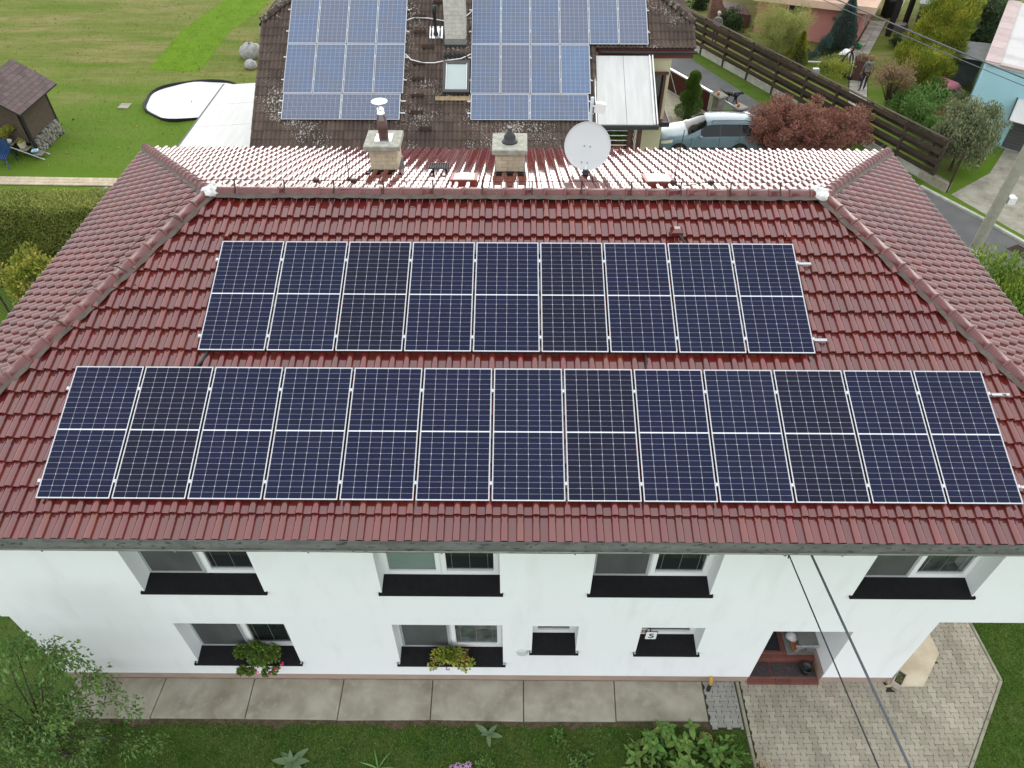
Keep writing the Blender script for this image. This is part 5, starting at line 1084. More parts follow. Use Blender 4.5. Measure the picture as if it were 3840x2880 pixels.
# ---------------------------------------------------------------- left garden
hd = thing('hedge', 'tall clipped conifer hedge left of the red roofed house', 'hedge', (-11, 14.2, 0)); hx0, hx1, hy0, hy1, hz = -16, -6.2, 13.6, 14.75, 2.95
def boxshell(n, x0, x1, y0, y1, z1, th=.12):
    ar = np.array([(x1-x0)*z1, (x1-x0)*(y1-y0), (y1-y0)*z1]); f = rng.choice(3, n, p=ar/ar.sum()); u, v, q = rng.random(n), rng.random(n), -np.abs(rng.normal(0, th, n))+.06
    wob = .07*np.sin(u*(x1-x0)*2.1)+.05*np.sin(u*(x1-x0)*5.3+2)
    P = np.zeros((n, 3)); D = np.zeros((n, 3)); a = f == 0; P[a] = np.stack([x0+u*(x1-x0), y0-q-0*u+wob*.6, v*z1], 1)[a]; P[a, 1] = (y0-q+wob*.6)[a]*1; D[a] = (0, -1, .3)
    a = f == 1; P[a] = np.stack([x0+u*(x1-x0), y0+v*(y1-y0), z1+q+wob*.5], 1)[a]; D[a] = (0, 0, 1); a = f == 2; P[a] = np.stack([x1+q, y0+u*(y1-y0), v*z1], 1)[a]; D[a] = (1, 0, .3)
    return P, D+sph(n)*.75
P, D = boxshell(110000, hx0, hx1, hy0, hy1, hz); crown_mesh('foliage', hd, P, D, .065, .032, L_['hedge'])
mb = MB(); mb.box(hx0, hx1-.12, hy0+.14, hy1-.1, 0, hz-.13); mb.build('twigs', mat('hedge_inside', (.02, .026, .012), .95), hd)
clumpplant('shrub', 'yellow green variegated shrub in front of the left hedge', 'shrub', (-8.75, 12.5, 1.1), (1.0, .8, .95), 9000, .13, .06, leafm('variegated_leaf', (.17, .21, .03), (.36, .33, .07), .4, .03, vs=2.5), 'out', k=30)
mb = MB()
for x in np.arange(-10.5, -7.4, .14): mb.tube([(x, 12.1, 0), (x+.6, 12.1, 1.3)], .004, 3); mb.tube([(x+.6, 12.1, 0), (x, 12.1, 1.3)], .004, 3)
wf = thing('wire_fence', 'thin wire mesh fence at the foot of the left hedge', 'wire fence', (-9, 12.1, 0)); mb.build('mesh', M['steel'], wf)
for x in (-10.6, -8.2, -9.6): mb = MB(); mb.tube([(x, 12.1, 0), (x, 12.1, 1.4)], .03, 6); mb.build('post', M['bark'], wf)
mb = MB(); mb.tube([(-9.28, 16.3, 1.2), (-8.25, 17.8, 1.35)], .055, 10); tag(mb.build('grey_tube', mat('bluegrey_paint', (.36, .45, .5), .4)), 'blue grey metal tube sticking out beyond the left eave', 'pipe')
# garden path of beige pavers
mb = MB(); mb.poly([(-22, 20.55, .008), (-5.5, 20.2, .008), (-5.5, 20.82, .008), (-22, 21.38, .008)]); gp = mb.build('garden_path', M['sand']); gp['kind'] = 'structure'
q = MB(); q.bev(-.099, .099, -.099, .099, -.03, .03, .008); pm = q.mesh('paver', M['beigepaver']); q2 = MB(); cnt = 0
for i in range(60):
    x = -17.0+i*.203
    if x > -5.6: break
    for j in range(3):
        y = 20.57+.1-(x+22)*.0205+j*.212+(.05 if j == 1 else 0)*0; 
        o = bpy.data.objects.new('paver', pm); COL.objects.link(o); o.parent = gp; o.location = (x+(.1 if j == 1 else 0), y, .02+random.uniform(-.003, .003)); o.rotation_euler = (0, 0, -.021)
# sand pool
mb = MB(); N_ = 40; cx, cy = -9.0, 28.75
ring = [(cx+(2.35+.08*math.sin(3*a)+.06*math.sin(7*a+1))*math.cos(a), cy+(2.35+.08*math.sin(3*a)+.06*math.sin(7*a+1))*math.sin(a)) for a in [2*PI*k/N_ for k in range(N_)]]
pool = thing('pool_base', 'round white pool base on the lawn inside a black liner rim', 'pool base', (cx, cy, 0))
mb.add([(x, y, .05) for x, y in [(cx+(a-cx)*.95, cy+(b-cy)*.95) for a, b in ring]], [tuple(range(N_))]); mb.build('white_bed', mat('white_sheet', (.6, .6, .585), .8, col2=(.5, .48, .43), vs=1.7, lo=.62, hi=.8), pool)
mb = MB(); P_ = []
for k, (x, y) in enumerate(ring):
    zt = .13+.04*math.sin(k*.9)
    P_ += [(x, y, 0), (x+(cx-x)*-.012, y, zt), (x+(cx-x)*.02, y+(cy-y)*.02, zt-.01), (x+(cx-x)*.05, y+(cy-y)*.05, .04)]
mb.add(P_, [(k*4+j, ((k+1) % N_)*4+j, ((k+1) % N_)*4+j+1, k*4+j+1) for k in range(N_) for j in range(3)]); mb.build('liner_rim', M['rubber'], pool)
mb = MB(); mb.bev(-12.35, -11.85, 27.7, 28.25, 0, .06); tag(mb.build('stone_slab', M['concrete']), 'grey slab step on the lawn left of the pool base', 'slab')
for x, y, s, l in ((-7.7, 34.5, .6, 'large white boulder left of the brown roof'), (-7.3, 32.9, .35, 'small white stone below the large boulder'), (-7.2, 37.8, .8, 'dark boulder at the top edge left of the brown roof')):
    mb = MB(); mb.smooth = True; mb.ball((x, y, s*.45), s, 12, 8, .75, .13); tag(mb.build('boulder', M['rock'] if 'dark' not in l else M['stonegrey']), l, 'boulder')
# fallen leaves on the lawn
n = 420; p = boxrand(n, -24, -6, 22, 44); crown_mesh('fallen_leaves', None, np.concatenate([p, np.full((n, 1), .02)], 1), sph(n)*np.array([1, 1, .25]), .12, .07, mat('fallen_leaf', (.24, .17, .08), .9, isl=.4))
tufts('lawn_tufts', 45000, -27, -2.2, 17, 45, lambda x, y: random.random() < .9, .06, leafm('lawn_blade', (.075, .115, .01), (.12, .115, .03), .4, .02, vs=.5), lambda x, y: not (y > 20.2 and y < 21.5) and not ((x-cx)**2+(y-cy)**2 < 6.2) and not (x > -5.4 and y < 23.8))
# shed with firewood
sh = thing('garden_shed', 'brown garden shed with a shingled gable roof and open log store', 'shed', (-14.8, 24, 0)); xe, xr, ze, zrr, ya, yb2 = -13.38, -14.84, 2.08, 3.1, 22.3, 25.55
mb = MB(); mb.box(-13.9, -13.84, 23.0, 25.25, .69, 2.35); mb.box(-15.85, -15.79, 23.0, 25.25, 0, 2.35); mb.box(-15.8, -13.9, 25.19, 25.25, .0, 2.35); mb.box(-15.8, -14.0, 23.0, 23.06, .55, 2.35); mb.add([(-15.85, 23.0, 2.35), (-13.84, 23.0, 2.35), (-14.84, 23.0, 3.02)], [(0, 1, 2)]); mb.build('wall', M['shedwall'], sh)
for y in (23.03, 25.2): mb = MB(); mb.box(-13.92, -13.82, y-.05, y+.05, 0, 2.3); mb.build('post', M['darkwood'], sh)
mb = MB()
for k, y in enumerate((23.25, 23.6, 24.2, 24.55)): mb.box(-13.838, -13.825, y-.02, y+.02, 1.75, 1.78)
mb.build('hook', M['steel'], sh); mb = MB(); mb.box(-13.839, -13.83, 23.0, 23.02, .75, 2.3); mb.box(-13.839, -13.83, 24.0, 24.02, 1.7, 2.3); mb.box(-13.839, -13.83, 23.3, 23.32, 1.75, 2.3); mb.box(-13.839, -13.83, 24.6, 24.62, 1.75, 2.3); mb.build('batten', M['darkwood'], sh)
mb = MB(); s = 1
for sgn in (1, -1):
    X_ = xe if sgn > 0 else 2*xr-xe
    mb.add([(xr, ya, zrr), (X_, ya, ze), (X_, yb2, ze), (xr, yb2, zrr), (xr, ya, zrr-.07), (X_, ya, ze-.07), (X_, yb2, ze-.07), (xr, yb2, zrr-.07)], [(0, 1, 2, 3), (4, 7, 6, 5), (0, 4, 5, 1), (1, 5, 6, 2), (2, 6, 7, 3)])
rf = mb.build('roof', M['darkwood'], sh)
sl = math.hypot(xe-xr, zrr-ze); dn_ = Vector(((xe-xr)/sl, 0, (ze-zrr)/sl)); nn2 = Vector(((zrr-ze)/sl, 0, (xe-xr)/sl))
shm = {}
for r in range(9):
    t0 = sl-(r+1)*sl/9; cuts = np.arange(ya-.33*(r % 2)*.5, yb2+.33, .33); cuts = [max(ya, min(yb2, c)) for c in cuts]
    for a, b in zip(cuts, cuts[1:]):
        if b-a < .03: continue
        mb = MB(); p0 = Vector((xr, 0, zrr))+dn_*t0; p1 = Vector((xr, 0, zrr))+dn_*(t0+sl/9+.015); ya_, yb_ = a+.005, b-.005
        mb.add([tuple(p0+nn2*.004+Vector((0, ya_, 0))), tuple(p1+nn2*.016+Vector((0, ya_, 0))), tuple(p1+nn2*.016+Vector((0, yb_, 0))), tuple(p0+nn2*.004+Vector((0, yb_, 0))), tuple(p1+nn2*.002+Vector((0, ya_, 0))), tuple(p1+nn2*.002+Vector((0, yb_, 0)))], [(0, 1, 2, 3), (1, 4, 5, 2)]); mb.build('shingle', M['shingle'], rf)
for k in range(16): mb = MB(); y = ya+.01+k*.203; mb.add([(xr-.13, y, zrr-.075), (xr, y, zrr+.02), (xr+.13, y, zrr-.075), (xr-.13, y+.19, zrr-.08), (xr, y+.19, zrr+.012), (xr+.13, y+.19, zrr-.08)], [(0, 1, 4, 3), (1, 2, 5, 4)]); mb.build('ridge_shingle', M['shingle'], rf)
fwd = thing('firewood_stack', 'stack of grey split logs in the open base of the shed', 'firewood', (-13.9, 24.1, 0)); lm = []
for v in range(4):
    q = MB(); k = 7; P_ = [(0, .065*math.cos(2*PI*i/k)*random.uniform(.75, 1.1), .065*math.sin(2*PI*i/k)*random.uniform(.75, 1.1)) for i in range(k)]; q.add(P_+[(-.35, y, z) for _, y, z in P_], [tuple(range(k)), tuple(range(2*k-1, k-1, -1))]+[(i, k+i, k+(i+1) % k, (i+1) % k) for i in range(k)]); lm.append(q.mesh('log', M['logend']))
for r in range(7):
    for c in range(17):
        y = 23.15+c*.123+(.06 if r % 2 else 0)
        if .04 < abs(y-24.15) < .0: continue
        if r > 5 and random.random() < .3 or y > 25.15: continue
        o = bpy.data.objects.new('log', lm[random.randrange(4)]); COL.objects.link(o); o.parent = fwd; o.location = Vector((-13.74+random.uniform(-.05, .05), y, .07+r*.095))-wl(fwd); o.rotation_euler = (random.uniform(0, 6), random.uniform(-.06, .06), random.uniform(-.06, .06))
ps = thing('plant_stand', 'stepped grey wooden plant stand in front of the shed', 'plant stand', (-14.2, 22.75, 0)); mb = MB()
for k in range(3): mb = MB(); mb.bev(-14.9+k*.52, -14.5+k*.52, 22.55-.0*k, 22.95, .62-.22*k, .66-.22*k); mb.build('shelf', M['greywood'], ps)
for y in (22.5, 22.98): mb = MB(); mb.tube([(-15.1, y, .85), (-13.35, y, .04)], .025, 5); mb.build('rail', M['steel'], ps)
ch = thing('plastic_chair', 'blue plastic garden chair tipped beside the plant stand', 'chair', (-14.75, 22.2, 0)); mb = MB()
mb.X = Matrix.Translation((-14.85, 22.15, .42)) @ Matrix.Rotation(.35, 4, 'X')
for k in range(7): mb.box(-.28+k*.083, -.28+k*.083+.06, -.25, .3, 0, .025)
mb.box(-.3, .3, -.27, -.25, -.02, .03); mb.box(-.3, .3, .3, .33, -.02, .03); mb.build('seat', M['bluepl'], ch)
for sx in (-.27, .27):
    mb = MB(); mb.tube([(-14.85+sx, 21.95, .36), (-14.85+sx*1.3, 21.7, .0)], .025, 6); mb.build('leg', M['bluepl'], ch); mb = MB(); mb.tube([(-14.85+sx, 22.4, .5), (-14.85+sx*1.2, 22.5, 0)], .025, 6); mb.build('leg', M['bluepl'], ch); mb = MB(); mb.tube([(-14.85+sx, 22.0, .62), (-14.85+sx, 22.45, .75)], .025, 5); mb.build('armrest', M['bluepl'], ch)
mb = MB(); mb.X = Matrix.Translation((-14.85, 22.45, .5)); mb.box(-.28, .28, 0, .03, 0, .45); mb.build('backrest', M['bluepl'], ch)
clumpplant('potted_grass', 'tall yellow green potted shrub against the shed front', 'potted plant', (-14.75, 22.9, 1.05), (.4, .25, .4), 1500, .14, .02, L_['yellow'], 'up', k=10)
clumpplant('potted_grass', 'olive green potted shrub at the far left of the shed front', 'potted plant', (-15.5, 22.8, 1.1), (.45, .25, .45), 1500, .14, .02, L_['weed'], 'up', k=10)
for x, y, z, m_, lb in ((-14.2, 22.75, .46, 'beigeslab', 'square beige pot with yellow flowers on the plant stand'), (-14.72, 22.75, .66, 'whitepaint', 'round white bowl on the top of the plant stand')):
    t = thing('flower_pot', lb, 'flower pot', (x, y, z)); mb = MB()
    if 'square' in lb: mb.add([(x-.09, y-.09, z), (x+.09, y-.09, z), (x+.09, y+.09, z), (x-.09, y+.09, z), (x-.12, y-.12, z+.22), (x+.12, y-.12, z+.22), (x+.12, y+.12, z+.22), (x-.12, y+.12, z+.22)], [(0, 1, 5, 4), (1, 2, 6, 5), (2, 3, 7, 6), (3, 0, 4, 7), (4, 5, 6, 7)])
    else: mb.lathe([(.08, 0), (.14, .06), (.15, .12), (.12, .1), (.05, .05)], (x, y, z), 14)
    mb.build('pot', M[m_], t)
    if 'square' in lb: crown_mesh('flowers', t, np.array([(x, y, z+.28)])+rng.normal(0, .07, (120, 3)), sph(120), .05, .04, L_['yellow'])
mb = MB(); mb.X = Matrix.Translation((-13.78, 22.75, .3)) @ Matrix.Rotation(.3, 4, 'Z'); mb.bev(-.13, .13, -.1, .1, 0, .07, .02); tag(mb.build('tool_tray', mat('cyan_plastic', (.08, .42, .55), .4, col2=(.5, .65, .68), vs=9)), 'light blue plastic tray on the lowest plant stand shelf', 'tray')

# ---------------------------------------------------------------- lane, fences, gates on the right
fd = Vector((.4315, -.902, 0)); fn = Vector((.902, .4315, 0))
wfz = thing('board_fence', 'long dark stained board fence on concrete panels along the lane', 'fence', (20, 28, 0)); fp = [Vector((16.05, 36.9, 0))+fd*(1.97*i) for i in range(10)]
bmesh_ = {}
for i, p in enumerate(fp):
    mb = MB(); ang = math.atan2(fd.y, fd.x); mb.X = Matrix.Translation(p) @ Matrix.Rotation(ang, 4, 'Z'); mb.box(-.05, .05, -.06, .06, 0, 1.86); mb.build('post', M['woodfence'], wfz)
    if i == len(fp)-1: break
    mb = MB(); mb.X = Matrix.Translation(p) @ Matrix.Rotation(ang, 4, 'Z'); mb.bev(.055, 1.915, -.025, .025, 0, .33, .006); mb.build('concrete_panel', M['concrete2'], wfz)
    for k in range(7):
        z = .40+k*.205; s = -.085 if k % 2 == 0 else .062; mb = MB(); mb.X = Matrix.Translation(p) @ Matrix.Rotation(ang, 4, 'Z'); mb.bev(.02 if k % 2 else -.02, 1.95, s, s+.024, z, z+.188+random.uniform(-.006, .006), .003); mb.build('board', M['woodfence'], wfz)
    mb = MB(); mb.X = Matrix.Translation(p) @ Matrix.Rotation(ang, 4, 'Z'); mb.bev(-.03, 1.96, -.07, .07, 1.862, 1.89, .004); mb.build('cap_board', M['woodfence'], wfz)
mf = thing('mesh_fence', 'rusty mesh fence on a low concrete wall after the board fence', 'fence', (23.8, 21, 0)); a, b = Vector((23.5, 21.45, 0)), Vector((24.1, 20.2, 0)); d = (b-a); L1 = d.length; ang = math.atan2(d.y, d.x)
mb = MB(); mb.X = Matrix.Translation(a) @ Matrix.Rotation(ang, 4, 'Z'); mb.bev(0, L1, -.12, .12, 0, .38, .01); mb.build('low_wall', M['concrete'], mf)
mb = MB(); mb.X = Matrix.Translation(a) @ Matrix.Rotation(ang, 4, 'Z')
for k in range(24): x = k*L1/24; mb.tube([(x, 0, .38), (min(L1, x+.5), 0, 1.5)], .006, 3); mb.tube([(x, 0, .38), (max(0, x-.5), 0, 1.5)], .006, 3)
mb.tube([(0, 0, 1.5), (L1, 0, 1.5)], .02, 4); mb.build('wire_mesh', M['rust'], mf); mb = MB(); mb.tube([b, b+Vector((0, 0, 1.75))], .04, 6); mb.build('post', M['rust'], mf)
mb = MB(); mb.X = Matrix.Translation((20.6, 28.0, 1.89)); mb.bev(-.14, .14, -.08, .08, -.5, .06, .02); tag(mb.build('letter_box', M['steel']), 'grey metal letter box on top of the board fence', 'letter box')
gd = Vector((.475, -.88, 0)); gang = math.atan2(gd.y, gd.x)
def gatepanel(p, L, lab):
    t = thing('sliding_gate', lab, 'gate', p); X = Matrix.Translation(p) @ Matrix.Rotation(gang, 4, 'Z'); mb = MB(); mb.X = X; mb.box(.05, L-.05, -.02, .02, .12, 1.04); mb.build('infill', M['redgate'], t)
    mb = MB(); mb.X = X; mb.box(0, L, -.06, .06, 1.042, 1.11); mb.box(0, L, -.04, .04, .04, .118); mb.box(0, .05, -.04, .04, .12, 1.04); mb.box(L-.06, L, -.06, .06, .12, 1.04); mb.build('frame', M['alu'], t)
    mb = MB(); mb.X = X
    for k in range(max(1, int(L/1.6))): x = .3+k*1.6; mb.tube([(x, -.035, 1.0), (min(x+.7, L-.1), -.035, .15)], .022, 5)
    mb.build('brace', M['steel'], t); return t
gatepanel(Vector((14.2, 30.35, 0)), 3.45, 'long dark red sliding gate with a white top rail by the cream house'); gatepanel(Vector((16.85, 25.25, 0)), 2.6, 'second dark red gate panel right of the block pillars')
for p, lb in ((Vector((16.15, 27.05, 0)), 'grey block pillar with an orange lamp beside the long gate'), (Vector((16.79, 25.78, 0)), 'grey block pillar with an orange lamp by the second gate panel')):
    t = thing('gate_pillar', lb, 'pillar', p, 'block pillars at the gate'); X = Matrix.Translation(p) @ Matrix.Rotation(gang, 4, 'Z'); mb = MB(); mb.X = X; mb.box(-.18, .18, -.18, .18, 0, 1.0); co = mb.build('core', M['mortar2'], t)
    for r in range(6):
        for s in range(4):
            q = MB(); q.X = X @ Matrix.Rotation(s*PI/2, 4, 'Z'); z = .008+r*.168; o_ = .0 if r % 2 else .08
            q.bev(-.2, -.015+o_, -.2, -.16, z, z+.155, .006); q.build('block', M['stonegrey'], t); q = MB(); q.X = X @ Matrix.Rotation(s*PI/2, 4, 'Z'); q.bev(.0+o_, .155, -.2, -.16, z, z+.155, .006); q.build('block', M['stonegrey'], t)
    mb = MB(); mb.X = X; mb.bev(-.28, .28, -.28, .28, 1.022, 1.1, .03); mb.build('cap', M['stonegrey'], t)
    lt = thing('warning_lamp', 'orange warning lamp on the '+('left' if p.x < 16.5 else 'right')+' block pillar', 'lamp', p+Vector((-.1, -.05, 1.1)), 'orange lamps on the pillars'); mb = MB(); mb.smooth = True; c = p+Vector((-.1, -.05, 1.1)); mb.lathe([(.05, 0), (.05, .05)], c, 12); mb.build('base', M['blackmetal'], lt); mb = MB(); mb.smooth = True; mb.lathe([(.062, .051), (.06, .12), (.045, .16), (.02, .175)], c, 12); mb.build('lens', M['orange'], lt)
wg = thing('wicket_gate', 'grey metal bar gate between the two block pillars', 'gate', (16.5, 26.4, 0)); X = Matrix.Translation((16.33, 26.75, 0)) @ Matrix.Rotation(math.atan2(-.8, .38), 4, 'Z')
mb = MB(); mb.X = X; mb.box(0, .84, -.02, .02, .1, .14); mb.box(0, .84, -.02, .02, .92, .96); mb.build('frame', M['steel'], wg)
for k in range(10): mb = MB(); mb.X = X; mb.tube([(.03+k*.085, 0, .141), (.03+k*.085, 0, .919)], .014, 5); mb.build('bar', M['steel'], wg)
mb = MB(); mb.tube([(22.92, 15.5, 0), (22.92, 15.5, 9)], .19, 14, r1=.13); up1 = thing('utility_pole', 'grey round concrete utility pole beside the lane', 'utility pole', (22.92, 15.5, 0)); mb.smooth = False; mb.build('shaft', M['poleconc'], up1)
mb = MB(); mb.bev(23.1, 23.35, 15.35, 15.6, 2.25, 2.5, .02); mb.tube([(22.95, 15.48, 2.3), (23.12, 15.48, 2.35)], .03, 5); mb.build('junction_box', M['whitepaint'], up1)
kerbrun([(23.2, 20.6), (24.6, 18.1), (25.4, 16.4), (27, 12.5)], .14, .09, 1.0, 'kerb', M['concrete2'])
dr = thing('drain_grate', 'rusty iron drain grate in the lane by the kerb', 'drain grate', (25.0, 15.95, 0)); X = Matrix.Translation((25.0, 15.9, .013)) @ Matrix.Rotation(-1.1, 4, 'Z'); mb = MB(); mb.X = X
for bx in ((-.42, .42, -.3, -.26), (-.42, .42, .26, .3), (-.42, -.38, -.26, .26), (.38, .42, -.26, .26)): mb.box(*bx, 0, .02)
mb.build('frame', M['rust'], dr)
for k in range(9): mb = MB(); mb.X = X; mb.box(-.36+k*.082, -.32+k*.082, -.26, .26, .0, .018); mb.build('bar', M['rust'], dr)
mb = MB(); mb.X = X; mb.box(-.38, .38, -.26, .26, -.002, .001); mb.build('pit', M['rubber'], dr)
mb = MB(); mb.add([(21.2, 14.2, 1.3), (22.0, 13.6, 1.3), (22.2, 13.9, 1.3), (21.4, 14.5, 1.3), (21.2, 14.2, 1.26), (22.0, 13.6, 1.26), (22.2, 13.9, 1.26), (21.4, 14.5, 1.26)], [(0, 1, 2, 3), (4, 7, 6, 5), (0, 4, 5, 1), (1, 5, 6, 2), (2, 6, 7, 3), (3, 7, 4, 0)]); 
for p in ((21.3, 14.2), (22.1, 13.85), (21.95, 13.65)): mb.tube([(*p, 0), (*p, 1.26)], .03, 5)
tag(mb.build('canopy_table', M['greymetal']), 'small grey metal shelter top beside the right eave', 'shelter')
def wire(a, b, sag, r, lb): mb = MB(); mb.tube(sagline(a, b, sag, 30), r, 5); tag(mb.build('overhead_cable', M['bcable']), lb, 'overhead cable', 'cables crossing the lane')
wire((15.1, 35.6, 5.9), (25.6, 12.9, 5.5), .2, .026, 'thicker overhead cable crossing the right hand gardens'); wire((14.65, 35.6, 5.9), (25.4, 12.2, 5.5), .25, .014, 'thinner overhead cable running below the thicker one on the right')

# ---------------------------------------------------------------- houses and sheds on the right
def prismhouse(parent, name, poly, z0, z1, m): mb = MB(); mb.prism(poly, z0, z1); return mb.build(name, m, parent)
ph = thing('pink_house', 'salmon pink house with cream fascia at the top right', 'house', (23, 40, 0)); A = (25.66, 36.2); B = (29.6, 43.4); Cc = (20.7, 38.9); Dd = (23.5, 46.5)
prismhouse(ph, 'wall', [Cc, A, B, Dd], 0, 1.95, M['pink']); e2 = [(20.0, 37.9), (25.95, 35.5), (30.2, 43.4), (20.3, 47)]
prismhouse(ph, 'fascia', e2, 1.952, 2.3, M['peach']); prismhouse(ph, 'upper_wall', [(20.9, 39.4), (25.0, 36.9), (28.8, 43.4), (23.4, 46.3)], 2.301, 4.5, M['pink'])
dv = Vector((A[0]-Cc[0], A[1]-Cc[1], 0)).normalized(); nv = Vector((dv.y, -dv.x, 0)); p = Vector((22.5, 37.94, 0)); X = Matrix(((dv.x, -nv.x, 0, p.x), (dv.y, -nv.y, 0, p.y), (0, 0, 1, 0), (0, 0, 0, 1)))
mb = MB(); mb.X = X; 
for bx in ((-.42, -.34, .75, 1.85), (.34, .42, .75, 1.85)): mb.box(bx[0], bx[1], -.06, .03, bx[2], bx[3])
mb.box(-.34, .34, -.06, .03, 1.77, 1.85); mb.box(-.34, .34, -.06, .03, .75, .82); wn = mb.build('window', M['pvc'], ph); mb = MB(); mb.X = X; mb.box(-.34, .34, -.03, .02, .82, 1.77); mb.build('pane', M['glass'], wn)
p = Vector((24.4, 36.84, 1.35)); mb = MB(); mb.X = Matrix.Translation(p) @ Matrix.Rotation(math.atan2(dv.y, dv.x), 4, 'Z'); mb.box(-.1, .1, -.05, .02, -.08, .08); mb.build('wall_lamp', mat('mossy_green', (.12, .16, .08), .7), ph)
sv = Vector((B[0]-A[0], B[1]-A[1], 0)).normalized(); q_ = Vector((A[0], A[1], 0))+sv*2.2; mb = MB(); mb.X = Matrix.Translation(q_) @ Matrix.Rotation(math.atan2(sv.y, sv.x), 4, 'Z'); mb.box(-.28, .28, -.03, .03, .5, 1.3); mb.build('side_window', M['pvc'], ph); mb = MB(); mb.X = Matrix.Translation(q_) @ Matrix.Rotation(math.atan2(sv.y, sv.x), 4, 'Z'); mb.box(-.2, .2, -.045, -.031, .58, 1.22); mb.build('pane', M['glass'], ph)
pil = thing('brick_pillar', 'tall dark brick pillar in the garden behind the fence', 'pillar', (18.55, 40.3, 0)); mb = MB(); mb.box(18.25, 18.85, 40.0, 40.6, 0, 3.2); mb.build('core', M['mortar2'], pil); bricks(pil, 18.24, 18.86, 39.99, 40.61, 0, 3.2, .3, .16, M['brownbrick'], sides=(True, True))
mb = MB(); mb.add([(19.2, 39.8, 0), (20.5, 39.3, 0), (20.6, 41.5, 0), (19.3, 42, 0), (19.2, 39.8, .75), (20.5, 39.3, .75), (20.6, 41.5, .75), (19.3, 42, .75)], [(0, 1, 5, 4), (1, 2, 6, 5), (2, 3, 7, 6), (3, 0, 4, 7), (4, 5, 6, 7)]); tag(mb.build('wooden_crate_bed', M['brownwood']), 'dark brown raised timber bed below the pink house', 'raised bed')
bh = thing('blue_house', 'light blue flat roofed building with grey garage door at the right edge', 'house', (29, 28, 0)); A = Vector((26.72, 25.45, 0)); dr_ = Vector((.75, -.661, 0)); db = Vector((.52, .854, 0)); bpnt = lambda u, v, z: tuple(A+dr_*u+db*v+Vector((0, 0, z)))
mb = MB(); P_ = [bpnt(u, v, z) for z in (0, 3.1) for u, v in ((0, 0), (7, 0), (7, 9.6), (0, 9.6))]; mb.add(P_, [(0, 1, 5, 4), (1, 2, 6, 5), (2, 3, 7, 6), (3, 0, 4, 7)]); mb.build('wall', M['blue'], bh)
mb = MB(); P_ = [bpnt(u, v, z) for z in (3.1, 3.2) for u, v in ((-.06, -.06), (7, -.06), (7, 9.7), (-.06, 9.7))]; mb.add(P_, [(0, 1, 5, 4), (1, 2, 6, 5), (2, 3, 7, 6), (3, 0, 4, 7), (4, 5, 6, 7)]); fr = mb.build('roof', mat('pale_flat_roof', (.48, .465, .455), .85, .2, (.34, .32, .3), vs=.9, lo=.5, hi=.8), bh)
for k in range(10): mb = MB(); mb.add([bpnt(u, v, z) for z in (3.202, 3.25) for u, v in ((-.1, .0+k*.97), (.5, .0+k*.97), (.5, .95+k*.97), (-.1, .95+k*.97))], [(0, 1, 5, 4), (1, 2, 6, 5), (2, 3, 7, 6), (3, 0, 4, 7), (4, 5, 6, 7)]); mb.build('edge_tile', mat_edge if k else globals().setdefault('mat_edge', mat('pinkish_edge_tile', (.42, .33, .31), .85, isl=.12)), fr)
for k in range(6): mb = MB(); mb.add([bpnt(u, v, z) for z in (3.202, 3.24) for u, v in ((.52+k*1.0, -.1), (1.49+k*1.0, -.1), (1.49+k*1.0, .22), (.52+k*1.0, .22))], [(0, 1, 5, 4), (1, 2, 6, 5), (2, 3, 7, 6), (3, 0, 4, 7), (4, 5, 6, 7)]); mb.build('edge_tile', mat_edge, fr)
mb = MB(); P_ = [bpnt(u, v, z) for z in (.05, 1.45) for u, v in ((1.95, -.03), (4.6, -.03), (4.6, .02), (1.95, .02))]; mb.add(P_, [(0, 1, 5, 4), (1, 2, 6, 5), (2, 3, 7, 6), (3, 0, 4, 7), (4, 5, 6, 7)]); gdoor = mb.build('garage_door', mat('garage_grey', (.085, .085, .085), .7), bh)
for k in range(10): mb = MB(); P_ = [bpnt(u, v, z) for z in (.07+k*.138, .19+k*.138) for u, v in ((1.98, -.045), (4.58, -.045), (4.58, -.031), (1.98, -.031))]; mb.add(P_, [(0, 1, 5, 4), (1, 2, 6, 5), (2, 3, 7, 6), (3, 0, 4, 7), (4, 5, 6, 7)]); mb.build('slat', gdoor.data.materials[0], gdoor)
panel_quad('awning', [Vector(bpnt(1.7, -.9, 1.5)), Vector(bpnt(5, -.9, 1.5)), Vector(bpnt(5, .0, 2.1)), Vector(bpnt(1.7, .0, 2.1))], M['polycarb'], bh, .04)
mb = MB(); mb.tube([bpnt(1.68, -.92, 1.5), bpnt(1.68, .0, 2.13)], .035, 4); mb.build('awning_edge', M['dgut'], bh)
mb = MB(); mb.smooth = True; mb.X = Matrix.Translation((27.0, 28.4, 0)) @ Matrix.Rotation(.5, 4, 'Z'); mb.bev(-.5, .5, -.6, .6, .85, 1.25, .15); tag(mb.build('covered_cart', M['pinktarp']), 'pink tarpaulin bundle on a cart beside the blue house', 'tarpaulin')
mb = MB(); mb.smooth = True; mb.ball((26.6, 28.0, .4), .5, 10, 7, .9, .15); mb.ball((27.1, 27.7, .35), .45, 10, 7, .9, .15); tag(mb.build('grey_sack', M['greytarp']), 'grey sacks heaped below the pink tarpaulin', 'sack')
mb = MB(); mb.box(28.1, 30.0, 31.0, 31.06, 0, 1.5); mb.add([(28.0, 30.6, 1.6), (29.9, 29.6, 1.6), (30.5, 31.4, 1.9), (28.5, 32.0, 1.9)], [(0, 1, 2, 3)]); tag(mb.build('lean_to', M['greymetal']), 'grey roofed lean to behind the blue house', 'lean to')
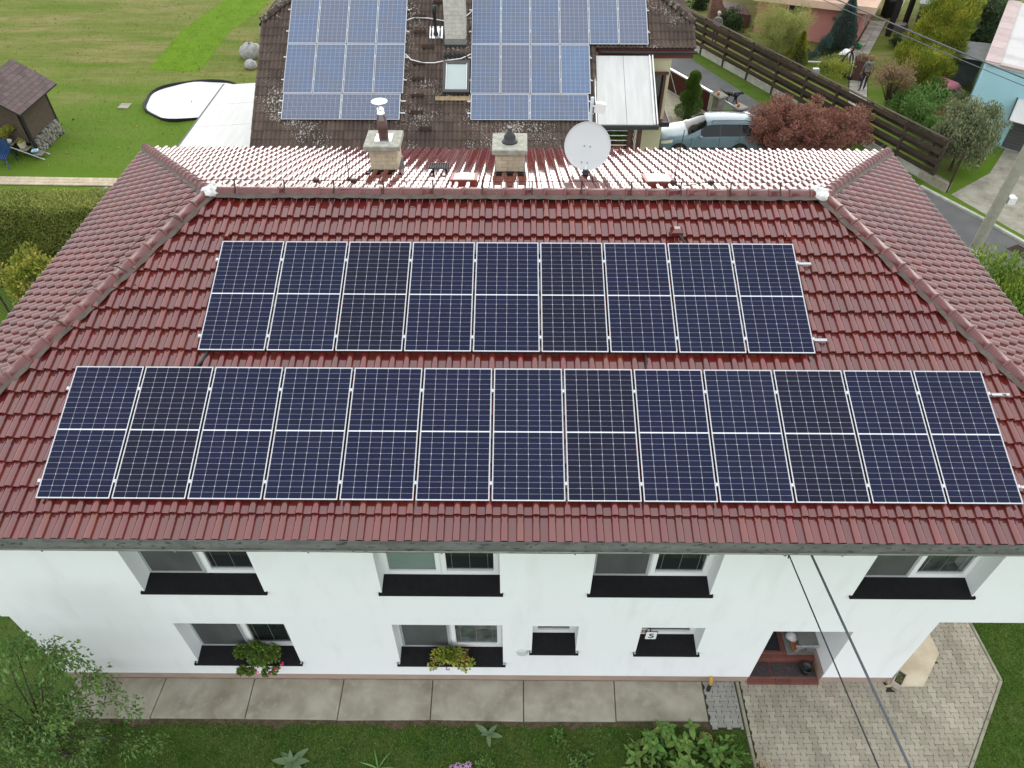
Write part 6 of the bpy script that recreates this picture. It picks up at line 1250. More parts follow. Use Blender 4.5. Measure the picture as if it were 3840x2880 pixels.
ds = thing('dark_shed', 'dark brown shed with a flat grey roof behind the golden conifer', 'shed', (31, 40.5, 0)); mb = MB(); mb.prism([(29.2, 37.3), (32, 36.5), (34.5, 41), (31.7, 42.3)], 0, 2.0); mb.build('wall', M['darkwood'], ds); mb = MB(); mb.prism([(28.9, 37.0), (32.1, 36), (35, 41), (31.6, 42.6)], 2.0, 2.1); mb.build('roof', M['greytarp'], ds)
for p, lb in (((28.35, 38.2), 'nearer dark pergola post by the garden path'), ((29.9, 39.8), 'farther dark pergola post by the garden path')):
    mb = MB(); mb.box(p[0]-.12, p[0]+.12, p[1]-.12, p[1]+.12, 0, 3.2); tag(mb.build('pergola_post', M['darkwood']), lb, 'post', 'pergola posts')
mb = MB(); lx = Vector((30.2, 42.0, 0))
for s in (-.2, .2): mb.tube([lx+Vector((s, 0, 0)), lx+Vector((s+.7, .8, 1.6))], .025, 4)
for k in range(9): mb.tube([lx+Vector((-.2+.07*k+.03, .09*k, .17*k+.05)), lx+Vector((.2+.07*k+.03, .09*k, .17*k+.05))], .018, 4)
tag(mb.build('ladder', M['alu']), 'aluminium ladder leaning by the pergola behind the pink house', 'ladder')
mb = MB(); mb.bev(29.3, 30.1, 41.3, 42.0, 0, 1.0, .08); tag(mb.build('rubbish_bin', M['rubber']), 'black bin at the corner of the pink house', 'bin')
mb = MB(); mb.bev(28.6, 29.6, 38.9, 39.2, 0, .35, .02); mb.bev(28.9, 29.9, 39.3, 39.7, .0, .28, .02); tag(mb.build('timber_pile', M['greywood']), 'pile of weathered timber by the pergola', 'timber')
# garden path of grey slabs
mb = MB(); mb.poly([(22.7, 28.1, .010), (23.75, 28.3, .010), (26.1, 35.0, .010), (29.2, 40.6, .010), (28.2, 40.9, .010), (25.15, 35.2, .010)]); g2 = mb.build('garden_path', M['sand']); g2['kind'] = 'structure'
def pathpt(t, u):
    k = [((22.75, 28.2), (23.7, 28.3)), ((25.2, 35.1), (26.1, 35.0)), ((28.25, 40.8), (29.15, 40.6))]; i = 0 if t < 1 else 1; f = t-i
    a = [k[i][0][j]+(k[i+1][0][j]-k[i][0][j])*f for j in (0, 1)]; b = [k[i][1][j]+(k[i+1][1][j]-k[i][1][j])*f for j in (0, 1)]; return (a[0]+(b[0]-a[0])*u, a[1]+(b[1]-a[1])*u)
M['pslab'] = mat('grey_garden_slab', (.4, .38, .32), .92, .2, (.31, .29, .25), vs=2, isl=.12)
ts = np.linspace(0, 2, 28)
for a, b in zip(ts, ts[1:]):
    for u0, u1 in ((.01, .49), (.51, .99)): g_ = .012; slab('paving_slab', [pathpt(a+g_*.3, u0), pathpt(a+g_*.3, u1), pathpt(b-g_*.3, u1), pathpt(b-g_*.3, u0)], .0, .035, M['pslab'], g2)

# ---------------------------------------------------------------- trees and shrubs on the right
tree('willow_bush', 'pale yellow green feathery willow by the pink house', 'tree', (20.9, 34.6, 0), (20.75, 34.3, 1.55), (1.55, 1.3, 1.5), 70, .42, 34000, .1, .018, L_['willow'], .07, 'out', shell=.3)
t = tree('maple_tree', 'dark red japanese maple behind the rear eave beside the car', 'tree', (19.4, 23.4, 0), (19.0, 23.2, 1.35), (2.75, 1.75, 1.0), 150, .33, 40000, .11, .04, L_['maple'], .08, 'out', nl=16, shell=.3)
def cone_cloud(n, c, h, r, tip=.9, z0=0): z = rng.random(n)**1.4; a = rng.uniform(0, 2*PI, n); lob = 1+.12*np.sin(a*5+z*9)+.08*np.sin(a*9-z*14); rad = r*(1-z)**tip*lob*(1-np.abs(rng.normal(0, .09, n)))*np.minimum(1, .55+z*3); return np.stack([c[0]+rad*np.cos(a), c[1]+rad*np.sin(a), c[2]+z0+z*h], 1), np.stack([np.cos(a), np.sin(a), np.full(n, .9)], 1)+sph(n)*.6
def conifer(name, label, c, h, r, n, l, w, m, tip=.75, cat='tree'):
    t = thing(name, label, cat, c); P, D = cone_cloud(n, c, h, r, tip, .05); crown_mesh('crown', t, P, D, l, w, m); mb = MB(); mb.smooth = True; mb.lathe([(r*.5, .05), (r*.78, h*.18), (r*.5, h*.6), (.02, h*.95)], c, 10); mb.build('trunk', M['darkwood'], t); return t
conifer('small_conifer', 'small bright golden green conifer right of the willow', (21.5, 33.0, 0), 1.85, .55, 6000, .09, .03, L_['golden'])
conifer('blue_conifer', 'tall blue green conifer against the pink wall', (24.6, 35.6, 0), 2.75, .85, 14000, .1, .025, L_['spruce'])
gt = thing('golden_conifer', 'very large golden green conifer right of the dark shed', 'tree', (27.6, 30.5, 0)); C2 = []
for k in range(110):
    d = sph(1)[0]; zf = rng.random(); C2.append((27.45+(zf-.2)*.9+d[0]*1.35*(1-.45*zf), 31.2+d[1]*1.5*(1-.4*zf)+zf*.9, .5+zf*3.3))
C2 += [(random.uniform(26.0, 27.3), random.uniform(28.9, 30.4), random.uniform(.5, 2.0)) for _ in range(26)]
C2 = np.array(C2); P, D = fill(C2, np.full(len(C2), .48), 60000, 'up'); crown_mesh('crown', gt, P, D, .12, .035, L_['golden']); mb = MB(); mb.tube([(27.6, 31, 0), (27.9, 31.6, 3.2)], .5, 8, r1=.1); mb.build('trunk', M['darkwood'], gt)
tree('bare_shrub', 'sparse brownish shrub with thin pale stems by the fence', 'shrub', (24.2, 27.5, 0), (24.15, 27.6, 1.75), (1.1, .8, .65), 40, .33, 4200, .09, .04, L_['dry'], .03, 'out', nl=30, fork=.3, shell=.2)
tree('olive_tree', 'grey green leafy tree in front of the blue garage', 'tree', (25.0, 22.0, 0), (24.9, 22.0, 1.75), (1.15, 1.0, 1.5), 70, .42, 16000, .12, .05, L_['olive'], .07, 'droop', nl=14, shell=.3)
clumpplant('bare_branches', 'bare twig sprays reaching across the blue wall', 'shrub', (26.2, 22.2, 1.7), (.6, .4, .7), 350, .1, .05, L_['olive'], 'up', k=12)
clumpplant('shrub', 'dark green round shrub behind the seated person', 'shrub', (19.1, 38.2, .8), (.75, .6, .8), 5000, .09, .05, L_['box'], 'out', k=24)
clumpplant('shrub', 'dark clipped shrub at the far end of the brick pillar', 'shrub', (18.2, 43.0, .7), (.8, .6, .8), 4000, .1, .06, L_['box'], 'out', k=20)
clumpplant('shrub', 'dark purplish shrub left of the blue conifer', 'shrub', (23.6, 35.1, .6), (.55, .4, .55), 3500, .08, .03, L_['spruce'], 'up', k=16)
clumpplant('shrub', 'low bluish shrub beside the white garden tools', 'shrub', (22.6, 34.4, .25), (.5, .35, .25), 1800, .08, .03, L_['spruce'], 'out', k=12)
clumpplant('shrub', 'yellow leaved upright shrub beside the bending man', 'shrub', (22.9, 31.3, .75), (.75, .6, .7), 3000, .07, .035, L_['yellow'], 'up', k=30)
clumpplant('shrub', 'bushy green perennials behind the fence below the golden conifer', 'shrub', (25.3, 26.2, .7), (1.1, 1.3, .8), 9000, .12, .05, L_['weed'], 'up', k=40)
clumpplant('shrub', 'rusty red and green perennials beside the grey green tree', 'shrub', (25.9, 25.0, .8), (.7, .8, .8), 5000, .11, .05, L_['dry'], 'up', k=26)
clumpplant('shrub', 'small round box shrub in the lawn near the pergola', 'shrub', (28.0, 36.2, .4), (.35, .35, .4), 1500, .07, .04, L_['box'], 'out', k=12)
clumpplant('shrub', 'low green shrub under the golden conifer by the path', 'shrub', (28.6, 35.4, .35), (.5, .4, .4), 1800, .09, .05, L_['weed'], 'out', k=12)
tree('dark_tree', 'dense dark green trees behind the golden conifer', 'tree', (31.5, 35.5, 0), (31.4, 35.5, 2.0), (1.6, 2.2, 2.0), 70, .6, 24000, .16, .06, leafm('dark_tree_leaf', (.045, .075, .03), (.065, .09, .04), .4, .02), .12, 'out', shell=.3)  # plain darker green leaf colour for these trees
tree('far_tree', 'yellow green tree at the top edge right of the dark shed', 'tree', (34.8, 42.5, 0), (34.8, 42.5, 1.8), (2.2, 2, 1.8), 60, .7, 16000, .16, .06, L_['golden'], .12, 'out', shell=.3)
clumpplant('hedge_bush', 'bright green bushy hedge beyond the right eave', 'shrub', (20.9, 10.9, 1.4), (2.3, 2.2, 1.25), 32000, .13, .06, leafm('bush_leaf', (.085, .15, .02), (.16, .21, .03), .4, .02), 'up', k=90)
for (c, r, n_, m_, lb) in (((24.9, 27.6, .6), (.9, .8, .6), 6000, 'weed', 'leafy green perennials between the bare shrub and the fence'), ((26.3, 27.6, .8), (1.0, 1.0, .8), 8000, 'topiary', 'dense dark green shrub below the golden conifer near the tarpaulin'), ((25.6, 29.0, .5), (.8, .7, .5), 4000, 'golden', 'low golden green bush left of the large golden conifer'), ((26.9, 26.6, .7), (.7, .7, .7), 4500, 'olive', 'grey green shrub at the corner of the blue house'), ((21.9, 35.3, .5), (.8, .5, .5), 4500, 'willow', 'pale green undergrowth between the willow and the pink wall'), ((24.9, 24.1, .6), (.9, 1.0, .6), 6000, 'weed', 'tangled green plants behind the end of the board fence')):
    clumpplant('shrub', lb, 'shrub', c, r, n_, .1, .045, L_[m_], 'up', k=24)
for x, y in ((23.3, 33.2), (22.8, 32.3), (23.9, 33.9)): clumpplant('foliage_plant', 'silvery palmate leaved plant in the lawn near the bending man' if x == 23.3 else ('low pale green plant in the lawn by the yellow shrub' if x == 22.8 else 'pale green plant beside the white tools'), 'plant', (x, y, .3), (.3, .25, .25), 300, .16, .06, L_['mull'], 'up', k=8)
sp = thing('spiral_topiary', 'spiral clipped dark green conifer beside the parked car', 'topiary', (14.72, 26.6, 0)); n = 22000; s = rng.random(n)**.85; tt = s*2*PI*3.1; rp = .3*(1-s*.9); rb = .45*(1-.5*s); d = sph(n); q = rng.uniform(.8, 1.03, (n, 1))
P = np.stack([14.72+rp*np.cos(tt), 26.6+rp*np.sin(tt), .22+1.95*s], 1)+d*q*rb[:, None]*np.array([1, 1, .72]); crown_mesh('crown', sp, P, d+np.array([0, 0, .7])+sph(n)*.5, .055, .025, L_['topiary']); mb = MB(); mb.tube([(14.72, 26.6, 0), (14.72, 26.6, 2.2)], .22, 8, r1=.06); mb.build('trunk', M['darkwood'], sp)
P, D = fill(np.array([(10.25, 17.46, 3.5), (10.2, 17.5, 3.75), (10.35, 17.4, 3.65), (10.1, 17.45, 3.6)]), np.array([.2, .18, .16, .15]), 900, 'up'); crown_mesh('foliage', pot, P, D, .09, .04, L_['topiary'])
# ---------------------------------------------------------------- parked estate car
car = thing('parked_car', 'light blue grey estate car parked between the cream house and the maple', 'car', (15.1, 24.5, 0))
# x, half width, sill, bumper bulge z, shoulder, half width at top, top
ST = [(0, .50, .34, .66, .42, .69), (.06, .66, .26, .69, .55, .75), (.22, .75, .22, .74, .62, .81), (.5, .80, .2, .80, .66, .89), (.9, .825, .2, .86, .68, .96), (1.12, .83, .2, .90, .69, 1.0),
      (1.55, .835, .2, .93, .63, 1.245), (1.95, .835, .2, .945, .57, 1.46), (2.35, .835, .2, .955, .57, 1.505), (2.9, .835, .2, .965, .57, 1.51), (3.5, .83, .2, .975, .56, 1.485), (3.85, .82, .22, .98, .55, 1.43), (4.02, .80, .24, .98, .55, 1.22), (4.14, .77, .26, .95, .6, 1.0), (4.22, .70, .32, .80, .55, .84)]
def smooth_interp(xs, ys, q):
    out = []
    for x in q:
        i = max(0, min(len(xs)-2, int(np.searchsorted(xs, x))-1)); x0, x1 = xs[i], xs[i+1]; t = (x-x0)/(x1-x0); m0 = (ys[min(i+1, len(ys)-1)]-ys[max(i-1, 0)])/(xs[min(i+1, len(xs)-1)]-xs[max(i-1, 0)]); m1 = (ys[min(i+2, len(ys)-1)]-ys[i])/(xs[min(i+2, len(xs)-1)]-xs[i])
        h = x1-x0; out.append((2*t**3-3*t*t+1)*ys[i]+(t**3-2*t*t+t)*h*m0+(-2*t**3+3*t*t)*ys[i+1]+(t**3-t*t)*h*m1)
    return np.array(out)
xs = [s[0] for s in ST]; Q = np.linspace(0, 4.22, 86); col_ = [smooth_interp(xs, [s[k] for s in ST], Q) for k in range(1, 6)]
prof = []   # parameter rows from sill to roof centre
NR = 15
def carpt(i, j):
    w_, zb, zs, wt, zt = [c[i] for c in col_]; x = Q[i]
    ctl = [(w_*.90, zb), (w_*.985, zb+.12), (w_, zb+(zs-zb)*.45), (w_*.985, zs-.1), (w_*.955, zs), (wt+(w_*.955-wt)*.45, zs+(zt-zs)*.55), (wt, zt-.045 if zt-zs > .2 else zt-.02), (wt*.55, zt+.005), (0, zt+.02)]
    t = j/(NR-1)*(len(ctl)-1); k = min(len(ctl)-2, int(t)); f = t-k; return (w_, ctl, k, f, x)
def P3(i, j, s=1, off=0):
    w_, ctl, k, f, x = carpt(i, j); y = ctl[k][0]+(ctl[k+1][0]-ctl[k][0])*f; z = ctl[k][1]+(ctl[k+1][1]-ctl[k][1])*f; return Vector((x, s*y, z))
CX, CY = 12.9, 23.83
def cw(p): return (CX+p[0], CY+p[1], p[2])
bodyV = []; grid = {}
mbody, mws, msw, mrw = MB(), MB(), {}, MB(); mbody.smooth = True
for s in (-1, 1):
    for i in range(len(Q)-1):
        for j in range(NR-1):
            c = [P3(i, j, s), P3(i+1, j, s), P3(i+1, j+1, s), P3(i, j+1, s)]; xm = (Q[i]+Q[i+1])/2; t = (j+.5)/(NR-1)*8
            pts = [cw(p) for p in (c if s < 0 else c[::-1])]; tgt = mbody
            if 1.16 < xm < 1.88 and t > 5.6: tgt = mws
            elif 4.25 < t < 5.7 and 1.62 < xm < 3.98:
                if 1.62 < xm < 2.42 and (t-4.25)/1.5 < (xm-1.35)/.5: tgt = msw.setdefault((s, 0), MB())
                elif 2.5 < xm < 3.3: tgt = msw.setdefault((s, 1), MB())
                elif 3.36 < xm < 3.9: tgt = msw.setdefault((s, 2), MB())
                else: tgt = msw.setdefault('pillar', MB())
            elif 3.94 < xm < 4.12 and t > 6.2: tgt = mrw
            tgt.smooth = True; tgt.add(pts, [(0, 1, 2, 3)])
def weld(o):
    bm = bmesh.new(); bm.from_mesh(o.data); bmesh.ops.remove_doubles(bm, verts=bm.verts[:], dist=.0004); bmesh.ops.recalc_face_normals(bm, faces=bm.faces[:]); bm.to_mesh(o.data); bm.free(); return o
weld(mbody.build('body', M['carpaint'], car)); weld(mws.build('windscreen', M['carglass'], car)); weld(mrw.build('rear_window', M['carglass'], car))
for k, v in msw.items(): weld(v.build('pillar' if k == 'pillar' else 'side_window', M['blackmetal'] if k == 'pillar' else M['carglass'], car))
for x in (.80, 3.38):
    for s in (-1, 1):
        X = Matrix.Translation((CX+x, CY+s*.835, .31)) @ Matrix.Rotation(PI/2*(1 if s < 0 else -1), 4, 'X'); mb = MB(); mb.smooth = True; mb.X = X; mb.lathe([(.19, -.16), (.3, -.15), (.315, -.1), (.315, .0), (.29, .022), (.2, .022), (.19, .0)], (0, 0, 0), 24); wh = mb.build('wheel', M['tyre'], car)
        mb = MB(); mb.X = X
        for k in range(5):
            a = k*2*PI/5
            for da in (-.16, .16): mb.add([(.04*math.cos(a+da*2), .04*math.sin(a+da*2), .02), (.19*math.cos(a+da-.05), .19*math.sin(a+da-.05), .012), (.19*math.cos(a+da+.05), .19*math.sin(a+da+.05), .012)], [(0, 1, 2)])
        mb.lathe([(.05, .0), (.05, .024)], (0, 0, 0), 10); mb.lathe([(.195, .004), (.2, .02), (.185, .018)], (0, 0, 0), 24); mb.build('rim', M['stainless'], wh)
        mb = MB(); mb.X = X; mb.smooth = True; mb.lathe([(.32, .0035), (.375, .0035), (.375, .012), (.32, .012)], (0, 0, 0), 28); mb.build('wheel_arch', M['rubber'], car)
def patch(name, i0, i1, j0, j1, s, m, off=.006):
    mb = MB(); mb.smooth = True; P = []; n = i1-i0+1; k = j1-j0+1
    for i in range(i0, i1+1):
        for j in range(j0, j1+1):
            p = P3(i, j, s); P.append(cw((p.x-off*.6 if Q[i] < .5 else p.x, p.y+s*off, p.z+off*.5)))
    mb.add(P, [(a*k+b, (a+1)*k+b, (a+1)*k+b+1, a*k+b+1) for a in range(n-1) for b in range(k-1)]); return mb.build(name, m, car)
for s in (-1, 1):
    patch('headlight', 1, 10, 5, 7, s, M['headlamp'], .008); patch('bumper_trim', 1, 12, 0, 2, s, M['blackmetal'], .006); patch('tail_light', 79, 83, 5, 8, s, mat('tail_red', (.3, .01, .01), .2, coat=1), .006)
    mb = MB(); mb.smooth = True; mb.ball((CX+1.62, CY+s*.97, 1.0), .095, 10, 6, .75); mb.tube([(CX+1.66, CY+s*.8, .95), (CX+1.62, CY+s*.92, .98)], .025, 5); mb.build('wing_mirror', M['carpaint'], car)
    mb = MB(); mb.tube([(CX+2.05, CY+s*.54, 1.475), (CX+2.12, CY+s*.54, 1.535), (CX+3.5, CY+s*.53, 1.54), (CX+3.75, CY+s*.52, 1.47)], .02, 6); mb.build('roof_rail', M['blackmetal'], car)
    for x in (2.28, 3.2): mb = MB(); mb.bev(CX+x-.09, CX+x+.09, CY+s*.85-.012, CY+s*.85+.012, .775, .805, .005); mb.build('door_handle', M['carpaint'], car)
    mb = MB(); mb.box(CX+1.3, CX+3.0, CY+s*.842-.008, CY+s*.842+.008, .44, .485); mb.build('side_trim', M['blackmetal'], car)
    mb = MB()
    for x in (1.27, 2.46, 3.3): mb.box(CX+x-.005, CX+x+.005, CY+s*.836-.004, CY+s*.836+.004, .36, .93)
    mb.build('door_gap', M['rubber'], car); mb = MB(); mb.smooth = True; mb.ball((CX+.13, CY+s*.62, .42), .06, 8, 6, .8); mb.build('fog_light', M['headlamp'], car)
mb = MB(); mb.add([cw((-.012, -.34, .52)), cw((-.012, .34, .52)), cw((-.004, .38, .66)), cw((-.004, -.38, .66))], [(0, 1, 2, 3)]); mb.box(CX-.03, CX+.1, CY-.5, CY+.5, .3, .42); mb.build('grille', M['blackmetal'], car)
mb = MB(); mb.box(CX-.022, CX-.012, CY-.4, CY+.4, .655, .68); mb.build('chrome_strip', M['stainless'], car)
mb = MB(); mb.box(CX+.2, CX+4.05, CY-.7, CY+.7, .18, .3); mb.build('underbody', M['rubber'], car)

# ---------------------------------------------------------------- people and dog (one skin each)
def skin_mesh(name, V, E, rad, root, mats, matf, sub=1):
    me = bpy.data.meshes.new(name); me.from_pydata(V, E, []); o = bpy.data.objects.new('tmp', me); COL.objects.link(o)
    sk = o.modifiers.new('s', 'SKIN'); sk.use_smooth_shade = True
    for i, r in enumerate(rad): d = me.skin_vertices[0].data[i]; d.radius = (r, r) if not isinstance(r, tuple) else r; d.use_root = i == root
    sb = o.modifiers.new('b', 'SUBSURF'); sb.levels = sub; sb.render_levels = sub
    dg = bpy.context.evaluated_depsgraph_get(); out = bpy.data.meshes.new_from_object(o.evaluated_get(dg)); bpy.data.objects.remove(o)
    out.name = name; out.materials.clear()
    for m in mats: out.materials.append(m)
    # nearest bone decides the cloth
    seg = [(Vector(V[a]), Vector(V[b]), k) for k, (a, b) in enumerate(E)]
    for p in out.polygons:
        c = p.center; best = 1e9; bi = 0
        for a, b, k in seg:
            d = b-a; t = max(0, min(1, (c-a).dot(d)/max(d.length_squared, 1e-9))); q = (c-(a+d*t)).length
            if q < best: best = q; bi = k
        p.material_index = matf(bi, c)
    return out
def person(label, loc, rz, mats, shape, hair, lean=0, cat='person', grip=None, sleeves=True, hairlen=.12, scale=1, sit=False):
    """mats: shoes, legs, top, skin"""
    t = thing('person', label, cat, loc); t.rotation_euler = (0, 0, rz); t.scale = (scale,)*3
    V = []; rad = []; E = []
    def v(p, r): V.append(tuple(p)); rad.append(r); return len(V)-1
    def bend(p):
        p = Vector(p)
        if p.z > .92 and lean: d = p-Vector((0, 0, .92)); p = Vector((0, 0, .92))+Matrix.Rotation(-lean, 3, 'X') @ d
        return p
    kn, an = ((.42, .47), (.42, .08)) if sit else ((.03, .48), (-.01, .09))
    hz_ = .52 if sit else .92
    def low(p): p = Vector(p); return p-Vector((0, 0, .92-hz_)) if sit else p
    pel = v(low((0, 0, .92)), (.155*shape, .12)); sp1 = v(low(bend((0, 0, 1.08))), (.14*shape, .105)); ch_ = v(low(bend((0, 0, 1.27))), (.16, .11)); nb = v(low(bend((0, 0, 1.405))), (.085, .07)); nk = v(low(bend((0, .012, 1.46))), .05); h1 = v(low(bend((0, .03, 1.535))), (.073, .085)); h2 = v(low(bend((0, .025, 1.63))), (.072, .08))
    kinds = []
    def e(a, b, k): E.append((a, b)); kinds.append(k)
    e(pel, sp1, 2); e(sp1, ch_, 2); e(ch_, nb, 2); e(nb, nk, 3); e(nk, h1, 3); e(h1, h2, 3)
    for s in (-1, 1):
        st = .05*s if not sit else 0
        hp = v(low((.085*s, 0, .86)), .095*shape); k_ = v((.1*s, kn[0]+st, kn[1]), .062); ca = v((.1*s, (kn[0]+an[0])/2+st, (kn[1]+an[1])/2+.05), .056); a_ = v((.1*s, an[0]+st*1.6, an[1]), .04); to = v((.125*s, an[0]+.15+st*1.6, .035), (.042, .03))
        e(pel, hp, 1); e(hp, k_, 1); e(k_, ca, 1); e(ca, a_, 1); e(a_, to, 0)
        sh_ = v(low(bend((.165*s, 0, 1.36))), .062); pts = grip[0 if s < 0 else 1] if grip else ((.235, -.03, 1.12), (.24, .06, .9))
        el = v(low(bend((pts[0][0]*s, pts[0][1], pts[0][2]))), .045); wr = v(low(bend((pts[1][0]*s, pts[1][1], pts[1][2]))), .03)
        e(ch_, sh_, 2); e(sh_, el, 2); e(el, wr, 2 if sleeves else 3); d = (Vector(V[wr])-Vector(V[el])).normalized(); side = d.cross(Vector((0, 0, 1) if abs(d.z) < .8 else (0, 1, 0))).normalized(); up_n = side.cross(d)
        pa = v(Vector(V[wr])+d*.07, (.036, .02)); e(wr, pa, 3)
        for q, (sd_, ln) in enumerate(((-.028, .07), (-.01, .08), (.009, .075), (.027, .06))):
            b1 = v(Vector(V[pa])+d*.045+side*sd_, .009); b2 = v(Vector(V[pa])+d*(.045+ln*.55)+side*sd_*1.1-up_n*.008, .0085); b3 = v(Vector(V[pa])+d*(.035+ln)+side*sd_*1.1-up_n*.03, .007); e(pa, b1, 3); e(b1, b2, 3); e(b2, b3, 3)
        t1 = v(Vector(V[wr])+d*.05+side*.045*-s, .011); t2 = v(Vector(V[wr])+d*.095+side*.06*-s, .009); e(pa, t1, 3); e(t1, t2, 3)
    me = skin_mesh('body', V, E, rad, 0, mats, lambda k, c: kinds[k]); o = link('body', me); o.parent = t
    hc = Vector(V[h2]); up_h = (hc-Vector(V[h1])).normalized(); fwd = Vector((1, 0, 0)).cross(up_h)*-1
    if fwd.y < 0 and not lean: fwd = -fwd
    rgt = fwd.cross(up_h)
    XM = Matrix(((rgt.x, fwd.x, up_h.x, hc.x), (rgt.y, fwd.y, up_h.y, hc.y), (rgt.z, fwd.z, up_h.z, hc.z), (0, 0, 0, 1)))
    mb = MB(); mb.smooth = True; mb.X = XM; mb.ball((0, -.015, .01), .098, 14, 8, 1.0, .05)
    if hairlen > .15: mb.ball((0, -.05, -.08), .09, 12, 7, hairlen/.1*.62, .06)
    o = mb.build('hair', hair); o.parent = t
    mb = MB(); mb.smooth = True; mb.X = XM
    mb.add([(-.014, .085, -.095), (.014, .085, -.095), (0, .083, -.05), (0, .108, -.088)], [(0, 1, 3), (1, 2, 3), (2, 0, 3)]); mb.ball((-.084, .0, -.07), .022, 8, 5, 1.3); mb.ball((.084, .0, -.07), .022, 8, 5, 1.3); o = mb.build('face', mats[3]); o.parent = t
    mb = MB(); mb.X = XM
    for x in (-.03, .03): mb.ball((x, .082, -.045), .010, 8, 5, .7)
    mb.box(-.022, .022, .083, .088, -.128, -.12); o = mb.build('eye', M['dhair']); o.parent = t
    return t, V
w_, _ = person('woman in a grey hoodie and dark leggings walking away along the slab path', (24.06, 30.2, .035), R(-14), [M['pinkshoe'], M['navy'], M['grey'], M['skin']], 1.18, M['hair'], hairlen=.24)
mb = MB(); mb.smooth = True; mb.ball((0, -.1, 1.38), .11, 12, 7, .7, .06); o = mb.build('hood', M['grey']); o.parent = w_
mb = MB(); mb.smooth = True; mb.X = Matrix.Scale(1, 4); mb.lathe([(.17, 0), (.19, .1), (.16, .16)], (0, 0, .8), 16); o = mb.build('shorts', M['blackcloth']); o.parent = w_; o.scale = (1, .82, 1)
person('man in a white t shirt bending over beside the slab path', (23.55, 32.6, 0), R(-62), [M['blackcloth'], M['navy'], M['white'], M['skin']], 1.0, M['dhair'], lean=R(72), sleeves=False, grip=(((.22, .22, 1.22), (.16, .45, 1.18)), ((.22, .22, 1.2), (.18, .45, 1.22))))
person('grey haired person in a grey jumper behind the board fence with folded hands', (17.95, 36.8, 0), R(178), [M['blackcloth'], M['navy'], M['grey'], M['skin']], 1.2, M['ghair'], grip=(((.26, .06, 1.1), (.07, .26, 1.12)), ((.26, .06, 1.1), (.05, .28, 1.1))))
dog = thing('dog', 'black dog with a harness walking on the lane beyond the block pillars', 'dog', (17.2, 28.75, .012)); dog.rotation_euler = (0, 0, R(-25)); dog.scale = (.85,)*3
DV = [(-.3, 0, .5), (-.1, 0, .49), (.12, 0, .48), (.3, 0, .54), (.42, 0, .64), (.54, 0, .66), (.66, 0, .62), (-.38, 0, .53), (-.55, 0, .6), (-.72, 0, .68)]; DR = [.12, .125, .145, .12, .085, .085, .045, .055, .028, .014]
DE = [(0, 1), (1, 2), (2, 3), (3, 4), (4, 5), (5, 6), (0, 7), (7, 8), (8, 9)]
def dleg(b, pts, rs):
    p = b
    for q, r in zip(pts, rs): DV.append(q); DR.append(r); DE.append((p, len(DV)-1)); p = len(DV)-1
for s, o_ in ((-1, .08), (1, -.08)):
    dleg(3, [(.27+o_*.2, s*.09, .42), (.24+o_*.7, s*.09, .24), (.26+o_*1.3, s*.09, .05), (.31+o_*1.3, s*.09, .025)], [.07, .048, .036, .038])
    dleg(0, [(-.3, s*.09, .4), (-.22-o_, s*.09, .29), (-.38-o_*1.4, s*.09, .18), (-.33-o_*1.6, s*.09, .04), (-.28-o_*1.6, s*.09, .025)], [.09, .062, .04, .034, .036])
o = link('body', skin_mesh('body', DV, DE, DR, 1, [M['fur']], lambda k, c: 0)); o.parent = dog
for s in (-1, 1): mb = MB(); mb.add([(.49, s*.05, .72), (.55, s*.06, .725), (.53, s*.095, .63), (.5, s*.04, .69)], [(0, 1, 2), (0, 2, 3), (1, 3, 2), (0, 3, 1)]); o = mb.build('ear', M['fur']); o.parent = dog
mb = MB(); mb.smooth = True; n_ = 16
for x, r in ((.3, .125), (.08, .135)): mb.tube([(x, r*math.cos(a), .51+r*1.02*math.sin(a)) for a in np.linspace(0, 2*PI, 17)], .012, 5, cap=False)
mb.tube([(.08, 0, .645), (.3, 0, .64)], .014, 5); o = mb.build('harness', mat('harness_grey', (.3, .32, .33), .6)); o.parent = dog
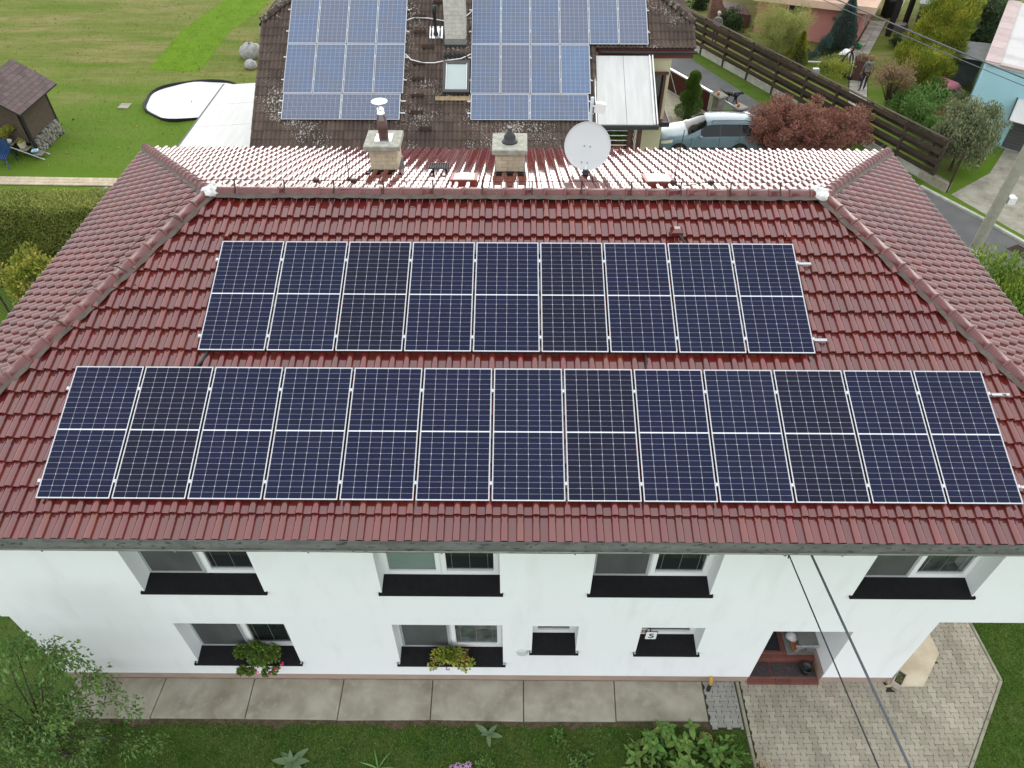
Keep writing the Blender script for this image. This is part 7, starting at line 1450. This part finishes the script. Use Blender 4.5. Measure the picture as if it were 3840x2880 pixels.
# garden things by the path
bn = thing('garden_waste_bin', 'tall brown garden waste bin filled with cuttings beside the woman', 'bin', (24.35, 31.7, 0)); X = Matrix.Translation((24.3, 31.75, .03)) @ Matrix.Rotation(-.3, 4, 'Z'); mb = MB(); mb.X = X
mb.add([(-.22, -.25, 0), (.22, -.25, 0), (.22, .25, 0), (-.22, .25, 0), (-.29, -.34, 1.0), (.29, -.34, 1.0), (.29, .34, 1.0), (-.29, .34, 1.0)], [(0, 1, 5, 4), (1, 2, 6, 5), (2, 3, 7, 6), (3, 0, 4, 7), (3, 2, 1, 0)]); mb.box(-.31, .31, -.36, -.33, .96, 1.03); mb.build('body', mat('brown_plastic', (.11, .05, .04), .6), bn); mb = MB(); mb.X = X
for s in (-1, 1): mb.tube([(s*.2, -.24, .08), (s*.28, -.24, .08)], .09, 12)
mb.build('wheel', M['rubber'], bn); crown_mesh('cuttings', bn, np.array([(24.3, 31.75, 1.08)])+rng.normal(0, .16, (500, 3))*np.array([1, 1, .5]), sph(500)+np.array([0, 0, .5]), .14, .03, L_['dry'])
mb = MB(); mb.bev(23.72, 24.02, 31.9, 32.12, .03, .3, .03); mb.tube([(23.78, 32.0, .3), (23.8, 32.0, .36), (23.94, 32.0, .36), (23.96, 32.0, .3)], .014, 5); mb.k = 1; mb.box(23.86, 23.9, 31.89, 31.899, .12, .22); tag(mb.build('tool_case', [M['rubber'], M['white']]), 'black tool case on the slab path beside the brown bin', 'case')
mb = MB(); mb.tube([(21.95, 33.9, .12), (23.35, 33.35, .25)], .05, 6); mb.k = 1; mb.tube([(23.3, 33.37, .25), (23.6, 33.2, .3)], .09, 8); tag(mb.build('hedge_trimmer', [M['whitepaint'], M['rubber']]), 'long white handled garden tool lying on the lawn by the man', 'garden tool')
pts = [Vector((23.35, 31.2, 0))+Vector((.5*math.cos(a), .35*math.cos(a), 1.55*math.sin(a)**.8)) for a in np.linspace(.02, PI*.75, 14)]; mb = MB(); mb.tube(pts, .035, 6); tag(mb.build('garden_arch', M['rubber']), 'curved black tube arching over the yellow shrub beside the man', 'arch')
mb = MB(); mb.smooth = True; mb.lathe([(.13, 0), (.14, .26), (.06, .3)], (25.9, 36.0, .02), 14); mb.tube([(26.02, 36.0, .1), (26.25, 35.95, .3)], .022, 6); mb.tube([(25.8, 36, .28), (25.7, 36, .36), (25.72, 36, .1)], .018, 5); tag(mb.build('watering_can', mat('green_plastic', (.02, .2, .07), .4)), 'green watering can at the corner of the pink house', 'watering can')
